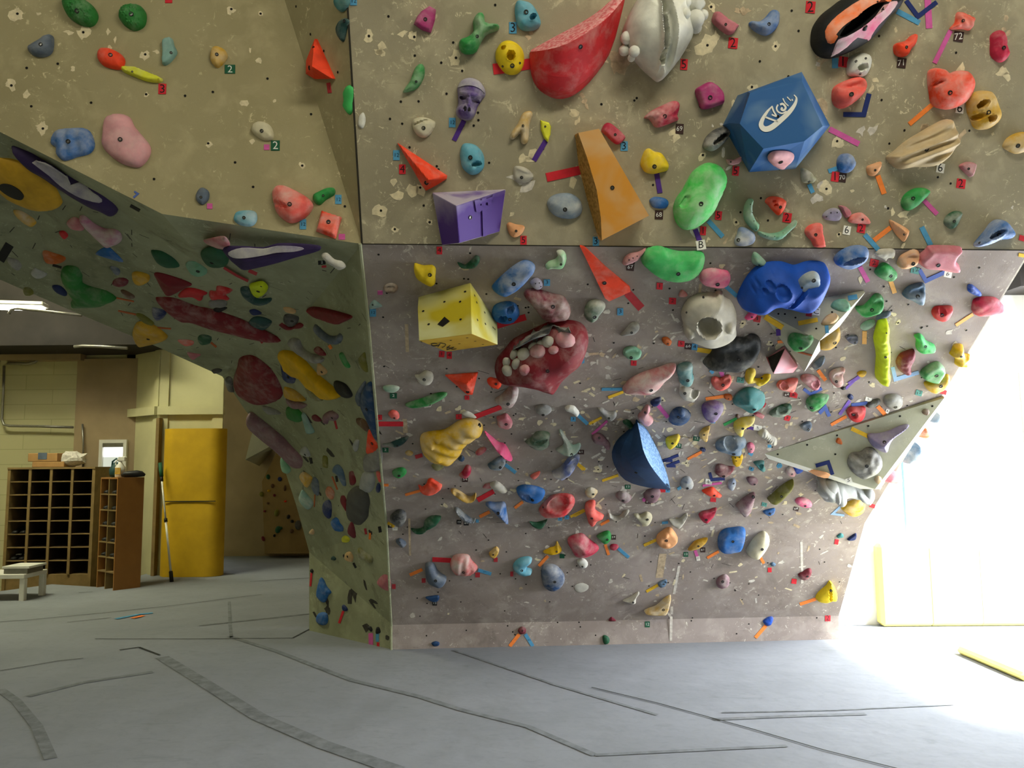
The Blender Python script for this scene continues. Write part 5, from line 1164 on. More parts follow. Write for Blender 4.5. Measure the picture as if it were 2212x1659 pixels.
make_hold(2, 'huge white clam hold with ball clusters', 'white', 'D', 1, parse_pts('670,-30 600,60 540,180 500,290 498,400 540,500 620,590 700,680 790,760 862,802 950,720 1050,590 1140,440 1180,330 1160,200 1140,80 1120,-30 900,-60'), None,
    dents=[(900, 30, 55, 95, 0, .45), (895, 190, 32, 70, 0, .5), (905, 300, 32, 70, 0, .5), (900, 420, 42, 110, 0, .5), (890, 570, 38, 70, 0, .4), (925, 300, 70, 420, 4, .25)],
    bumps=[(850, 350, 16, 420, 2, .12)], H=.24, dens=3400)
add_balls(HOLDS[-1][4], 2, [(525, 378, 58, .09), (498, 502, 50, .07), (600, 512, 52, .15), (570, 580, 34, .09), (1208, 190, 82, .12), (1285, 150, 48, .06), (1112, 135, 46, .19), (1195, 30, 90, .10), (1110, 20, 50, .16), (1262, 40, 40, .06), (1215, 275, 52, .08)], hold_mat('white', 1))
make_hold(99, 'big cobalt blue cratered jug', 'cobalt', 'D', 0, [(1596, 657), (1604, 629), (1622, 600), (1641, 583), (1665, 575), (1687, 574), (1700, 576), (1714, 581), (1725, 581), (1746, 574), (1769, 573), (1786, 578), (1791, 590), (1786, 606), (1769, 632), (1751, 652), (1730, 661), (1707, 660), (1674, 652), (1652, 659), (1630, 663)], None,
    dents=[(1681, 599, 8, 7, 0, .10), (1665, 618, 9, 7, 0, .10), (1688, 625, 15, 13, 0, .13), (1646, 605, 5, 5, 0, .07), (1653, 629, 5, 5, 0, .07), (1641, 623, 4, 4, 0, .06), (1700, 597, 5, 5, 0, .07), (1632, 635, 4, 4, 0, .06), (1722, 638, 5, 34, -42, .12)], H=.20, dens=2600)
make_hold(6, 'small grey blue hold on cobalt jug', 'greyblue', 'S', 2, parse_pts('92,1190 150,1110 240,1070 300,1100 305,1180 260,1250 180,1250 120,1230'), (250, 1150), H=.05, plane=(lambda r: (r[0] + r[1]*.12, r[1]))(cast(1745, 610)), extra_bolts=[(130, 1197)])
jaw = make_hold(31, 'huge crimson jaw volume with chalked teeth', 'dred', 'D', 1, parse_pts('80,1010 120,870 260,700 420,520 700,380 950,260 1150,190 1400,185 1620,230 1740,370 1745,500 1640,780 1450,950 1300,1090 1200,1250 1110,1330 900,1270 750,1200 600,1170 420,1170 200,1140 90,1080'), (1020, 1010),
    dents=[(1000, 430, 560, 90, 28, .22)], H=.22, dens=2600,
    patch=[('sooty_ledge', 'charcoal', 2, parse_pts('330,640 560,480 760,370 960,280 1150,230 1380,215 1500,260 1480,330 1300,330 1100,380 900,430 700,500 520,590 400,680'), .002)])
add_knobs(jaw, 31, [(320, 1035, 125, 90, -20), (465, 905, 90, 105, 0), (300, 890, 85, 115, 20), (600, 750, 125, 130, 0), (430, 740, 85, 95, 0), (775, 590, 110, 65, 10), (900, 540, 80, 60, 10), (1035, 515, 125, 100, 0)], hold_mat('bone', 1), 'tooth')
add_knobs(jaw, 31, [(860, 715, 165, 130, 0), (1140, 665, 110, 75, 0), (1340, 520, 190, 150, 0), (630, 1030, 120, 100, 0)], hold_mat('rose', 2), 'gum_lump', .6)
make_hold(30, 'grey twin ball hold under triangular volume', 'palegrey', 'D', 1, parse_pts('655,950 800,960 1000,1000 1140,1060 1300,1110 1290,1170 1230,1220 1150,1200 1120,1160 1020,1140 960,1130 970,1180 900,1225 820,1190 700,1170 680,1080 680,1030'), None, bumps=[(780, 1080, 115, 115, 0, .5), (910, 1140, 70, 90, 0, .4), (1220, 1150, 90, 80, 0, .4)], H=.14, plane=cast(1820, 1062), dens=1200)
add_balls(HOLDS[-1][4], 30, [(785, 1085, 108, .09), (905, 1150, 72, .06), (1222, 1155, 80, .07)], hold_mat('palegrey', 1))
make_hold(99, 'long orange pyramid hold over purple volume', 'redorange', 'F', 1, [(858, 308), (966, 379), (965, 386), (943, 400), (920, 412), (912, 402), (895, 372), (876, 340)], (921, 395), peak=(925, 388), H=.10)
# the red orange wedge on the narrow side face
make_hold(0, 'tall red orange wedge hold on corner fin', 'redorange', 'F', 0, parse_pts('1873,230 1980,468 1870,470 1820,440 1822,360'), (1845, 405), peak=(1866, 398), H=.11, surf_at=(700, 120), extra_bolts=[(1876, 283)])
# holds sticking out past the right-hand edge of the wall
for look, c_, ch, pts_ in (('pale grey blue hold beyond volume right edge', 'greyblue', 2, '1920,310 1950,270 1990,185 2025,190 2035,240 2000,300 1950,325'), ('orange and pink hold beyond right edge', 'dorange', 2, '1815,460 1850,380 1890,370 1898,410 1870,470 1830,500'),
                           ('pale blue fin hold beyond right edge', 'steel', 2, '1650,790 1700,700 1750,630 1785,560 1815,600 1800,690 1750,745 1690,765'), ('pink tooth hold beyond right edge', 'rose', 1, '1422,1003 1450,930 1530,855 1575,880 1590,940 1560,1000')):
    pp = parse_pts(pts_); cx_ = sum(p[0] for p in pp)/len(pp); cy_ = sum(p[1] for p in pp)/len(pp); x_, y_ = zp(30, cx_, cy_)
    e_ = P1 + (P2-P1)*((1130-y_)/570.0*.78)
    nn_ = (E_*.55 + N_*.62 - Z_*.55).normalized()
    make_hold(30, look, c_, 'D', ch, pp, None, plane=(Vector(e_) + E_*.0, nn_), H=.07)
load_holds('''
@22
small blue nub with orange tape beneath|navy|D1|80,60 110,50 165,75 155,105 120,95|
rose mauve knob hold|mauve|D1|775,510 820,485 900,490 945,530 950,570 900,605 830,600|900,598
small blue white flecked hold|blue|D3|490,590 530,530 590,515 625,560 610,640 560,685 510,660|585,585
orange red shell hold over red tag|redorange|D1|115,705 160,670 270,640 330,690 410,770 380,790 310,785 240,780|297,765
big mauve thumb hold|mauve|D2|620,920 700,840 800,770 880,730 910,750 890,860 850,980 790,1040 740,1067 690,1030 650,960|885,800
long olive leaf hold|olive|D1|1093,820 1160,760 1280,650 1400,570 1480,540 1480,590 1430,680 1350,750 1300,800 1200,855 1130,850|1305,785
pink lozenge hold|pink|D2|1505,840 1560,798 1640,810 1730,860 1760,900 1720,935 1600,930 1530,890|1655,920
crimson crescent hold, lower right|crimson|J1|65,1060 120,1010 220,990 280,965 335,958 310,1030 260,1080 180,1140 110,1130|178,1128
small blue flat hold|blue|J1|1025,1000 1100,975 1190,955 1210,985 1180,1030 1110,1055 1050,1035|1133,1040
big blue folded cube hold|blue|S1|355,1430 390,1330 470,1270 600,1250 690,1240 755,1265 765,1340 735,1460 690,1560 600,1590 500,1605 400,1600 360,1540|575,1450
cream and peach cowrie hold|cream|D1|780,1610 830,1500 930,1370 1010,1320 1050,1310 1100,1345 1125,1420 1090,1530 1010,1640 940,1700 850,1690|1013,1568
@11
cream folded small hold|mustard|D3|108,105 140,70 175,60 235,95 220,130 185,160 130,150|190,127
mauve sock hold|mauve|D2|415,140 440,110 500,100 560,140 575,170 530,205 480,205 435,175|487,190
brown red mitten hold|mauve|D1|695,125 740,85 830,75 862,100 850,160 800,205 740,205 700,165|780,150
crimson two-pointed hold|coral|D1|108,290 120,220 180,195 215,210 215,290 300,345 240,375 200,425 150,425 130,360|177,367
white curved claw hold|bone|R1|340,350 350,320 400,350 460,340 500,295 550,290 530,330 460,380 420,405 380,385|420,402
cream shell bowl hold|cream|D1|595,335 630,325 660,335 720,308 770,330 775,380 730,435 680,430 640,385|728,380
brown and white crescent hold|bone|J1|948,380 1010,380 1060,370 1110,325 1133,330 1120,370 1050,440 1010,445 960,410|
small green bell hold|green|D1|225,550 270,515 340,495 370,530 360,590 300,622 260,590|330,580
small dark red snail hold|crimson|D1|355,650 380,625 430,630 443,655 410,685 370,680|
big crimson tent hold|crimson|R2|-65,600 -20,550 80,528 150,580 240,650 240,690 180,740 100,767 20,755 -20,690|
small white cup hold|white|D2|30,800 50,775 100,770 138,810 130,850 85,865 50,840|83,848
orange wooden block hold|peach|S0|820,600 830,540 890,490 960,462 1025,540 1028,590 970,645 900,655 850,640|920,590|u=905,530,30,30,0,.35;915,625,35,20,0,.3
small lime leaf hold over pink tape|mustard|D1|1135,680 1200,600 1280,570 1330,565 1310,610 1250,660 1170,683|1238,645
tiny blue button hold, lower right|steel|D0|1955,820 1980,805 2010,825 1990,845 1965,840|
small blue hook hold beside long yellow tape|steel|J1|835,1020 870,990 920,980 925,1010 890,1045 850,1048|895,1030
purple grey open shell hold|mauve|D2|1415,1010 1440,960 1500,930 1530,940 1550,970 1540,1030 1490,1060 1440,1060|1480,998
white tripod hold|bone|R1|485,1190 540,1165 600,1130 640,1102 652,1120 620,1170 615,1215 580,1225 530,1210|590,1207
cream boot hold at wall foot|mustard|S3|697,1295 740,1270 820,1240 900,1170 958,1135 962,1170 940,1260 910,1310 840,1317 740,1312|890,1278
tiny maroon triangle hold on the kicker|maroon|R0|345,1388 375,1350 418,1390|
small green climber-shaped kicker hold|dgreen|D0|283,1555 300,1530 340,1545 355,1580 340,1615 300,1618|
royal blue knot hold on the kicker|cobalt|B1|1885,1385 1930,1350 1975,1345 1985,1375 1960,1430 1920,1438 1890,1410|
round flat white chip hold|bone|D3|5,1045 30,1020 90,1012 145,1040 130,1080 70,1105 20,1090||H=.008
@10
orange red curl hold|redorange|J1|570,40 610,60 650,30 665,-10 700,-25 740,0 805,40 790,70 720,110 650,115 590,90|
long yellow sickle hold|mustard|J2|895,85 930,75 1000,110 1060,150 1110,150 1140,118 1145,150 1110,185 1040,188 960,150 905,115|
bone and grey bundle hold|bone|D2|1275,30 1320,5 1370,10 1430,60 1455,100 1400,112 1330,80 1290,60|
royal blue helmet hold|blue|D1|1545,90 1570,55 1640,40 1740,55 1820,85 1830,130 1800,180 1740,212 1650,200 1580,160|1707,188|d=1650,150,50,20,-20,.4
crimson ear hold|red|D2|1770,290 1800,240 1850,190 1900,150 2000,130 2100,145 2130,210 2090,280 2030,330 1930,350 1830,350 1785,320||d=1960,230,110,55,20,.4|xb=1812,262
blue triangle hold with chalk edge|blue|R2|1240,240 1260,215 1340,220 1430,220 1450,300 1465,430 1400,390 1340,330 1290,280|1365,318
dark patterned ball hold|charcoal|B2|285,370 320,320 380,285 440,310 450,370 420,430 370,440 310,410|
dark green spoon hold|dgreen|D1|495,475 560,480 620,460 630,400 700,350 780,350 797,365 750,430 680,460 620,510 550,508|
grey banana bundle hold|slate|G2|930,270 970,270 1040,330 1100,370 1140,370 1130,395 1060,398 1000,365 950,315|
small dark green bowl hold|dgreen|J1|1675,400 1730,410 1800,400 1855,380 1840,415 1800,455 1750,460 1700,435|
small slate pyramid hold|slate|R1|345,600 385,568 450,610 435,650 400,658|385,605
red white striped shell hold|red|G3|885,830 920,750 990,730 1070,740 1100,790 1160,855 1140,890 1090,930 1000,935 920,910|1020,905
small yellow dice hold|mustard|S2|1272,715 1300,685 1345,650 1375,680 1360,730 1325,760 1285,745|1315,730
amber peaked hold over orange tape|gold|R1|1815,700 1880,665 1930,650 1950,600 1975,640 1998,690 1960,725 1890,735 1830,720|1948,698
blue notched disc hold|ltblue|D1|1510,850 1560,780 1640,755 1700,765 1690,810 1635,855 1700,880 1690,920 1620,935 1550,910|1600,888
slate tall shoe hold|slate|D1|640,830 680,812 730,830 760,890 810,930 850,960 840,1010 790,1050 730,1040 660,1000 640,920|742,990
big blue black pebble hold|dblue|D2|1795,900 1820,840 1890,830 1960,855 2020,930 2025,1000 1970,1060 1890,1083 1820,1050 1800,980|1928,1000
dark blue plate hold near wall foot|dblue|S0|640,1155 700,1140 775,1138 765,1190 700,1195|
small blue ball hold on the kicker|dblue|D0|700,1610 740,1590 780,1605 770,1635 725,1640|
maroon button hold on the kicker|maroon|D1|1560,1480 1600,1445 1640,1465 1635,1510 1590,1520|1605,1487
crimson white striped hold, left low|crimson|D2|1210,60 1250,20 1330,30 1310,60 1250,70|
@21
small brown mushroom hold on green tape|brown|D1|610,1100 640,1070 685,1100 660,1130 625,1120|
small crimson stick hold|crimson|D2|880,1060 930,1050 1045,1090 1010,1125 940,1105|
@12
small pink bean hold at right edge|pink|D2|75,180 110,155 170,155 225,190 230,225 170,238 100,220|
big yellow creased hold under triangular volume|gold|D2|505,250 540,215 620,180 690,178 730,200 725,260 680,300 600,322 540,290|
tiny teal oval hold near right edge|teal|D0|465,510 500,485 525,495 525,520 480,530|
tiny navy anvil hold near right edge|navy|S0|562,545 600,510 645,485 645,525 620,545|
small maroon sock hold, lower right|maroon|D1|105,870 150,845 200,815 230,825 225,870 180,915 130,915|193,887
bright yellow pear hold at lower right|yellow|D0|270,1090 300,1040 370,980 400,935 430,960 460,1020 470,1080 440,1108 400,1105 350,1123 290,1115|410,1017|d=402,1070,12,50,0,.35
small yellow net hold at volume tip|gold|B2|690,80 740,55 785,70 780,95 720,98|
@99
small pink finger hold beside pink heart|rose|D1|1716,648 1722,641 1733,640 1736,650 1726,655|
@8
small crimson bar under teal shark nose|crimson|S2|1790,985 1830,970 1890,1000 1875,1030 1820,1010|
''')
# ---------------- left wing: cave roof and pillar; donut hole's inner shade is a black patch
load_holds('''
@13
huge yellow donut hold cut by left edge|mustard|D0|-160,260 -60,210 60,230 260,290 450,400 600,540 690,700 690,760 600,810 420,815 250,760 100,690 0,610 -120,520||H=.06|P=opening/black/0/10,515 110,518 220,578 272,650 240,692 150,672 60,622 -10,560
long purple and white boat hold under upper wall|dpurple|D0|145,100 400,205 600,310 800,430 1000,520 1200,600 1330,720 1335,830 1280,870 1150,810 950,720 700,560 500,430 300,300 160,150||P=chalked_face/lilac/3/350,235 480,240 620,330 760,430 900,520 1050,600 1160,690 1130,725 980,690 860,640 700,540 560,420 420,310
mustard dusty pod hold|mustard|D2|150,820 250,830 400,930 400,980 330,990 200,900|
dusty rose cup hold on the roof|rose|D2|755,960 800,910 860,895 940,960 950,1040 870,1040 790,1010|
long magenta foot hold|magenta|D3|905,885 960,890 1060,970 1180,1030 1300,1040 1370,1090 1375,1170 1300,1210 1220,1225 1100,1130 980,1010 910,930|
small red tab hold on roof|red|S0|672,1055 730,1050 775,1100 740,1138 690,1100|
dull orange half disc hold|dorange|S1|490,1270 600,1300 738,1350 720,1400 620,1418 530,1400 490,1340|
blue arrow wedge hold on roof|blue|R1|1088,1305 1160,1250 1235,1240 1300,1290 1400,1400 1300,1385 1120,1330|
slim green leaf hold on roof|dgreen|D0|1715,1285 1760,1272 1850,1290 1980,1370 2040,1450 1980,1468 1880,1460 1780,1400|
small grey flake hold, far left|grey|D2|78,1360 130,1360 210,1390 245,1450 205,1495 110,1440|
@15
broad green dolphin shaped hold|beadgreen|D1|690,480 720,415 800,405 880,430 930,520 930,600 1050,650 1200,690 1320,770 1250,810 1150,850 1020,860 900,860 830,860 800,820 830,760 780,700 730,600 695,550|
pale grey flake hold beside dolphin hold|palegrey|D2|350,480 390,420 440,440 535,485 480,530 400,530|
small navy seed hold|navy|D0|593,620 680,620 765,680 760,730 700,725 620,680|
small grey bolt-on nub|slate|D2|1248,405 1300,400 1362,440 1350,497 1300,480|
flat mustard block hold|mustard|S1|1500,480 1560,460 1650,480 1700,510 1690,570 1600,610 1520,570|
small maroon winged hold|maroon|D1|1275,590 1310,540 1400,530 1460,560 1440,610 1370,632 1300,620|
small brown pod hold|brown|D2|1372,670 1420,670 1525,730 1520,765 1450,760 1390,710|
big dark red kite hold|dred|R0|1755,480 1900,500 2170,600 2100,650 1920,740 1850,680 1790,570|
small black and blue cup hold|navy|J2|1728,880 1760,870 1890,915 1850,990 1780,1005 1735,960|
long dark red boat hold|dred|D1|1765,755 1850,740 2000,765 2212,860 2400,900 2700,1000 2900,1090 3180,1230 3190,1250 3000,1240 2700,1170 2400,1090 2212,1025 2080,1010 1900,900|
green tail hold above mustard cone|olive|S0|1545,945 1620,945 1740,1030 1740,1060 1640,1030|
mustard cone hold at roof edge|mustard|D1|1505,1180 1550,1050 1640,1040 1760,1080 1890,1180 1900,1220 1850,1250 1700,1290 1570,1300|1685,1225
small pink and dark bowl hold|coral|J2|2020,1240 2100,1230 2200,1250 2190,1290 2110,1300|
green tab hold at far left roof edge|olive|S1|265,650 330,640 378,680 370,720 280,720|
@14
dark rose beak hold|rose|D2|195,805 280,780 420,760 480,830 470,880 400,895 280,850|
big purple and white wing hold|dpurple|R0|405,905 480,870 640,870 850,880 1000,840 1200,840 1440,860 1470,900 1400,935 1200,990 1000,1050 800,1100 640,1128 560,1080 470,1000||P=chalked_face/lilac/3/470,930 620,880 850,890 1000,860 1200,865 1290,890 1180,920 1000,930 850,960 650,990 520,985
round dark green hold beside purple wing|dgreen|D0|170,930 240,885 340,890 440,950 472,1010 440,1080 330,1095 230,1060 180,1000|288,1047
grey green pocketed egg hold|mint|D1|5,1060 50,1030 150,1050 230,1110 225,1170 150,1195 70,1170 20,1110|138,1137|d=75,1060,60,30,-15,.5
cream finger with red tip hold|bone|D3|1480,960 1540,940 1620,1010 1700,1030 1745,1080 1720,1110 1660,1120 1600,1080 1520,1030|
lime yellow saucer hold|lime|S0|695,1290 760,1260 840,1250 895,1300 890,1350 840,1400 790,1415 730,1380|793,1355|xb=825,1300
dark green leaf under lime saucer|dteal|D1|600,1320 680,1310 720,1380 800,1440 930,1430 925,1470 850,1500 740,1485 620,1400|
bright red fish hold|red|S0|-80,1400 0,1325 100,1325 240,1370 200,1400 180,1450 130,1440 80,1410 -20,1415|
maroon stacked leaf hold|red|S1|260,1400 270,1350 330,1355 345,1300 430,1310 515,1345 440,1390 480,1440 400,1430 300,1440|
grey petal hold below maroon leaves|grey|S1|250,1480 290,1450 440,1460 440,1520 350,1530 270,1520|
small black tongue hold|black|D0|305,1550 350,1530 450,1530 440,1550 380,1580 320,1575|
small navy dart hold|navy|D0|700,1560 760,1550 830,1590 800,1610 740,1612 705,1590|
@16
small tan block hold|tan|S1|1065,125 1120,120 1197,150 1190,185 1090,165|
dark red parallelogram hold|dred|S0|1325,145 1380,115 1500,130 1700,180 1812,228 1700,290 1640,305 1500,260 1400,220|
grey cup on maroon leaves hold|dgrey|D1|1065,260 1080,205 1150,200 1240,235 1225,300 1150,330 1090,310|1160,270
maroon leaf behind grey cup|dred|S0|1000,280 1060,255 1090,310 1160,335 1230,290 1285,310 1260,345 1190,350 1150,365 1080,350|
slate crescent hold on roof|slate|D1|1395,320 1420,310 1480,370 1560,430 1640,430 1670,405 1705,440 1680,510 1600,525 1500,470 1420,390|
dark green shell hold|dteal|D1|685,290 740,230 830,228 935,270 920,320 850,370 760,365 700,330|
grey and maroon long bone hold|grey|D2|1125,510 1130,460 1180,438 1240,470 1270,560 1350,620 1430,640 1500,680 1470,725 1380,722 1280,660 1180,580|
red tongue on long bone hold|dred|D1|1395,590 1430,545 1480,570 1530,640 1460,640|
long mustard lightning hold|gold|S0|1035,590 1080,562 1180,600 1280,690 1400,830 1520,930 1640,1030 1680,1080 1640,1115 1520,1110 1440,1040 1360,990 1290,900 1200,870 1150,830 1100,790 1080,720 1040,650|
navy and black hook hold|navy|D1|1035,720 1060,698 1085,720 1100,800 1190,840 1185,940 1120,940 1060,890 1045,820|1117,880
black ellipse hold|black|D0|1613,930 1660,922 1740,960 1800,1040 1808,1090 1750,1108 1680,1070 1630,1000|
big dark red shield hold|dred|D1|575,700 600,660 670,648 760,670 880,760 990,880 1065,1000 1082,1070 1040,1120 950,1160 820,1185 700,1150 580,1070 525,980 525,880 560,780|
grey scoop behind dark red shield|dgrey|D2|430,900 470,870 510,900 520,1000 530,1045 470,1030 435,960|
small black saucer hold at roof edge|dgrey|S0|285,805 350,785 400,800 380,825 320,835|
round dark green knob on roof|dgreen|D1|137,470 150,430 210,420 285,445 270,510 210,530 160,520|
small rose triangle hold|rose|D1|20,610 90,620 170,635 120,670 90,690 50,665|
tan pin hold under long bone|tan|D1|1435,730 1470,740 1540,810 1520,850 1450,860 1430,830|1483,823
mustard leaf below dark red shield|mustard|S1|1080,970 1150,1000 1250,1070 1305,1130 1260,1145 1170,1130 1090,1080|
rose brown leaf hold|mauve|S1|1100,1100 1160,1140 1250,1150 1320,1180 1280,1215 1200,1225 1130,1180|
olive wing below lightning hold|olive|D2|1305,980 1400,1030 1490,1120 1460,1140 1400,1130 1350,1080|
grey leaf under dark red shield|grey|S1|830,1195 900,1200 1000,1240 1040,1275 980,1285 900,1280|
green egg hold|beadgreen|D0|1095,1220 1130,1198 1200,1215 1270,1280 1278,1340 1220,1370 1140,1340 1100,1280|
pale teal strip hold|paleteal|S1|1268,1275 1300,1275 1350,1370 1400,1475 1330,1490 1300,1400|
rose mauve double knob hold|mauve|D1|1490,1310 1520,1270 1580,1245 1650,1280 1660,1320 1620,1355 1560,1350 1540,1390 1500,1370|1595,1322
small maroon bean hold on roof|maroon|D0|1375,1300 1410,1285 1450,1310 1480,1355 1420,1360 1380,1330|
small green pickle hold|green|S1|1675,630 1710,615 1750,690 1790,760 1770,780 1730,740|
olive half leaf at corner|olive|D1|1880,690 1910,640 1950,612 1965,700 1980,780 1975,828 1920,790|
big navy spear hold in the corner|dblue|D1|1900,1180 1910,1080 1950,980 1990,935 2020,940 2030,1040 2060,1180 2080,1350 2090,1570 2040,1500 1990,1390 1940,1280|1970,1228
slate leaf behind navy spear|slate|D1|1845,1090 1880,1010 1945,920 1960,960 1910,1060 1905,1190 1870,1170|
orange rock at corner under navy spear|redorange|D1|1965,1640 1990,1450 2040,1540 2090,1620 2100,1700 2040,1740 1970,1700|2030,1600
brown pair of pebbles hold|brown|D1|1855,1330 1910,1325 1960,1360 1990,1420 1970,1470 1900,1410 1870,1380|
long mauve plank hold at pillar edge|mauve|S1|675,1310 710,1265 800,1330 950,1450 1100,1570 1300,1700 1350,1800 1300,1860 1180,1830 1000,1660 850,1540 700,1400|
''')
load_holds('''
@26
grey beak hold on pillar|palegrey|D1|370,610 400,550 450,510 490,530 530,600 555,670 500,690 420,660|465,650
small olive slipper hold|olive|S1|765,680 800,668 845,690 855,780 850,875 800,865 765,840|
slate spearhead hold|steel|D1|930,900 980,830 1040,830 1100,900 1140,1040 1158,1170 1130,1185 1080,1110 1020,1000 960,960|
dark red glove hold on pillar|dred|D1|1215,960 1245,930 1285,940 1310,1010 1335,1100 1300,1168 1240,1165 1220,1080|
slate hourglass hold|slate|D1|570,1180 590,1070 630,1020 670,1050 700,1150 700,1340 640,1330 590,1260|
tan egg hold on pillar|dorange|D2|808,1270 840,1200 890,1180 940,1210 965,1310 940,1410 870,1400 825,1340|
mustard heart hold on pillar|mustard|D2|370,1000 420,945 480,960 580,1040 560,1130 490,1215 430,1140 380,1060|
big grey boulder hold on pillar|dgrey|D0|1170,1500 1180,1350 1240,1250 1340,1190 1430,1230 1530,1330 1560,1480 1540,1560 1530,1700 1480,1850 1400,1870 1300,1820 1220,1750 1170,1640|
maroon crescent behind grey boulder|dred|D0|1065,1440 1090,1340 1150,1310 1170,1360 1165,1600 1130,1570|
small black egg hold on pillar|navy|D1|755,1560 780,1470 850,1420 905,1470 918,1600 900,1720 850,1740 780,1660|
pale grey moss hold near corner|palegrey|D1|1280,480 1330,390 1385,400 1385,460 1365,560 1330,600 1285,540|
grey dusty fan hold near corner|grey|S1|1470,700 1530,620 1650,570 1760,520 1775,800 1700,930 1500,920|
faint grey mask hold near corner|palegrey|D1|1390,1200 1430,1000 1500,930 1620,940 1660,1050 1640,1200 1560,1300 1470,1260|
mint pocket pair hold at pillar edge|mint|D1|40,760 60,690 110,690 150,780 215,900 180,970 100,960 60,880|
pale grey step hold at pillar edge|paleteal|D2|360,1400 400,1260 440,1270 500,1340 600,1480 520,1590 430,1520|
coral half hold at the corner batten|coral|S1|1680,930 1750,960 1775,1030 1770,1110 1730,1100|
small indigo pebble at corner batten|navy|D1|1675,1220 1700,1140 1740,1150 1750,1240 1720,1300 1685,1270|
@18
blue crooked hold above yellow nub|blue|D1|630,40 680,-10 720,10 740,60 775,100 775,155 690,150 650,90|
maroon teardrop hold on pillar|maroon|D0|830,150 850,80 885,35 915,110 930,220 900,235 850,190|
small yellow nub hold|lemon|D0|762,240 800,205 855,235 845,280 780,285|
small dark teal chip hold|dteal|S0|640,465 665,450 695,480 680,500 645,490|
peach drop hold on pillar|tan|D1|795,450 820,405 870,400 900,460 890,520 840,515 805,490|833,455
olive grey slipper hold on pillar|olive|D2|950,380 980,350 1050,410 1130,470 1115,540 1040,500 980,470|
pink pentagon hold at pillar foot corner|rose|R1|1182,770 1260,672 1335,715 1340,850 1270,852|
big dark blue hide-shaped hold|blue|D1|460,910 480,790 510,705 550,740 580,810 635,880 600,920 570,990 530,1003 480,960|
round dark blue hold at pillar foot|blue|D1|455,1190 490,1130 560,1120 595,1160 590,1250 540,1278 470,1250|
small navy nub over red tape|navy|D0|765,1050 790,1030 830,1070 825,1105 780,1100|
small black snail hold, lowest left|black|D0|1075,1300 1110,1288 1130,1330 1110,1352|
small black comma hold, lowest right|black|D0|1168,1350 1180,1300 1210,1300 1225,1360 1180,1380|
tiny dark nub above red tape at pillar edge|black|D0|385,625 405,600 425,625 410,655|
small tan socket hold at pillar edge|tan|D2|375,165 410,125 435,150 430,190 390,190|
''')
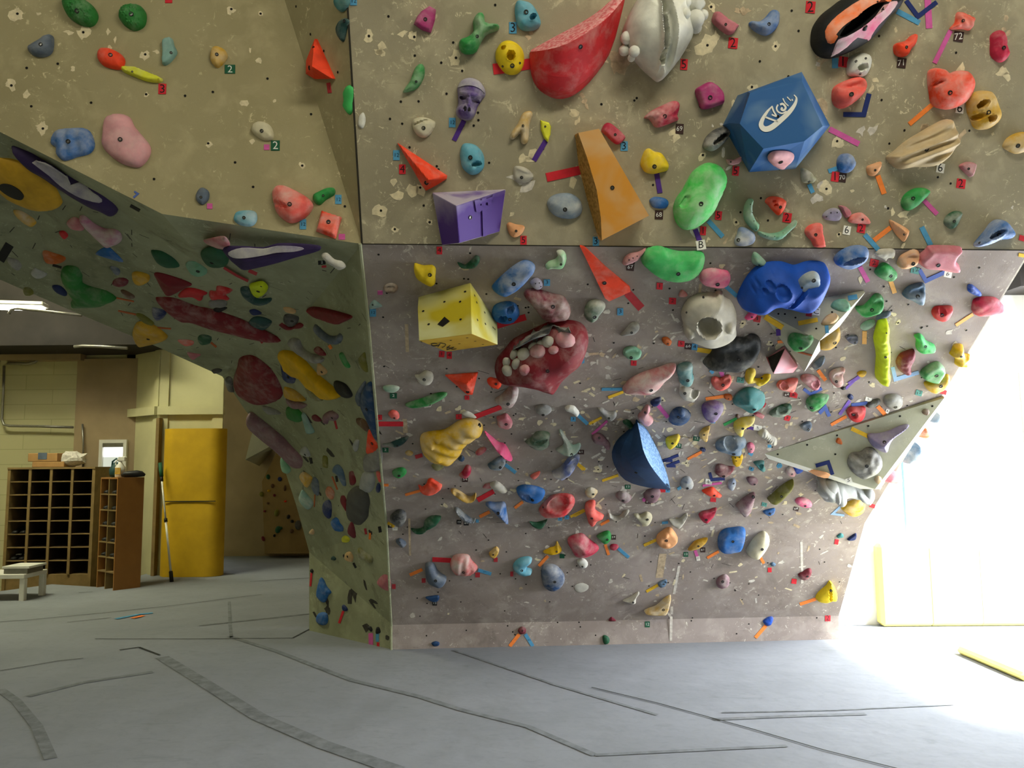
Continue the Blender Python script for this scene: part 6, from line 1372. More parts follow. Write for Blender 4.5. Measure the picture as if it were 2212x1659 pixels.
# ------------------------------------------------------------------ tape strips and number tags
for z, pts, w, c, *t in [
 (1, [(1315, 690), (1400, 680), (1690, 635)], 108, 'red'), (1, [(1025, 1200), (925, 1400)], 48, 'purple'), (1, [(1840, 1400), (1720, 1600)], 50, 'purple'), (4, [(1845, 200), (2190, 125)], 88, 'red'),
 (5, [(820, 150), (855, 355)], 50, 'purple'), (5, [(1205, 715), (1250, 830)], 50, 'purple'), (5, [(1335, 630), (1480, 790)], 48, 'blue'), (5, [(1510, 1280), (1620, 1380)], 40, 'blue'), (5, [(530, 1345), (670, 1500)], 80, 'palered'),
 (3, [(1025, 105), (1235, 215)], 50, 'blue'), (3, [(1110, 5), (1220, 155), (1395, 20)], 42, 'navy'), (3, [(1310, -20), (1325, 265)], 60, 'pink'), (3, [(1525, 285), (1375, 590)], 42, 'pink'), (3, [(765, 875), (715, 1070), (525, 1068)], 45, 'navy'),
 (3, [(395, 1205), (670, 1345)], 52, 'pink'), (3, [(1350, 980), (1140, 1160)], 42, 'orange'), (3, [(420, 590), (475, 590)], 95, 'blue'), (6, [(845, 170), (905, 340)], 48, 'orange'), (6, [(205, 250), (240, 330)], 40, 'blue'), (6, [(385, 130), (470, 100)], 40, 'blue'),
 (6, [(1275, 400), (1400, 530)], 42, 'pink'), (6, [(965, 655), (810, 775)], 42, 'orange'), (6, [(725, 720), (850, 860)], 45, 'blue'), (6, [(1255, 650), (1340, 820)], 48, 'blue'), (6, [(680, 1020), (755, 1160)], 44, 'pink'), (6, [(965, 1150), (1005, 1265)], 42, 'peach'),
 (6, [(1235, 1045), (1295, 1150), (1480, 1065)], 38, 'dblue'), (6, [(1735, 1460), (1575, 1565)], 28, 'peach'), (6, [(570, 1315), (655, 1300)], 45, 'blue'),
 (6, [(105, 1550), (285, 1515)], 40, 'yellow'), (25, [(1305, 660), (1320, 790)], 60, 'blue'), (25, [(260, 500), (560, 690)], 90, 'yellow'), (25, [(485, 715), (490, 825)], 72, 'purple'), (25, [(470, 935), (620, 925)], 45, 'orange'), (25, [(820, 1100), (1060, 1165)], 26, 'rust'), (25, [(1955, 750), (1950, 970)], 75, 'peach'),
 (25, [(1160, 1415), (1290, 1590)], 62, 'orange'), (25, [(1860, 1530), (1680, 1650)], 55, 'violet'),
 (8, [(1310, 835), (1490, 810)], 30, 'orange'), (8, [(275, 740), (480, 738)], 28, 'blue', 'B'), (8, [(340, 822), (490, 765)], 26, 'yellow'), (8, [(1225, 345), (1390, 370)], 42, 'yellow'), (8, [(150, 1085), (275, 1020)], 24, 'yellow'), (8, [(330, 1055), (180, 1190)], 24, 'pink'), (8, [(830, 890), (935, 1020)], 38, 'pink'),
 (8, [(40, 1000), (135, 1085)], 34, 'blue'), (8, [(1490, 1095), (1620, 1030)], 26, 'green'), (8, [(1710, 1110), (1790, 1135)], 28, 'purple'), (8, [(1130, 1435), (1270, 1360)], 24, 'orange'), (8, [(880, 1455), (1040, 1395)], 26, 'navy'), (8, [(885, 1452), (980, 1452)], 22, 'navy'), (8, [(920, 1505), (1050, 1455)], 26, 'navy'), (8, [(925, 1505), (1010, 1505)], 22, 'navy'),
 (8, [(1350, 1570), (1370, 1640), (1500, 1630)], 30, 'navy'), (8, [(280, 1650), (440, 1595)], 24, 'yellow'), (8, [(35, 1480), (110, 1540)], 26, 'yellow'), (8, [(1455, 545), (1480, 610)], 40, 'pink'), (8, [(1355, 550), (1385, 580)], 30, 'blue'), (8, [(1740, 1370), (1775, 1395)], 32, 'blue'),
 (9, [(585, 800), (490, 930)], 30, 'violet'), (9, [(555, 945), (410, 1025)], 28, 'orange'), (9, [(845, 850), (915, 930)], 38, 'orange'), (9, [(155, 690), (220, 740), (325, 685)], 28, 'dblue'), (9, [(600, 840), (750, 822)], 30, 'dblue'), (9, [(300, 918), (355, 860), (395, 945)], 34, 'dblue'),
 (9, [(600, 1060), (760, 1135)], 36, 'yellow'), (9, [(268, 1408), (385, 1375), (425, 1490)], 34, 'navy'), (9, [(985, 485), (1010, 600), (1230, 535)], 36, 'paleblue'), (9, [(670, 570), (545, 690)], 22, 'violet'),
 (7, [(1130, 1015), (1395, 915)], 48, 'red'), (7, [(165, 1085), (420, 1085)], 45, 'red'), (7, [(1340, 110), (1640, 20)], 60, 'red'), (7, [(540, 1415), (610, 1395)], 36, 'palered'), (7, [(1435, 1490), (1540, 1570)], 32, 'blue'), (7, [(2160, 1490), (2212, 1540)], 28, 'yellow'),
 (10, [(440, 132), (590, 90)], 24, 'orange'), (10, [(1160, 185), (1320, 95)], 46, 'red'), (10, [(1530, 262), (1610, 200)], 28, 'orange'), (10, [(1180, 350), (1280, 300)], 30, 'orange'), (10, [(2085, 350), (2215, 285)], 24, 'yellow', '5'), (10, [(710, 775), (895, 785)], 44, 'red'), (10, [(485, 930), (610, 875)], 30, 'orange'),
 (10, [(1165, 880), (1295, 920)], 32, 'blue', '4 5'), (10, [(1860, 740), (1770, 840)], 30, 'orange'), (10, [(1575, 1520), (1480, 1640)], 34, 'orange'), (10, [(1635, 1520), (1710, 1640)], 34, 'blue', '4 5'), (10, [(265, 410), (330, 450)], 28, 'yellow'),
 (11, [(0, 340), (105, 285)], 30, 'yellow', '4'), (11, [(265, 430), (350, 385)], 24, 'orange'), (11, [(310, 625), (345, 730)], 28, 'orange'), (11, [(440, 665), (545, 755)], 30, 'blue'), (11, [(695, 635), (820, 580)], 28, 'yellow', '4'), (11, [(1205, 685), (1240, 785)], 30, 'pink'), (11, [(1325, 760), (1440, 695)], 26, 'orange'),
 (11, [(1840, 730), (1890, 815)], 28, 'orange'), (11, [(720, 1095), (835, 1030)], 26, 'yellow', '4 5'), (11, [(1910, 1435), (1805, 1555)], 34, 'orange'), (11, [(1280, 40), (1470, 12)], 22, 'pink'), (11, [(875, 412), (935, 405)], 24, 'blue'), (11, [(1030, 75), (1065, 55)], 28, 'blue'),
 (22, [(0, 175), (105, 110)], 34, 'orange'), (22, [(1235, 340), (1300, 290)], 40, 'blue'), (12, [(120, 1145), (270, 1095)], 28, 'orange'), (12, [(505, 225), (425, 300), (535, 315)], 20, 'paleblue'),
 (16, [(790, 440), (840, 505)], 22, 'palered'), (16, [(280, 500), (340, 550)], 20, 'rust'), (14, [(420, 1095), (560, 1180), (685, 1240)], 24, 'palered'), (14, [(690, 1125), (780, 1165)], 34, 'palered'), (16, [(1625, 1345), (1650, 1440)], 20, 'palered'), (16, [(1565, 530), (1590, 570)], 30, 'orange'),
 (26, [(930, 1020), (1020, 1245)], 24, 'rust'), (26, [(635, 1330), (625, 1540)], 16, 'rust'), (18, [(405, 650), (392, 810)], 22, 'red'), (18, [(785, 1105), (735, 1250)], 28, 'red'), (18, [(1112, 1370), (1115, 1510)], 52, 'pink'), (18, [(1192, 1375), (1190, 1470)], 36, 'blue'), (18, [(1200, 1480), (1200, 1555)], 30, 'red'),
 (18, [(1105, 160), (1100, 250)], 24, 'orange'), (18, [(905, 530), (935, 590)], 22, 'black'), (15, [(600, 380), (700, 408)], 24, 'black'), (13, [(1485, 755), (1592, 815)], 32, 'black'), (13, [(0, 1380), (110, 1200)], 105, 'black'), (13, [(1530, 600), (1570, 625), (1520, 670)], 20, 'dblue'),
 (15, [(1345, 900), (1560, 945)], 16, 'rust'), (15, [(1325, 755), (1525, 795)], 14, 'rust'), (15, [(1770, 1090), (1945, 1105)], 16, 'rust'), (26, [(560, 700), (580, 800)], 42, 'black'), (26, [(1000, 1010), (1015, 1110)], 36, 'black'), (18, [(1215, 95), (1228, 165)], 32, 'black'), (18, [(1045, 118), (1058, 188)], 26, 'palered')]:
    tape(z, pts, w, c, text=(t[0] if t else None))
for z, x, y, w, h, r, c, t in [
 (0, 1374, 414, 62, 52, 0, 'dgreen', '2'), (0, 1645, 870, 52, 60, 0, 'dgreen', '2'), (0, 970, 532, 46, 62, -2, 'red', '3'), (0, 1008, 0, 42, 38, 0, 'red', ''), (0, 2021, 1192, 38, 55, 0, 'blue', '12'), (0, 1810, 1340, 38, 60, 0, 'blue', '12'), (0, 2112, 5, 40, 55, 0, 'blue', '12'),
 (0, 1967, 525, 22, 62, 8, 'palered', '1'), (0, 1593, 880, 32, 32, 0, 'pink', ''), (0, 1253, 1232, 32, 32, 0, 'pink', ''), (0, 2042, 1415, 38, 34, 0, 'pink', ''),
 (1, 1511, 278, 75, 115, 0, 'blue', '3'), (1, 908, 1220, 65, 95, 0, 'blue', '12'), (1, 352, 1545, 65, 100, 0, 'blue', '12'), (4, 411, 118, 65, 95, 0, 'red', '4'), (4, 780, 925, 55, 75, 0, 'red', '4'), (4, 1617, 825, 62, 88, 0, 'red', '5'), (4, 1850, 1245, 62, 62, 0, 'blue', '3'), (4, 118, 1545, 62, 75, 0, 'blue', '12'), (4, 190, 1345, 50, 38, 0, 'pink', ''),
 (2, 1582, 430, 92, 108, -6, 'red', '2'), (2, 1094, 642, 70, 108, -4, 'red', '5'), (2, 1050, 1282, 78, 100, -3, 'brown', '69'), (2, 498, 1455, 72, 95, 0, 'blue', '3'),
 (5, 1608, 135, 65, 95, -6, 'red', '5'), (5, 845, 572, 80, 88, -2, 'brown', '68'), (5, 1437, 578, 65, 88, -6, 'red', '5'), (5, 1284, 730, 58, 88, -4, 'red', '1'), (5, 1262, 872, 92, 95, 10, 'white', 'B'), (5, 217, 835, 62, 90, 0, 'blue', '3'), (5, 560, 1092, 75, 68, -6, 'brown', '67'), (5, 852, 1280, 60, 65, -4, 'red', '1'), (5, 980, 1428, 70, 62, -4, 'red', '2'),
 (5, 460, 1535, 60, 70, 0, 'blue', '3'), (5, 2120, 600, 85, 95, -8, 'red', '2'), (5, 1822, 1605, 68, 62, -10, 'red', '1'),
 (3, 218, 68, 88, 110, -5, 'red', '2'), (3, 522, 578, 80, 98, -8, 'red', '1'), (3, 1068, 588, 82, 95, -8, 'brown', '71'), (3, 1600, 342, 88, 98, -8, 'brown', '72'), (3, 1612, 1010, 72, 95, -8, 'white', '6'), (3, 1430, 1568, 72, 88, -10, 'white', '6'),
 (6, 448, 180, 70, 92, -8, 'red', '1'), (6, 515, 188, 70, 88, -8, 'brown', '70'), (6, 1622, 245, 82, 88, -8, 'red', '2'), (6, 557, 680, 68, 82, -10, 'white', '6'), (6, 692, 662, 75, 82, -10, 'red', '2'), (6, 812, 985, 78, 70, -12, 'red', '2'), (6, 1195, 1052, 78, 62, -12, 'teal', '12'), (6, 1500, 1090, 72, 56, -12, 'white', '6'), (6, 2195, 755, 60, 50, -15, 'red', ''), (6, 2190, 912, 60, 32, -10, 'yellow', ''),
 (6, 272, 1440, 70, 70, -8, 'white', 'C'), (6, 205, 1460, 56, 48, -8, 'palered', ''), (25, 130, 540, 95, 95, -10, 'palered', '1'),
 (7, 803, 390, 55, 58, -6, 'red', '1'), (7, 878, 402, 52, 66, 0, 'red', '4'), (7, 2192, 445, 60, 70, 0, 'blue', '3'), (7, 322, 805, 70, 50, 0, 'dgreen', '2'), (7, 1055, 823, 46, 40, 0, 'red', '2'), (7, 973, 1013, 58, 48, 0, 'red', '1'), (7, 183, 1020, 52, 48, 0, 'red', '1'), (7, 242, 1345, 62, 45, 0, 'dgreen', '2'), (7, 2112, 1037, 50, 45, 0, 'blue', '3'),
 (7, 2188, 1365, 62, 42, 0, 'brown', '61'), (7, 2028, 1617, 58, 38, 0, 'brown', '57'), (7, 1035, 1640, 58, 42, 0, 'brown', '54'),
 (8, 1067, 287, 62, 56, -6, 'red', '5'), (8, 1136, 313, 68, 56, -6, 'brown', '66'), (8, 1200, 318, 58, 62, -6, 'blue', '4'), (8, 594, 478, 56, 50, -2, 'red', '1'), (8, 1657, 648, 70, 52, -8, 'teal', '12'), (8, 1217, 1232, 62, 42, -8, 'dgreen', '12'), (8, 1040, 1302, 56, 42, -8, 'dgreen', '12'), (8, 1828, 1125, 80, 50, -12, 'white', '5'), (8, 2118, 795, 60, 38, -12, 'brown', '64'),
 (8, 2180, 790, 60, 45, -12, 'red', '2'), (8, 2120, 1028, 50, 48, -14, 'red', '1'), (8, 1338, 1655, 60, 40, -8, 'white', '6'), (8, 1385, 1062, 42, 32, 0, 'blue', '4'), (8, 1945, 1305, 38, 28, 0, 'blue', ''), (8, 1765, 1530, 48, 30, -20, 'blue', '4'), (8, 2045, 1500, 48, 30, -35, 'blue', ''), (8, 1890, 895, 30, 45, -30, 'palered', ''),
 (9, 925, 628, 52, 46, -16, 'white', '6'), (9, 760, 788, 60, 36, -16, 'white', '5'), (9, 1230, 728, 60, 50, -16, 'teal', '12'), (9, 1455, 718, 68, 42, -16, 'palered', ''), (9, 60, 750, 72, 40, -12, 'red', '2'), (9, 8, 960, 45, 42, -16, 'red', '1'), (9, 935, 900, 30, 40, -20, 'white', '4'), (9, 575, 1545, 60, 46, 20, 'white', '5'),
 (10, 975, 403, 46, 42, 0, 'black', '12'), (10, 1047, 415, 50, 40, 0, 'black', '64'), (10, 1157, 392, 30, 30, 0, 'blue', ''), (10, 1980, 368, 42, 40, 0, 'blue', '5'), (10, 2048, 355, 44, 38, 0, 'blue', '5'), (10, 290, 442, 46, 32, 0, 'black', '2'), (10, 338, 470, 50, 28, 0, 'white', '11'), (10, 2000, 742, 48, 42, 0, 'dgreen', ''), (10, 1340, 778, 38, 42, 0, 'palered', ''),
 (10, 1160, 930, 46, 46, 0, 'palered', ''), (10, 1500, 920, 30, 46, 0, 'palered', ''), (10, 623, 985, 38, 42, 0, 'palered', ''), (10, 326, 1045, 36, 46, 0, 'palered', ''), (10, 733, 1212, 46, 42, 0, 'black', '12'), (10, 248, 35, 50, 24, 0, 'orange', ''),
 (11, 534, 52, 56, 40, 0, 'dgreen', '12'), (11, 738, 202, 56, 36, 0, 'brown', '51'), (11, 698, 180, 36, 36, 0, 'pink', ''), (11, 393, 555, 46, 44, 0, 'brown', '59'), (11, 1282, 680, 48, 46, 0, 'brown', '61'), (11, 1113, 725, 46, 46, 0, 'dgreen', '12'), (11, 1234, 765, 36, 44, 10, 'white', '11'), (11, 880, 90, 60, 30, 0, 'red', ''), (11, 932, 90, 44, 34, 0, 'blue', '4'),
 (11, 1947, 880, 38, 44, 0, 'red', ''), (11, 2190, 992, 46, 46, -6, 'red', ''), (11, 730, 1422, 48, 58, 0, 'dgreen', '12'), (11, 1385, 182, 56, 38, -4, 'red', ''), (11, 1893, 228, 50, 36, -14, 'teal', '12'), (11, 2210, 272, 50, 36, -14, 'brown', '58'), (11, 1340, 12, 62, 32, -6, 'white', '6'),
 (12, 797, 227, 50, 34, -18, 'red', ''), (12, 462, 563, 36, 46, -10, 'red', ''), (12, 65, 932, 46, 42, -8, 'red', ''), (12, 380, 1276, 50, 56, 0, 'red', '2'),
 (14, 1485, 1040, 80, 42, 4, 'black', '2'), (14, 1508, 1083, 50, 22, 4, 'palered', ''), (22, 845, 365, 60, 46, -28, 'blue', '4'), (22, 1460, 450, 60, 48, -10, 'pink', '')]:
    num_tag(z, x, y, w, h, r, c, t)
# ------------------------------------------------------------------ the far left part of the gym
def thing(o, label, cat, group=None): return tag(o, label, cat, group)
def zat(x, y, Y): return at_depth(x, y, Y).z
# end wall of the lobby: cream block below, black soffit above
YL = 11.6; zt = zat(100, 768, YL)
xr = at_depth(300, 900, YL).x
flat('wall_far_left', [Vector((X0, YL, -.3)), Vector((xr, YL, -.3)), Vector((xr, YL, zt)), Vector((X0, YL, zt))], M['cream_block'] if 'cream_block' in M else M['cream'])
xa = at_depth(166, 900, YL).x
mb = MB(); mb.box((xa, YL-.05, -.3), (xr, YL-.01, zt-.06)); o = mb.build('wall_far_left_recess', [M['taupe']]); o['kind'] = 'structure'
mb = MB(); mb.box((X0, YL-1.0, zt), (xr+.6, YL+.1, Zc)); o = mb.build('ceiling_soffit', [M['black_ceiling']]); o['kind'] = 'structure'
mb = MB(); mb.box((X0, YL-.16, zt-.09), (xa+.1, YL, zt)); o = mb.build('trim_2', [M['taupe']]); o['kind'] = 'structure'
# window in the recess, a lit room behind it
a, b = at_depth(221, 1036, YL-.06), at_depth(269, 957, YL-.06)
mb = MB()
for p, q in (((a.x-.05, YL-.10, a.z-.05), (a.x, YL-.04, b.z+.05)), ((b.x, YL-.10, a.z-.05), (b.x+.05, YL-.04, b.z+.05)), ((a.x, YL-.10, b.z), (b.x, YL-.04, b.z+.05)), ((a.x, YL-.10, a.z-.05), (b.x, YL-.04, a.z))): mb.box(p, q)
w3 = mb.build('window_3', [M['white']]); w3['kind'] = 'structure'
s = NT('lit_window_pane'); s.b.inputs['Emission Color'].default_value = srgb('#eef4e6'); s.b.inputs['Emission Strength'].default_value = .62; pane_lo = s.fin(srgb('#8f948a'), .4)
s = NT('bright_window_pane'); s.b.inputs['Emission Color'].default_value = srgb('#ffffff'); s.b.inputs['Emission Strength'].default_value = 2.2; pane_hi = s.fin(srgb('#a0a0a0'), .4)
zm = zat(245, 987, YL-.06); zh = zat(245, 966, YL-.06)
mesh('window_pane', [(a.x, YL-.055, a.z), (b.x, YL-.055, a.z), (b.x, YL-.055, zm), (a.x, YL-.055, zm)], [(0, 1, 2, 3)], pane_lo, w3)
mesh('window_pane', [(a.x, YL-.055, zm), (b.x, YL-.055, zm), (b.x, YL-.055, zh), (a.x, YL-.055, zh)], [(0, 1, 2, 3)], pane_hi, w3)
mb = MB(); mb.box((a.x, YL-.09, zh), (b.x, YL-.05, b.z)); mb.build('blind', [M['metal']], w3)
# boxed pillar
YP = on_floor(405, 1247).y; print('YP', YP)
A_, B_, C_ = at_depth(272, 1000, YP+.85), at_depth(341, 1000, YP+.26), at_depth(480, 1000, YP+.26)
pl = [(A_.x, A_.y), (B_.x, B_.y), (C_.x, C_.y), (at_depth(476, 1000, 11.6).x, 11.6), (A_.x, 11.6)]
mb = MB()
mb.raw([(x, y, -.3) for x, y in pl] + [(x, y, Zc) for x, y in pl], [(i, (i+1) % 5, 5+(i+1) % 5, 5+i) for i in range(5)])
col_ = mb.build('pillar', [M['cream']], center=True)
c0 = col_.location.copy()
def pbox(p0, p1, w, d, z0, z1, out=.03):
    """batten along a plan segment on the pillar face"""
    p0, p1 = Vector(p0), Vector(p1); t = (p1-p0).normalized(); nrm = Vector((t.y, -t.x)); V = []
    for z in (z0, z1):
        for q in (p0, p1, p1 + nrm*out, p0 + nrm*out): V.append(Vector((q.x, q.y, z)) - c0)
    return V, [(0, 1, 2, 3), (4, 5, 6, 7)] + [(i, (i+1) % 4, 4+(i+1) % 4, 4+i) for i in range(4)]
PA, PB, PC = Vector(pl[0]), Vector(pl[1]), Vector(pl[2])
for (p, q, l0, l1) in ((PA, PB, 0, .09), (PA, PB, -.13, 0), (PB, PC, 0, .13), (PB, PC, -.15, 0)):
    t = (q-p).normalized(); L = (q-p).length
    s0 = p + t*(l0 if l0 >= 0 else L+l0); s1 = p + t*(l1 if l0 >= 0 else L)
    V, F_ = pbox(s0, s1, 0, 0, -.3, 4.2, .03); mesh('corner_batten', V, F_, M['cream'], col_)
zb0, zb1 = zat(400, 896, YP+.26), zat(400, 878, YP+.26)
V1, F1 = pbox(PA - (PB-PA).normalized()*.06, PB, 0, 0, zb0, zb1, .08); V2, F2 = pbox(PB, PC + Vector((.02, 0)), 0, 0, zb0, zb1, .08)
mesh('ledge_band', V1+V2, F1+[tuple(i+8 for i in f) for f in F2], M['cream'], col_)
thing(col_, 'cream painted boxed pillar with ledge band behind the yellow pad', 'pillar')
# tall yellow pad with bulging front, its plywood backing at the left
y0 = YP; a, b = at_depth(338, 1247, y0), at_depth(479, 925, y0); zmid = zat(400, 1083, y0)
mb = MB(); nx, nz = 10, 14; V = []
for i in range(nz+1):
    for j in range(nx+1):
        u_, v_ = j/nx, i/nz; seam = math.exp(-((v_-(zmid-a.z)/(b.z-a.z))/.012)**2)
        V.append((a.x+(b.x-a.x)*u_, y0 + .10 - .10*(1-abs(2*u_-1)**6)**.5*(1-.0*v_) + .02*seam, a.z+(b.z-a.z)*v_))
F_ = [(i*(nx+1)+j, i*(nx+1)+j+1, (i+1)*(nx+1)+j+1, (i+1)*(nx+1)+j) for i in range(nz) for j in range(nx)]
k = len(V); V += [(a.x, y0+.22, a.z), (b.x, y0+.22, a.z), (b.x, y0+.22, b.z), (a.x, y0+.22, b.z)]
F_ += [tuple([k, k+1] + [j for j in range(nx, -1, -1)]), tuple([k+3, k+2] + [nz*(nx+1)+j for j in range(nx, -1, -1)]), tuple([k, k+3] + [i*(nx+1) for i in range(nz, -1, -1)]), tuple([k+1, k+2] + [i*(nx+1)+nx for i in range(nz, -1, -1)])]
pad = mesh('crash_pad', V, F_, M['yellow_foam'], smooth=False); pad.data.set_sharp_from_angle(angle=math.radians(50))
pad.data.polygons.foreach_set('use_smooth', [True]*len(pad.data.polygons))
mb = MB(); mb.box((a.x+.06, y0-.004, zmid-.006), (b.x-.06, y0+.01, zmid+.006)); mb.build('seam', [M['mat_gap']], pad)
thing(pad, 'tall yellow vinyl pad standing against the cream pillar', 'crash pad')
mb = MB(); a2, b2 = at_depth(326, 1250, y0+.14), at_depth(338, 903, y0+.14); mb.box((a2.x, y0+.12, a.z), (b2.x+.05, y0+.22, b2.z))
thing(mb.build('plywood_board', [M['wood']], center=True), 'narrow tan plywood board behind left edge of yellow pad', 'board')
# brush pole leaning on the pad
g0, g1 = at_depth(371, 1257, 9.7), at_depth(346, 1000, YP-.04); g0 = on_floor(371, 1257)
r_ = empty('telescopic_brush', g0); d_ = g1-g0
def seg(nm, t0, t1, r, m_):
    mb = MB(); mb.tube([d_*t0, d_*t1], r, 10); mb.build(nm, [m_], r_, True)
seg('foot_grip', 0, .085, .024, M['black']); seg('pole', .085, .50, .014, M['white']); seg('clamp', .49, .52, .022, M['black']); seg('pole', .52, .84, .012, M['white']); seg('clamp', .84, .88, .02, M['black']); seg('brush_head', .88, 1.0, .026, hold_mat('dgreen', 0))
thing(r_, 'white telescopic brush pole leaning on the yellow pad', 'brush')
# white table with a box, far left
t_ = empty('side_table', at_depth(20, 1240, 9.35)); base = t_.location.copy(); t_.location.z = -.3; base = t_.location.copy()
top = zat(30, 1237, 9.2)
def tb(nm, p, q, m_=M['white']):
    mb = MB(); mb.box(Vector(p)-base, Vector(q)-base, bev=.006); mb.build(nm, [m_], t_)
xl, xrr = at_depth(-60, 1237, 9.2).x, at_depth(70, 1237, 9.2).x
tb('tabletop', (xl, 9.05, top-.05), (xrr, 9.5, top))
for lx in (xl, xrr-.06):
    for ly in (9.06, 9.43): tb('leg', (lx, ly, -.3), (lx+.06, ly+.06, top-.05))
thing(t_, 'small white side table at far left edge of the mats', 'table')
mb = MB(); a, b = at_depth(20, 1236, 9.2), at_depth(77, 1219, 9.2); mb.box((a.x, 9.1, top+.001), (b.x-.03, 9.4, top+.06), 1); mb.box((a.x-.01, 9.08, top+.061), (b.x, 9.42, top+.085), 0)
thing(mb.build('paper_box', [M['white'], M['metal']], center=True), 'flat white box with grey sides on the white table', 'box')
# shoe rack against the end wall
fy = 10.75
tl, tr, bl = at_depth(17, 1014, fy), at_depth(206, 1014, fy), at_depth(17, 1242, fy)
rk = empty('shoe_rack', (tl.x, fy, -.3)); zb, ztp = bl.z, tl.z; Wd, D = tr.x-tl.x, .42; o0 = rk.location.copy()
def rp(nm, p, q, m_=M['wood']):
    mb = MB(); mb.box(Vector(p), Vector(q)); mb.build(nm, [m_], rk)
rp('back_panel', (0, D-.02, 0), (Wd, D, ztp+.3), M['shade_inside'])
for x in (0, Wd-.04): rp('side_panel', (x, 0, 0), (x+.04, D-.02, ztp+.3))
rp('top_panel', (0, -.01, ztp+.3), (Wd, D, ztp+.325)); rp('plinth', (.04, .02, 0), (Wd-.04, D-.02, zb+.3))
colw = (Wd-.04)/4
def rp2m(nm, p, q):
    mb = MB(); mb.box(p, (q[0], p[1]+.015, q[2])); mb.box((p[0]+.001, p[1]+.015, p[2]), (q[0]-.001, q[1], q[2]), 1); mb.build(nm, [M['wood'], M['shade_inside']], rk)  # boards behind the front strip coloured dark, as the shade of the pigeonholes
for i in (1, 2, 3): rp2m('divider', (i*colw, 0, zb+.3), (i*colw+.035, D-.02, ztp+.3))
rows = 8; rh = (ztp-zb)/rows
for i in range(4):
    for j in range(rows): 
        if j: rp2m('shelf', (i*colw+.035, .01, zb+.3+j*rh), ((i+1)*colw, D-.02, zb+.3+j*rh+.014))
thing(rk, 'wooden pigeonhole shoe rack, four columns wide, against the cream wall', 'shoe rack')
# second rack, side towards the camera
Pn = at_depth(255, 1035, 9.75); sdir = Vector((.62, .78, 0)); fdir = Vector((-.78, .62, 0)); sk, fk = .33, .46
rk2 = empty('shoe_cubby', (Pn.x, Pn.y, -.3)); H2 = Pn.z+.3
def rp2(nm, s0, s1, f0, f1, z0, z1, m_=M['wood']):
    V = [sdir*s+fdir*f+Z_*z for s in (s0, s1) for f in (f0, f1) for z in (z0, z1)]
    mesh(nm, V, [(0,1,3,2),(4,6,7,5),(0,4,5,1),(2,3,7,6),(0,2,6,4),(1,5,7,3)], m_, rk2)
rp2('side_panel', 0, sk, 0, .02, 0, H2, M['wood_dark']); rp2('side_panel', 0, sk, fk-.02, fk, 0, H2, M['wood_dark']); rp2('top_panel', 0, sk, 0, fk, H2, H2+.018, M['wood_dark']); rp2('back_panel', sk-.02, sk, .02, fk-.02, 0, H2, M['shade_inside'])
rp2('divider', 0, sk-.02, fk/2-.01, fk/2+.01, .25, H2)
zl = [zat(236, y, 9.95)+.3 for y in (1235, 1204, 1172, 1137, 1103, 1069)]
for z_ in zl: rp2('shelf', 0, sk-.02, .02, fk-.02, z_, z_+.015)
thing(rk2, 'narrow orange brown shoe cubby standing beside the pillar', 'shoe rack')
# shoes
def shoe_mesh():
    mb = MB(); L, n = .27, 12; prof = [(0, .03, .075), (.03, .04, .085), (.08, .042, .082), (.13, .040, .06), (.18, .044, .05), (.23, .042, .042), (.262, .03, .032), (.27, .012, .02)]
    V, F_ = [], []
    for x, w_, h_ in prof:
        for j in range(n):
            th = 2*math.pi*j/n; V.append((math.cos(th)*w_, x, h_/2 + math.sin(th)*h_/2))
    for i in range(len(prof)-1):
        for j in range(n): F_.append((i*n+j, i*n+(j+1) % n, (i+1)*n+(j+1) % n, (i+1)*n+j))
    F_ += [tuple(range(n))[::-1], tuple((len(prof)-1)*n+j for j in range(n))]
    me = bpy.data.meshes.new('shoe'); me.from_pydata(V, [], F_); me.materials.append(M['black']); me.polygons.foreach_set('use_smooth', [True]*len(F_)); me.update()
    st = bpy.data.meshes.new('strap'); mb = MB(); mb.box((-.036, .10, .045), (.036, .15, .068), bev=.01); st.from_pydata([tuple(v) for v in mb.v], [], mb.f); st.materials.append(M['white']); st.update()
    sl = bpy.data.meshes.new('sole'); mb = MB(); mb.box((-.04, .0, 0), (.04, .265, .012), bev=.006); sl.from_pydata([tuple(v) for v in mb.v], [], mb.f); sl.materials.append(M['black']); sl.update()
    return me, st, sl
SM = shoe_mesh()
def shoe(loc, rz, label, group, strap=True, m_=None):
    o = bpy.data.objects.new('shoe', SM[0]); COL.objects.link(o); o.location = loc; o.rotation_euler = (0, 0, rz)
    for k_, nm in ((1, 'strap'), (2, 'sole')):
        if k_ == 1 and not strap: continue
        c = bpy.data.objects.new(nm, SM[k_]); COL.objects.link(c); c.parent = o
    tag(o, label, 'shoe', group)
for row, strap, txt in ((3, False, 'plain dark shoe'), (1, True, 'white-strapped dark shoe')):
    z_ = zb+row*rh+.016
    for i, xx in enumerate((.10, .21)):
        shoe((tl.x+xx, fy+.31, z_), math.pi, '%s shoe of the %s pair in the left column of the shoe rack' % (('left', 'right')[i], txt.replace(' shoe', '')), 'shoes in the pigeonhole rack', strap)
names = ('second', 'third', 'fourth', 'fifth', 'sixth')
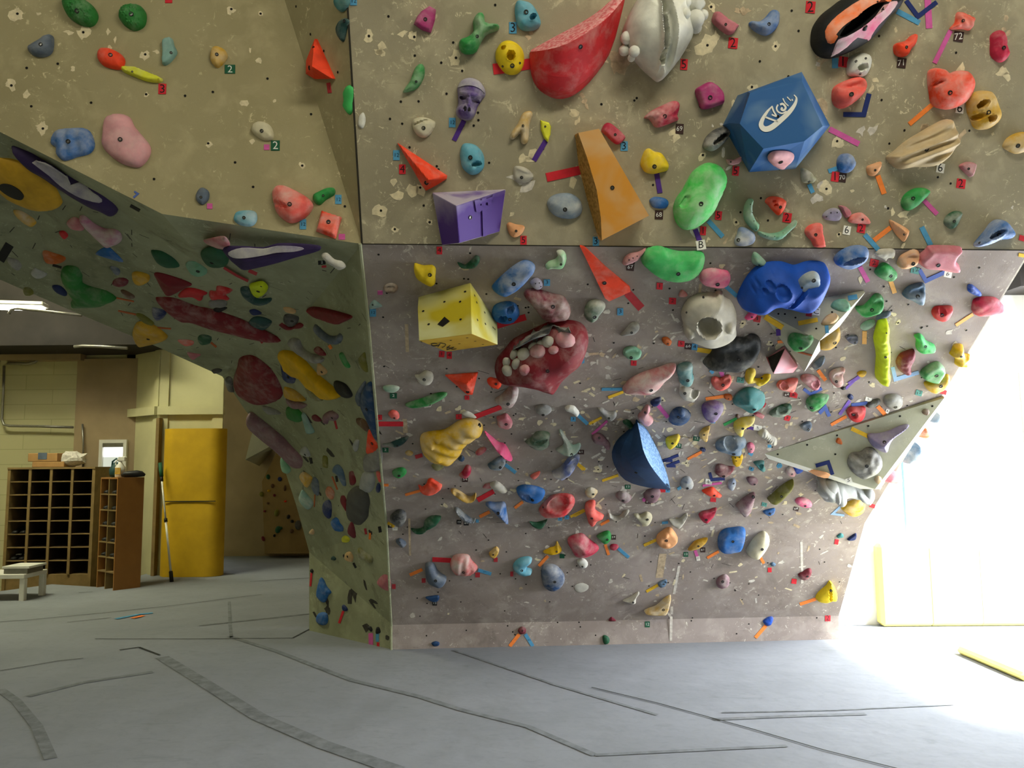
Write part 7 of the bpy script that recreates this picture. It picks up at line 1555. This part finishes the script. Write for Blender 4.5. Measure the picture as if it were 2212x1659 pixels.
for ri, z_ in enumerate(zl[::-1][:5]):
    z2 = z_+.018 if ri else z_+.018
    for ci, f_ in enumerate((fk*.76, fk*.27)):
        for sh in (-.045, .045):
            p = rk2.location + sdir*.29 + fdir*(f_+sh) + Z_*z2
            shoe(p, math.atan2(sdir.y, sdir.x)+math.pi/2, '%s climbing shoe of the pair in %s column of the cubby, row %s from top' % ('left' if sh > 0 else 'right', ('left', 'right')[ci], ('one', 'two', 'three', 'four', 'five')[ri]), 'rental shoes in the narrow cubby', (ri+ci) % 3 != 2)
# things on the two racks
def put_box(nm, z, x0, y0_, x1, y1_, Y, dep, mats, label, base_z=None):
    a, b = at_depth(*zp(z, x0, y1_), Y), at_depth(*zp(z, x1, y0_), Y); zz = base_z if base_z is not None else a.z
    mb = MB(); mb.box((a.x, Y, zz), (b.x, Y+dep, zz + (b.z-a.z)), bev=.006); return thing(mb.build(nm, mats, center=True), label, 'box'), a, b
rt = ztp+.026
o, a, b = put_box('cardboard_box', 19, 270, 482, 545, 532, fy+.04, .3, [M['cardboard']], 'lower cardboard box on top of the shoe rack', rt-.3+.3)
zz = o.location.z + (b.z-a.z)+.001
o2, a, b = put_box('cardboard_box', 19, 235, 395, 490, 468, fy+.04, .3, [M['cardboard']], 'upper cardboard box with blue grey label on the shoe rack', zz)
mb = MB(); mb.box((-.06, -.155, .03), (.06, -.15, .12)); mb.build('box_label', [hold_mat('slate', 0)], o2)
V, F_ = [], []; nn_ = 14
P_ = at_depth(*zp(19, 610, 520), fy+.12)
for i in range(8):
    for j in range(nn_):
        th = 2*math.pi*j/nn_; r0 = math.sin(math.pi*(i+.5)/8); q = Vector((math.cos(th)*r0*.17, math.sin(th)*r0*.13, .10-math.cos(math.pi*(i+.5)/8)*.09)); q *= 1+.45*noise.noise(q*14); q.z = max(q.z, .0); V.append(q)
for i in range(7):
    for j in range(nn_): F_.append((i*nn_+j, i*nn_+(j+1) % nn_, (i+1)*nn_+(j+1) % nn_, (i+1)*nn_+j))
F_ += [tuple(range(nn_))[::-1], tuple(7*nn_+j for j in range(nn_))]
o = mesh('plastic_bag', V, F_, M['scrap_b']); o.location = (P_.x, fy+.16, rt); thing(o, 'crumpled pale plastic bag beside the boxes on the shoe rack', 'bag')
t2 = H2-.3+.019
def at2(s_, f_): return Vector((Pn.x, Pn.y, t2)) + sdir*s_ + fdir*f_
mb = MB(); mb.tube([(0, 0, 0), (0, 0, .03), (0, 0, .10), (0, 0, .15), (0, 0, .19)], [.05, .075, .08, .05, .02], 14)
kb = mb.build('kettlebell', [hold_mat('dteal', 0)], smooth=True); kb.location = at2(.14, .37)
mb = MB(); mb.tube([(-.05, 0, .13), (-.045, 0, .20), (0, 0, .235), (.045, 0, .20), (.05, 0, .13)], .012, 8); mb.build('handle', [hold_mat('dteal', 0)], kb, True)
thing(kb, 'dark green round weight with loop handle on the shoe cubby', 'kettlebell')
mb = MB(); mb.tube([(0, 0, 0), (0, 0, .01), (0, 0, .13), (0, 0, .17), (0, 0, .20)], [.055, .06, .06, .03, .018], 14)
sp = mb.build('spray_bottle', [M['white']], smooth=True); sp.location = at2(.12, .21)
mb = MB(); mb.box((-.02, -.03, .20), (.07, .03, .26), bev=.01); mb.tube([(-.02, 0, .24), (-.06, 0, .19), (-.055, 0, .15)], .008, 8); mb.build('trigger', [M['white']], sp)
mb = MB(); mb.box((-.035, -.064, .04), (.035, -.058, .12)); mb.build('bottle_label', [hold_mat('mustard', 1)], sp)
thing(sp, 'white spray bottle on the shoe cubby', 'bottle')
mb = MB(); mb.tube([(-.17, 0, .03), (-.12, 0, .045), (-.03, 0, .05), (.05, 0, .055), (.12, 0, .05), (.17, 0, .03)], [.02, .045, .05, .055, .045, .02], 12)
bg_ = mb.build('cloth_cap', [M['black']], smooth=True); bg_.location = at2(.2, .03); bg_.rotation_euler = (0, 0, .3); bg_.scale = (.8, .8, .8); thing(bg_, 'black rolled cloth on the right end of the shoe cubby', 'cloth')
mb = MB(); mb.box((at_depth(-40, 1270, 10).x, 10.05, -.3), (at_depth(215, 1270, 10).x, 10.6, -.285)); thing(mb.build('doormat', [M['black']], center=True), 'dark doormat on the floor in front of the shoe rack', 'mat')
# conduits and lamp
yc = YL-.10
def conduit(pts, r, label, depth=None):
    mb = MB(); mb.tube([at_depth(x, y, depth or yc) for x, y in pts], r, 8); return thing(mb.build('conduit', [M['metal']], smooth=True, center=True), label, 'pipe')
conduit([(10, 784), (60, 786), (76, 782), (84, 773)], .022, 'short grey conduit bending up under the black soffit')
o = conduit([(9, 790), (7, 850), (4, 905), (8, 917), (20, 920), (90, 921), (158, 923)], .018, 'long L-shaped grey conduit above the shoe rack')
conduit([(178, 916), (180, 960), (179, 1012)], .014, 'short vertical conduit beside the recess')
conduit([(19, 678), (24, 669), (34, 666), (90, 671), (176, 681)], .02, 'thin conduit crossing in front of the black soffit', YL-1.7)
conduit([(160, 749), (178, 747), (215, 748), (275, 752)], .022, 'grey conduit low on the black soffit', YL-1.05)
mb = MB(); c_ = at_depth(10, 781, yc-.02); mb.tube([c_+Vector((0, .05, 0)), c_+Vector((0, -.02, 0))], .045, 16); thing(mb.build('junction_box', [M['cream']], center=True), 'round cream junction box on the conduit, far left', 'junction box')
s = NT('fluorescent_tube_glow'); s.b.inputs['Emission Color'].default_value = (1, .98, .86, 1); s.b.inputs['Emission Strength'].default_value = 14; glow = s.fin((1, 1, 1, 1), .4)
def lamp(loc, L, rz, label):
    r = empty('ceiling_lamp', loc, rz); mb = MB(); mb.box((-L/2, -.12, 0), (L/2, .12, .05), bev=.01); mb.build('housing', [M['white']], r)
    for y in (-.06, .06): mb = MB(); mb.tube([(-L/2+.03, y, -.025), (L/2-.03, y, -.025)], .018, 10); mb.build('tube', [glow], r, True)
    thing(r, label, 'lamp', 'ceiling lamps'); return r
P_ = at_depth(-12, 660, 9.9); lamp(P_, 1.2, .2, 'bright ceiling lamp at far left under the black ceiling')
# distant tan climbing wall with small holds and a white triangular volume
YD = 12.9; nD = Vector((0, -1, 0))
f = lambda x, y, Y=YD: at_depth(x, y, Y)
surf('wall_far_climbing', [[f(572, 1196), f(760, 1196), f(760, 700), f(640, 900), f(606, 960), f(566, 1040)], [f(572, 1196), f(566, 1040), f(566, 1040, 13.4), f(572, 1196, 13.4)], [f(566, 1040), f(606, 960), f(640, 900), f(640, 900, 13.4), f(606, 960, 13.4), f(566, 1040, 13.4)]], [M['wood_tan'] if 'wood_tan' in M else M['taupe']], [0, 0, 0])
V = [f(*zp(17, *p), Y) for p, Y in (((290, 150), 12.3), ((540, 380), 12.0), ((185, 570), 12.0), ((370, 655), 13.36), ((560, 430), 13.36), ((300, 150), 13.38))]
o = mesh('triangular_volume', [v-V[3] for v in V], [(0, 1, 2), (2, 1, 4, 3), (0, 2, 3, 5), (0, 5, 4, 1)], M['panel_volume']); o.location = V[3]
thing(o, 'pale triangular volume on the distant tan wall behind the pillar', 'climbing volume')
for i, (x, y, w_, h_, c_, d_) in enumerate([(485, 800, 50, 70, 'dgreen', 'dark green'), (640, 830, 55, 60, 'navy', 'navy'), (400, 1030, 60, 70, 'olive', 'olive'), (545, 920, 45, 60, 'brown', 'brown'), (485, 1150, 30, 30, 'brown', 'round brown'), (440, 1255, 28, 30, 'maroon', 'maroon'),
    (597, 1275, 62, 100, 'olive', 'tall olive'), (755, 1330, 45, 60, 'black', 'black'), (805, 1390, 40, 45, 'black', 'small black'), (615, 1500, 70, 100, 'dgreen', 'dark green'), (885, 1440, 90, 130, 'dgrey', 'big dark grey'), (800, 1520, 50, 60, 'brown', 'brown'), (710, 950, 30, 80, 'brown', 'thin brown'), (420, 1620, 40, 70, 'maroon', 'maroon'),
    (715, 1125, 30, 30, 'redorange', 'orange'), (610, 530, 50, 50, 'dorange', 'orange brown'), (495, 985, 35, 35, 'gold', 'mustard'), (570, 1045, 30, 40, 'maroon', 'dark maroon'), (570, 1580, 26, 40, 'black', 'tiny black'), (655, 1480, 40, 40, 'dgreen', 'small green')]):
    if y < 560: continue
    make_hold(17, '%s hold on the distant tan wall' % d_, c_, 'D', 0, el(x, y, w_, h_, rng.uniform(-20, 20), 7), None, plane=(f(600, 1100), nD), H=.06, group='holds on the distant tan wall')
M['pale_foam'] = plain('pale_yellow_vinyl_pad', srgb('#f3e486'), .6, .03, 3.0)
mb = MB(); a, b = at_depth(2176, 628, 7.2), at_depth(2400, 560, 7.2); mb.box((a.x, 7.0, a.z), (X1, 7.4, b.z+.3)); o = mb.build('trim_9', [M['black_ceiling']]); o['kind'] = 'structure'
# yellow pads and pole in the sunlit bay at the right
for k, (xa_, xb_, ya, yb_, lab) in enumerate(((1905, 2010, 1174, 1384, 'left yellow wall pad in the sunlit bay'), (2010, 2118, 1176, 1384, 'middle yellow wall pad in the sunlit bay'), (2118, 2290, 1178, 1384, 'right yellow wall pad in the sunlit bay'))):
    a, b = at_depth(xa_, yb_, YR-.12), at_depth(xb_, ya, YR-.12)
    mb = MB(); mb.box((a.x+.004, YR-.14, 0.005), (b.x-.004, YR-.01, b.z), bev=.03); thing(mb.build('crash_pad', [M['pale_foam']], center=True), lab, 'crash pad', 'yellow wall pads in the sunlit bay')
mb = MB(); a, b = at_depth(1957, 1000, YR-.06), at_depth(1969, 1152, YR-.06); mb.box((a.x-.02, YR-.05, b.z), (a.x+.02, YR-.01, a.z+.35)); thing(mb.build('wall_strap', [tape_mat('paleblue')], center=True), 'pale blue strap hanging on the sunlit white wall', 'strap')
mb = MB(); a, b = at_depth(2200, 805, YR-.1), at_depth(2214, 980, YR-.1); mb.tube([a, b, Vector((b.x+.03, b.y, .82))], .012, 8); thing(mb.build('pole', [M['metal']], center=True), 'thin grey pole against the white wall at right edge', 'pole')
# low table-like tan board lying by the right edge
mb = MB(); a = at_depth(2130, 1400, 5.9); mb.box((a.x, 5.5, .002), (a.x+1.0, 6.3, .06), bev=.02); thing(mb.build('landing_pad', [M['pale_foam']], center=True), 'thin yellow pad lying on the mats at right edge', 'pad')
# ------------------------------------------------------------------ labels: what it looks like plus what it is next to
ALL = HOLDS + TAPES
from collections import Counter as _C
cnt = _C(h[0] for h in ALL)
def where(a, b):
    dx, dy = a[1]-b[1], a[2]-b[2]
    if abs(dx) > 2.2*abs(dy): return 'right of' if dx > 0 else 'left of'
    if abs(dy) > 2.2*abs(dx): return 'below' if dy > 0 else 'above'
    return ('lower ' if dy > 0 else 'upper ') + ('right of' if dx > 0 else 'left of')
marks_ = [h for h in HOLDS if cnt[h[0]] == 1]
def clean(s_): return s_.replace(' with two pockets', '').replace(' with three screws', '')
used_l = set()
def plain_look(t):
    for w_ in (' hold', ' volume', ' jug'):
        i = t.find(w_)
        if i > 0: return t[:i+len(w_)]
    return t
pl_cnt = _C(plain_look(h[0]) for h in HOLDS)
for h in sorted(ALL, key=lambda q: -q[3]):
    look, x, y, s_, o, cat, grp = h
    near = sorted((m_ for m_ in marks_ if m_[4] is not o and pl_cnt[plain_look(m_[0])] == 1), key=lambda m_: math.hypot(m_[1]-x, m_[2]-y) - min(m_[3], 60)*.5)
    lab = look if cnt[look] == 1 and len(look.split()) >= 4 and h in HOLDS else None
    if lab is None or lab in used_l:
        done = False
        for m_ in near[:6]:
            c_ = '%s %s the %s' % (look, where(h, m_), plain_look(m_[0]))
            if len(c_.split()) <= 16 and c_ not in used_l: lab = c_; done = True; break
        if not done: print('LABEL?', look)
    elif len(lab.split()) + 5 <= 16 and h in HOLDS:
        for m_ in near[:4]:
            c_ = '%s, %s the %s' % (look, where(h, m_), plain_look(m_[0]))
            if len(c_.split()) <= 16 and c_ not in used_l: lab = c_; break
    used_l.add(lab); o['label'] = lab; o['category'] = cat
    if grp: o['group'] = grp
# the gym's ceiling tubes and their light
for loc, L, rz, lab in (((-3.2, 0.2, 5.35), 2.4, 0, 'ceiling lamp above the near left mats'), ((1.6, 0.5, 5.35), 2.4, 0, 'ceiling lamp above the near right mats'), ((-6.3, 8.3, 5.35), 2.4, .2, 'ceiling lamp above the left aisle'), ((-3.2, 11.9, 5.3), 1.2, 0, 'ceiling lamp behind the cream pillar')):
    lamp(loc, L, rz, lab)
area('ceiling_tubes_front', (-3.2, 0.2, 5.28), (-1.6, 3.2, 1.5), 2.4, 0.6, 40, (1.0, 0.93, 0.74))
area('ceiling_tubes_right', (1.6, 0.5, 5.28), (0.6, 3.4, 1.5), 2.4, 0.6, 132, (1.0, 0.94, 0.77))
area('ceiling_tubes_left', (-6.3, 8.3, 5.28), (-5.4, 10.6, 0), 2.4, 0.6, 215, (1.0, 0.98, 0.68))
area('ceiling_tubes_far', (-3.2, 11.9, 5.2), (-3.2, 12.2, 0), 1.2, .4, 12, (1.0, 0.93, 0.66))
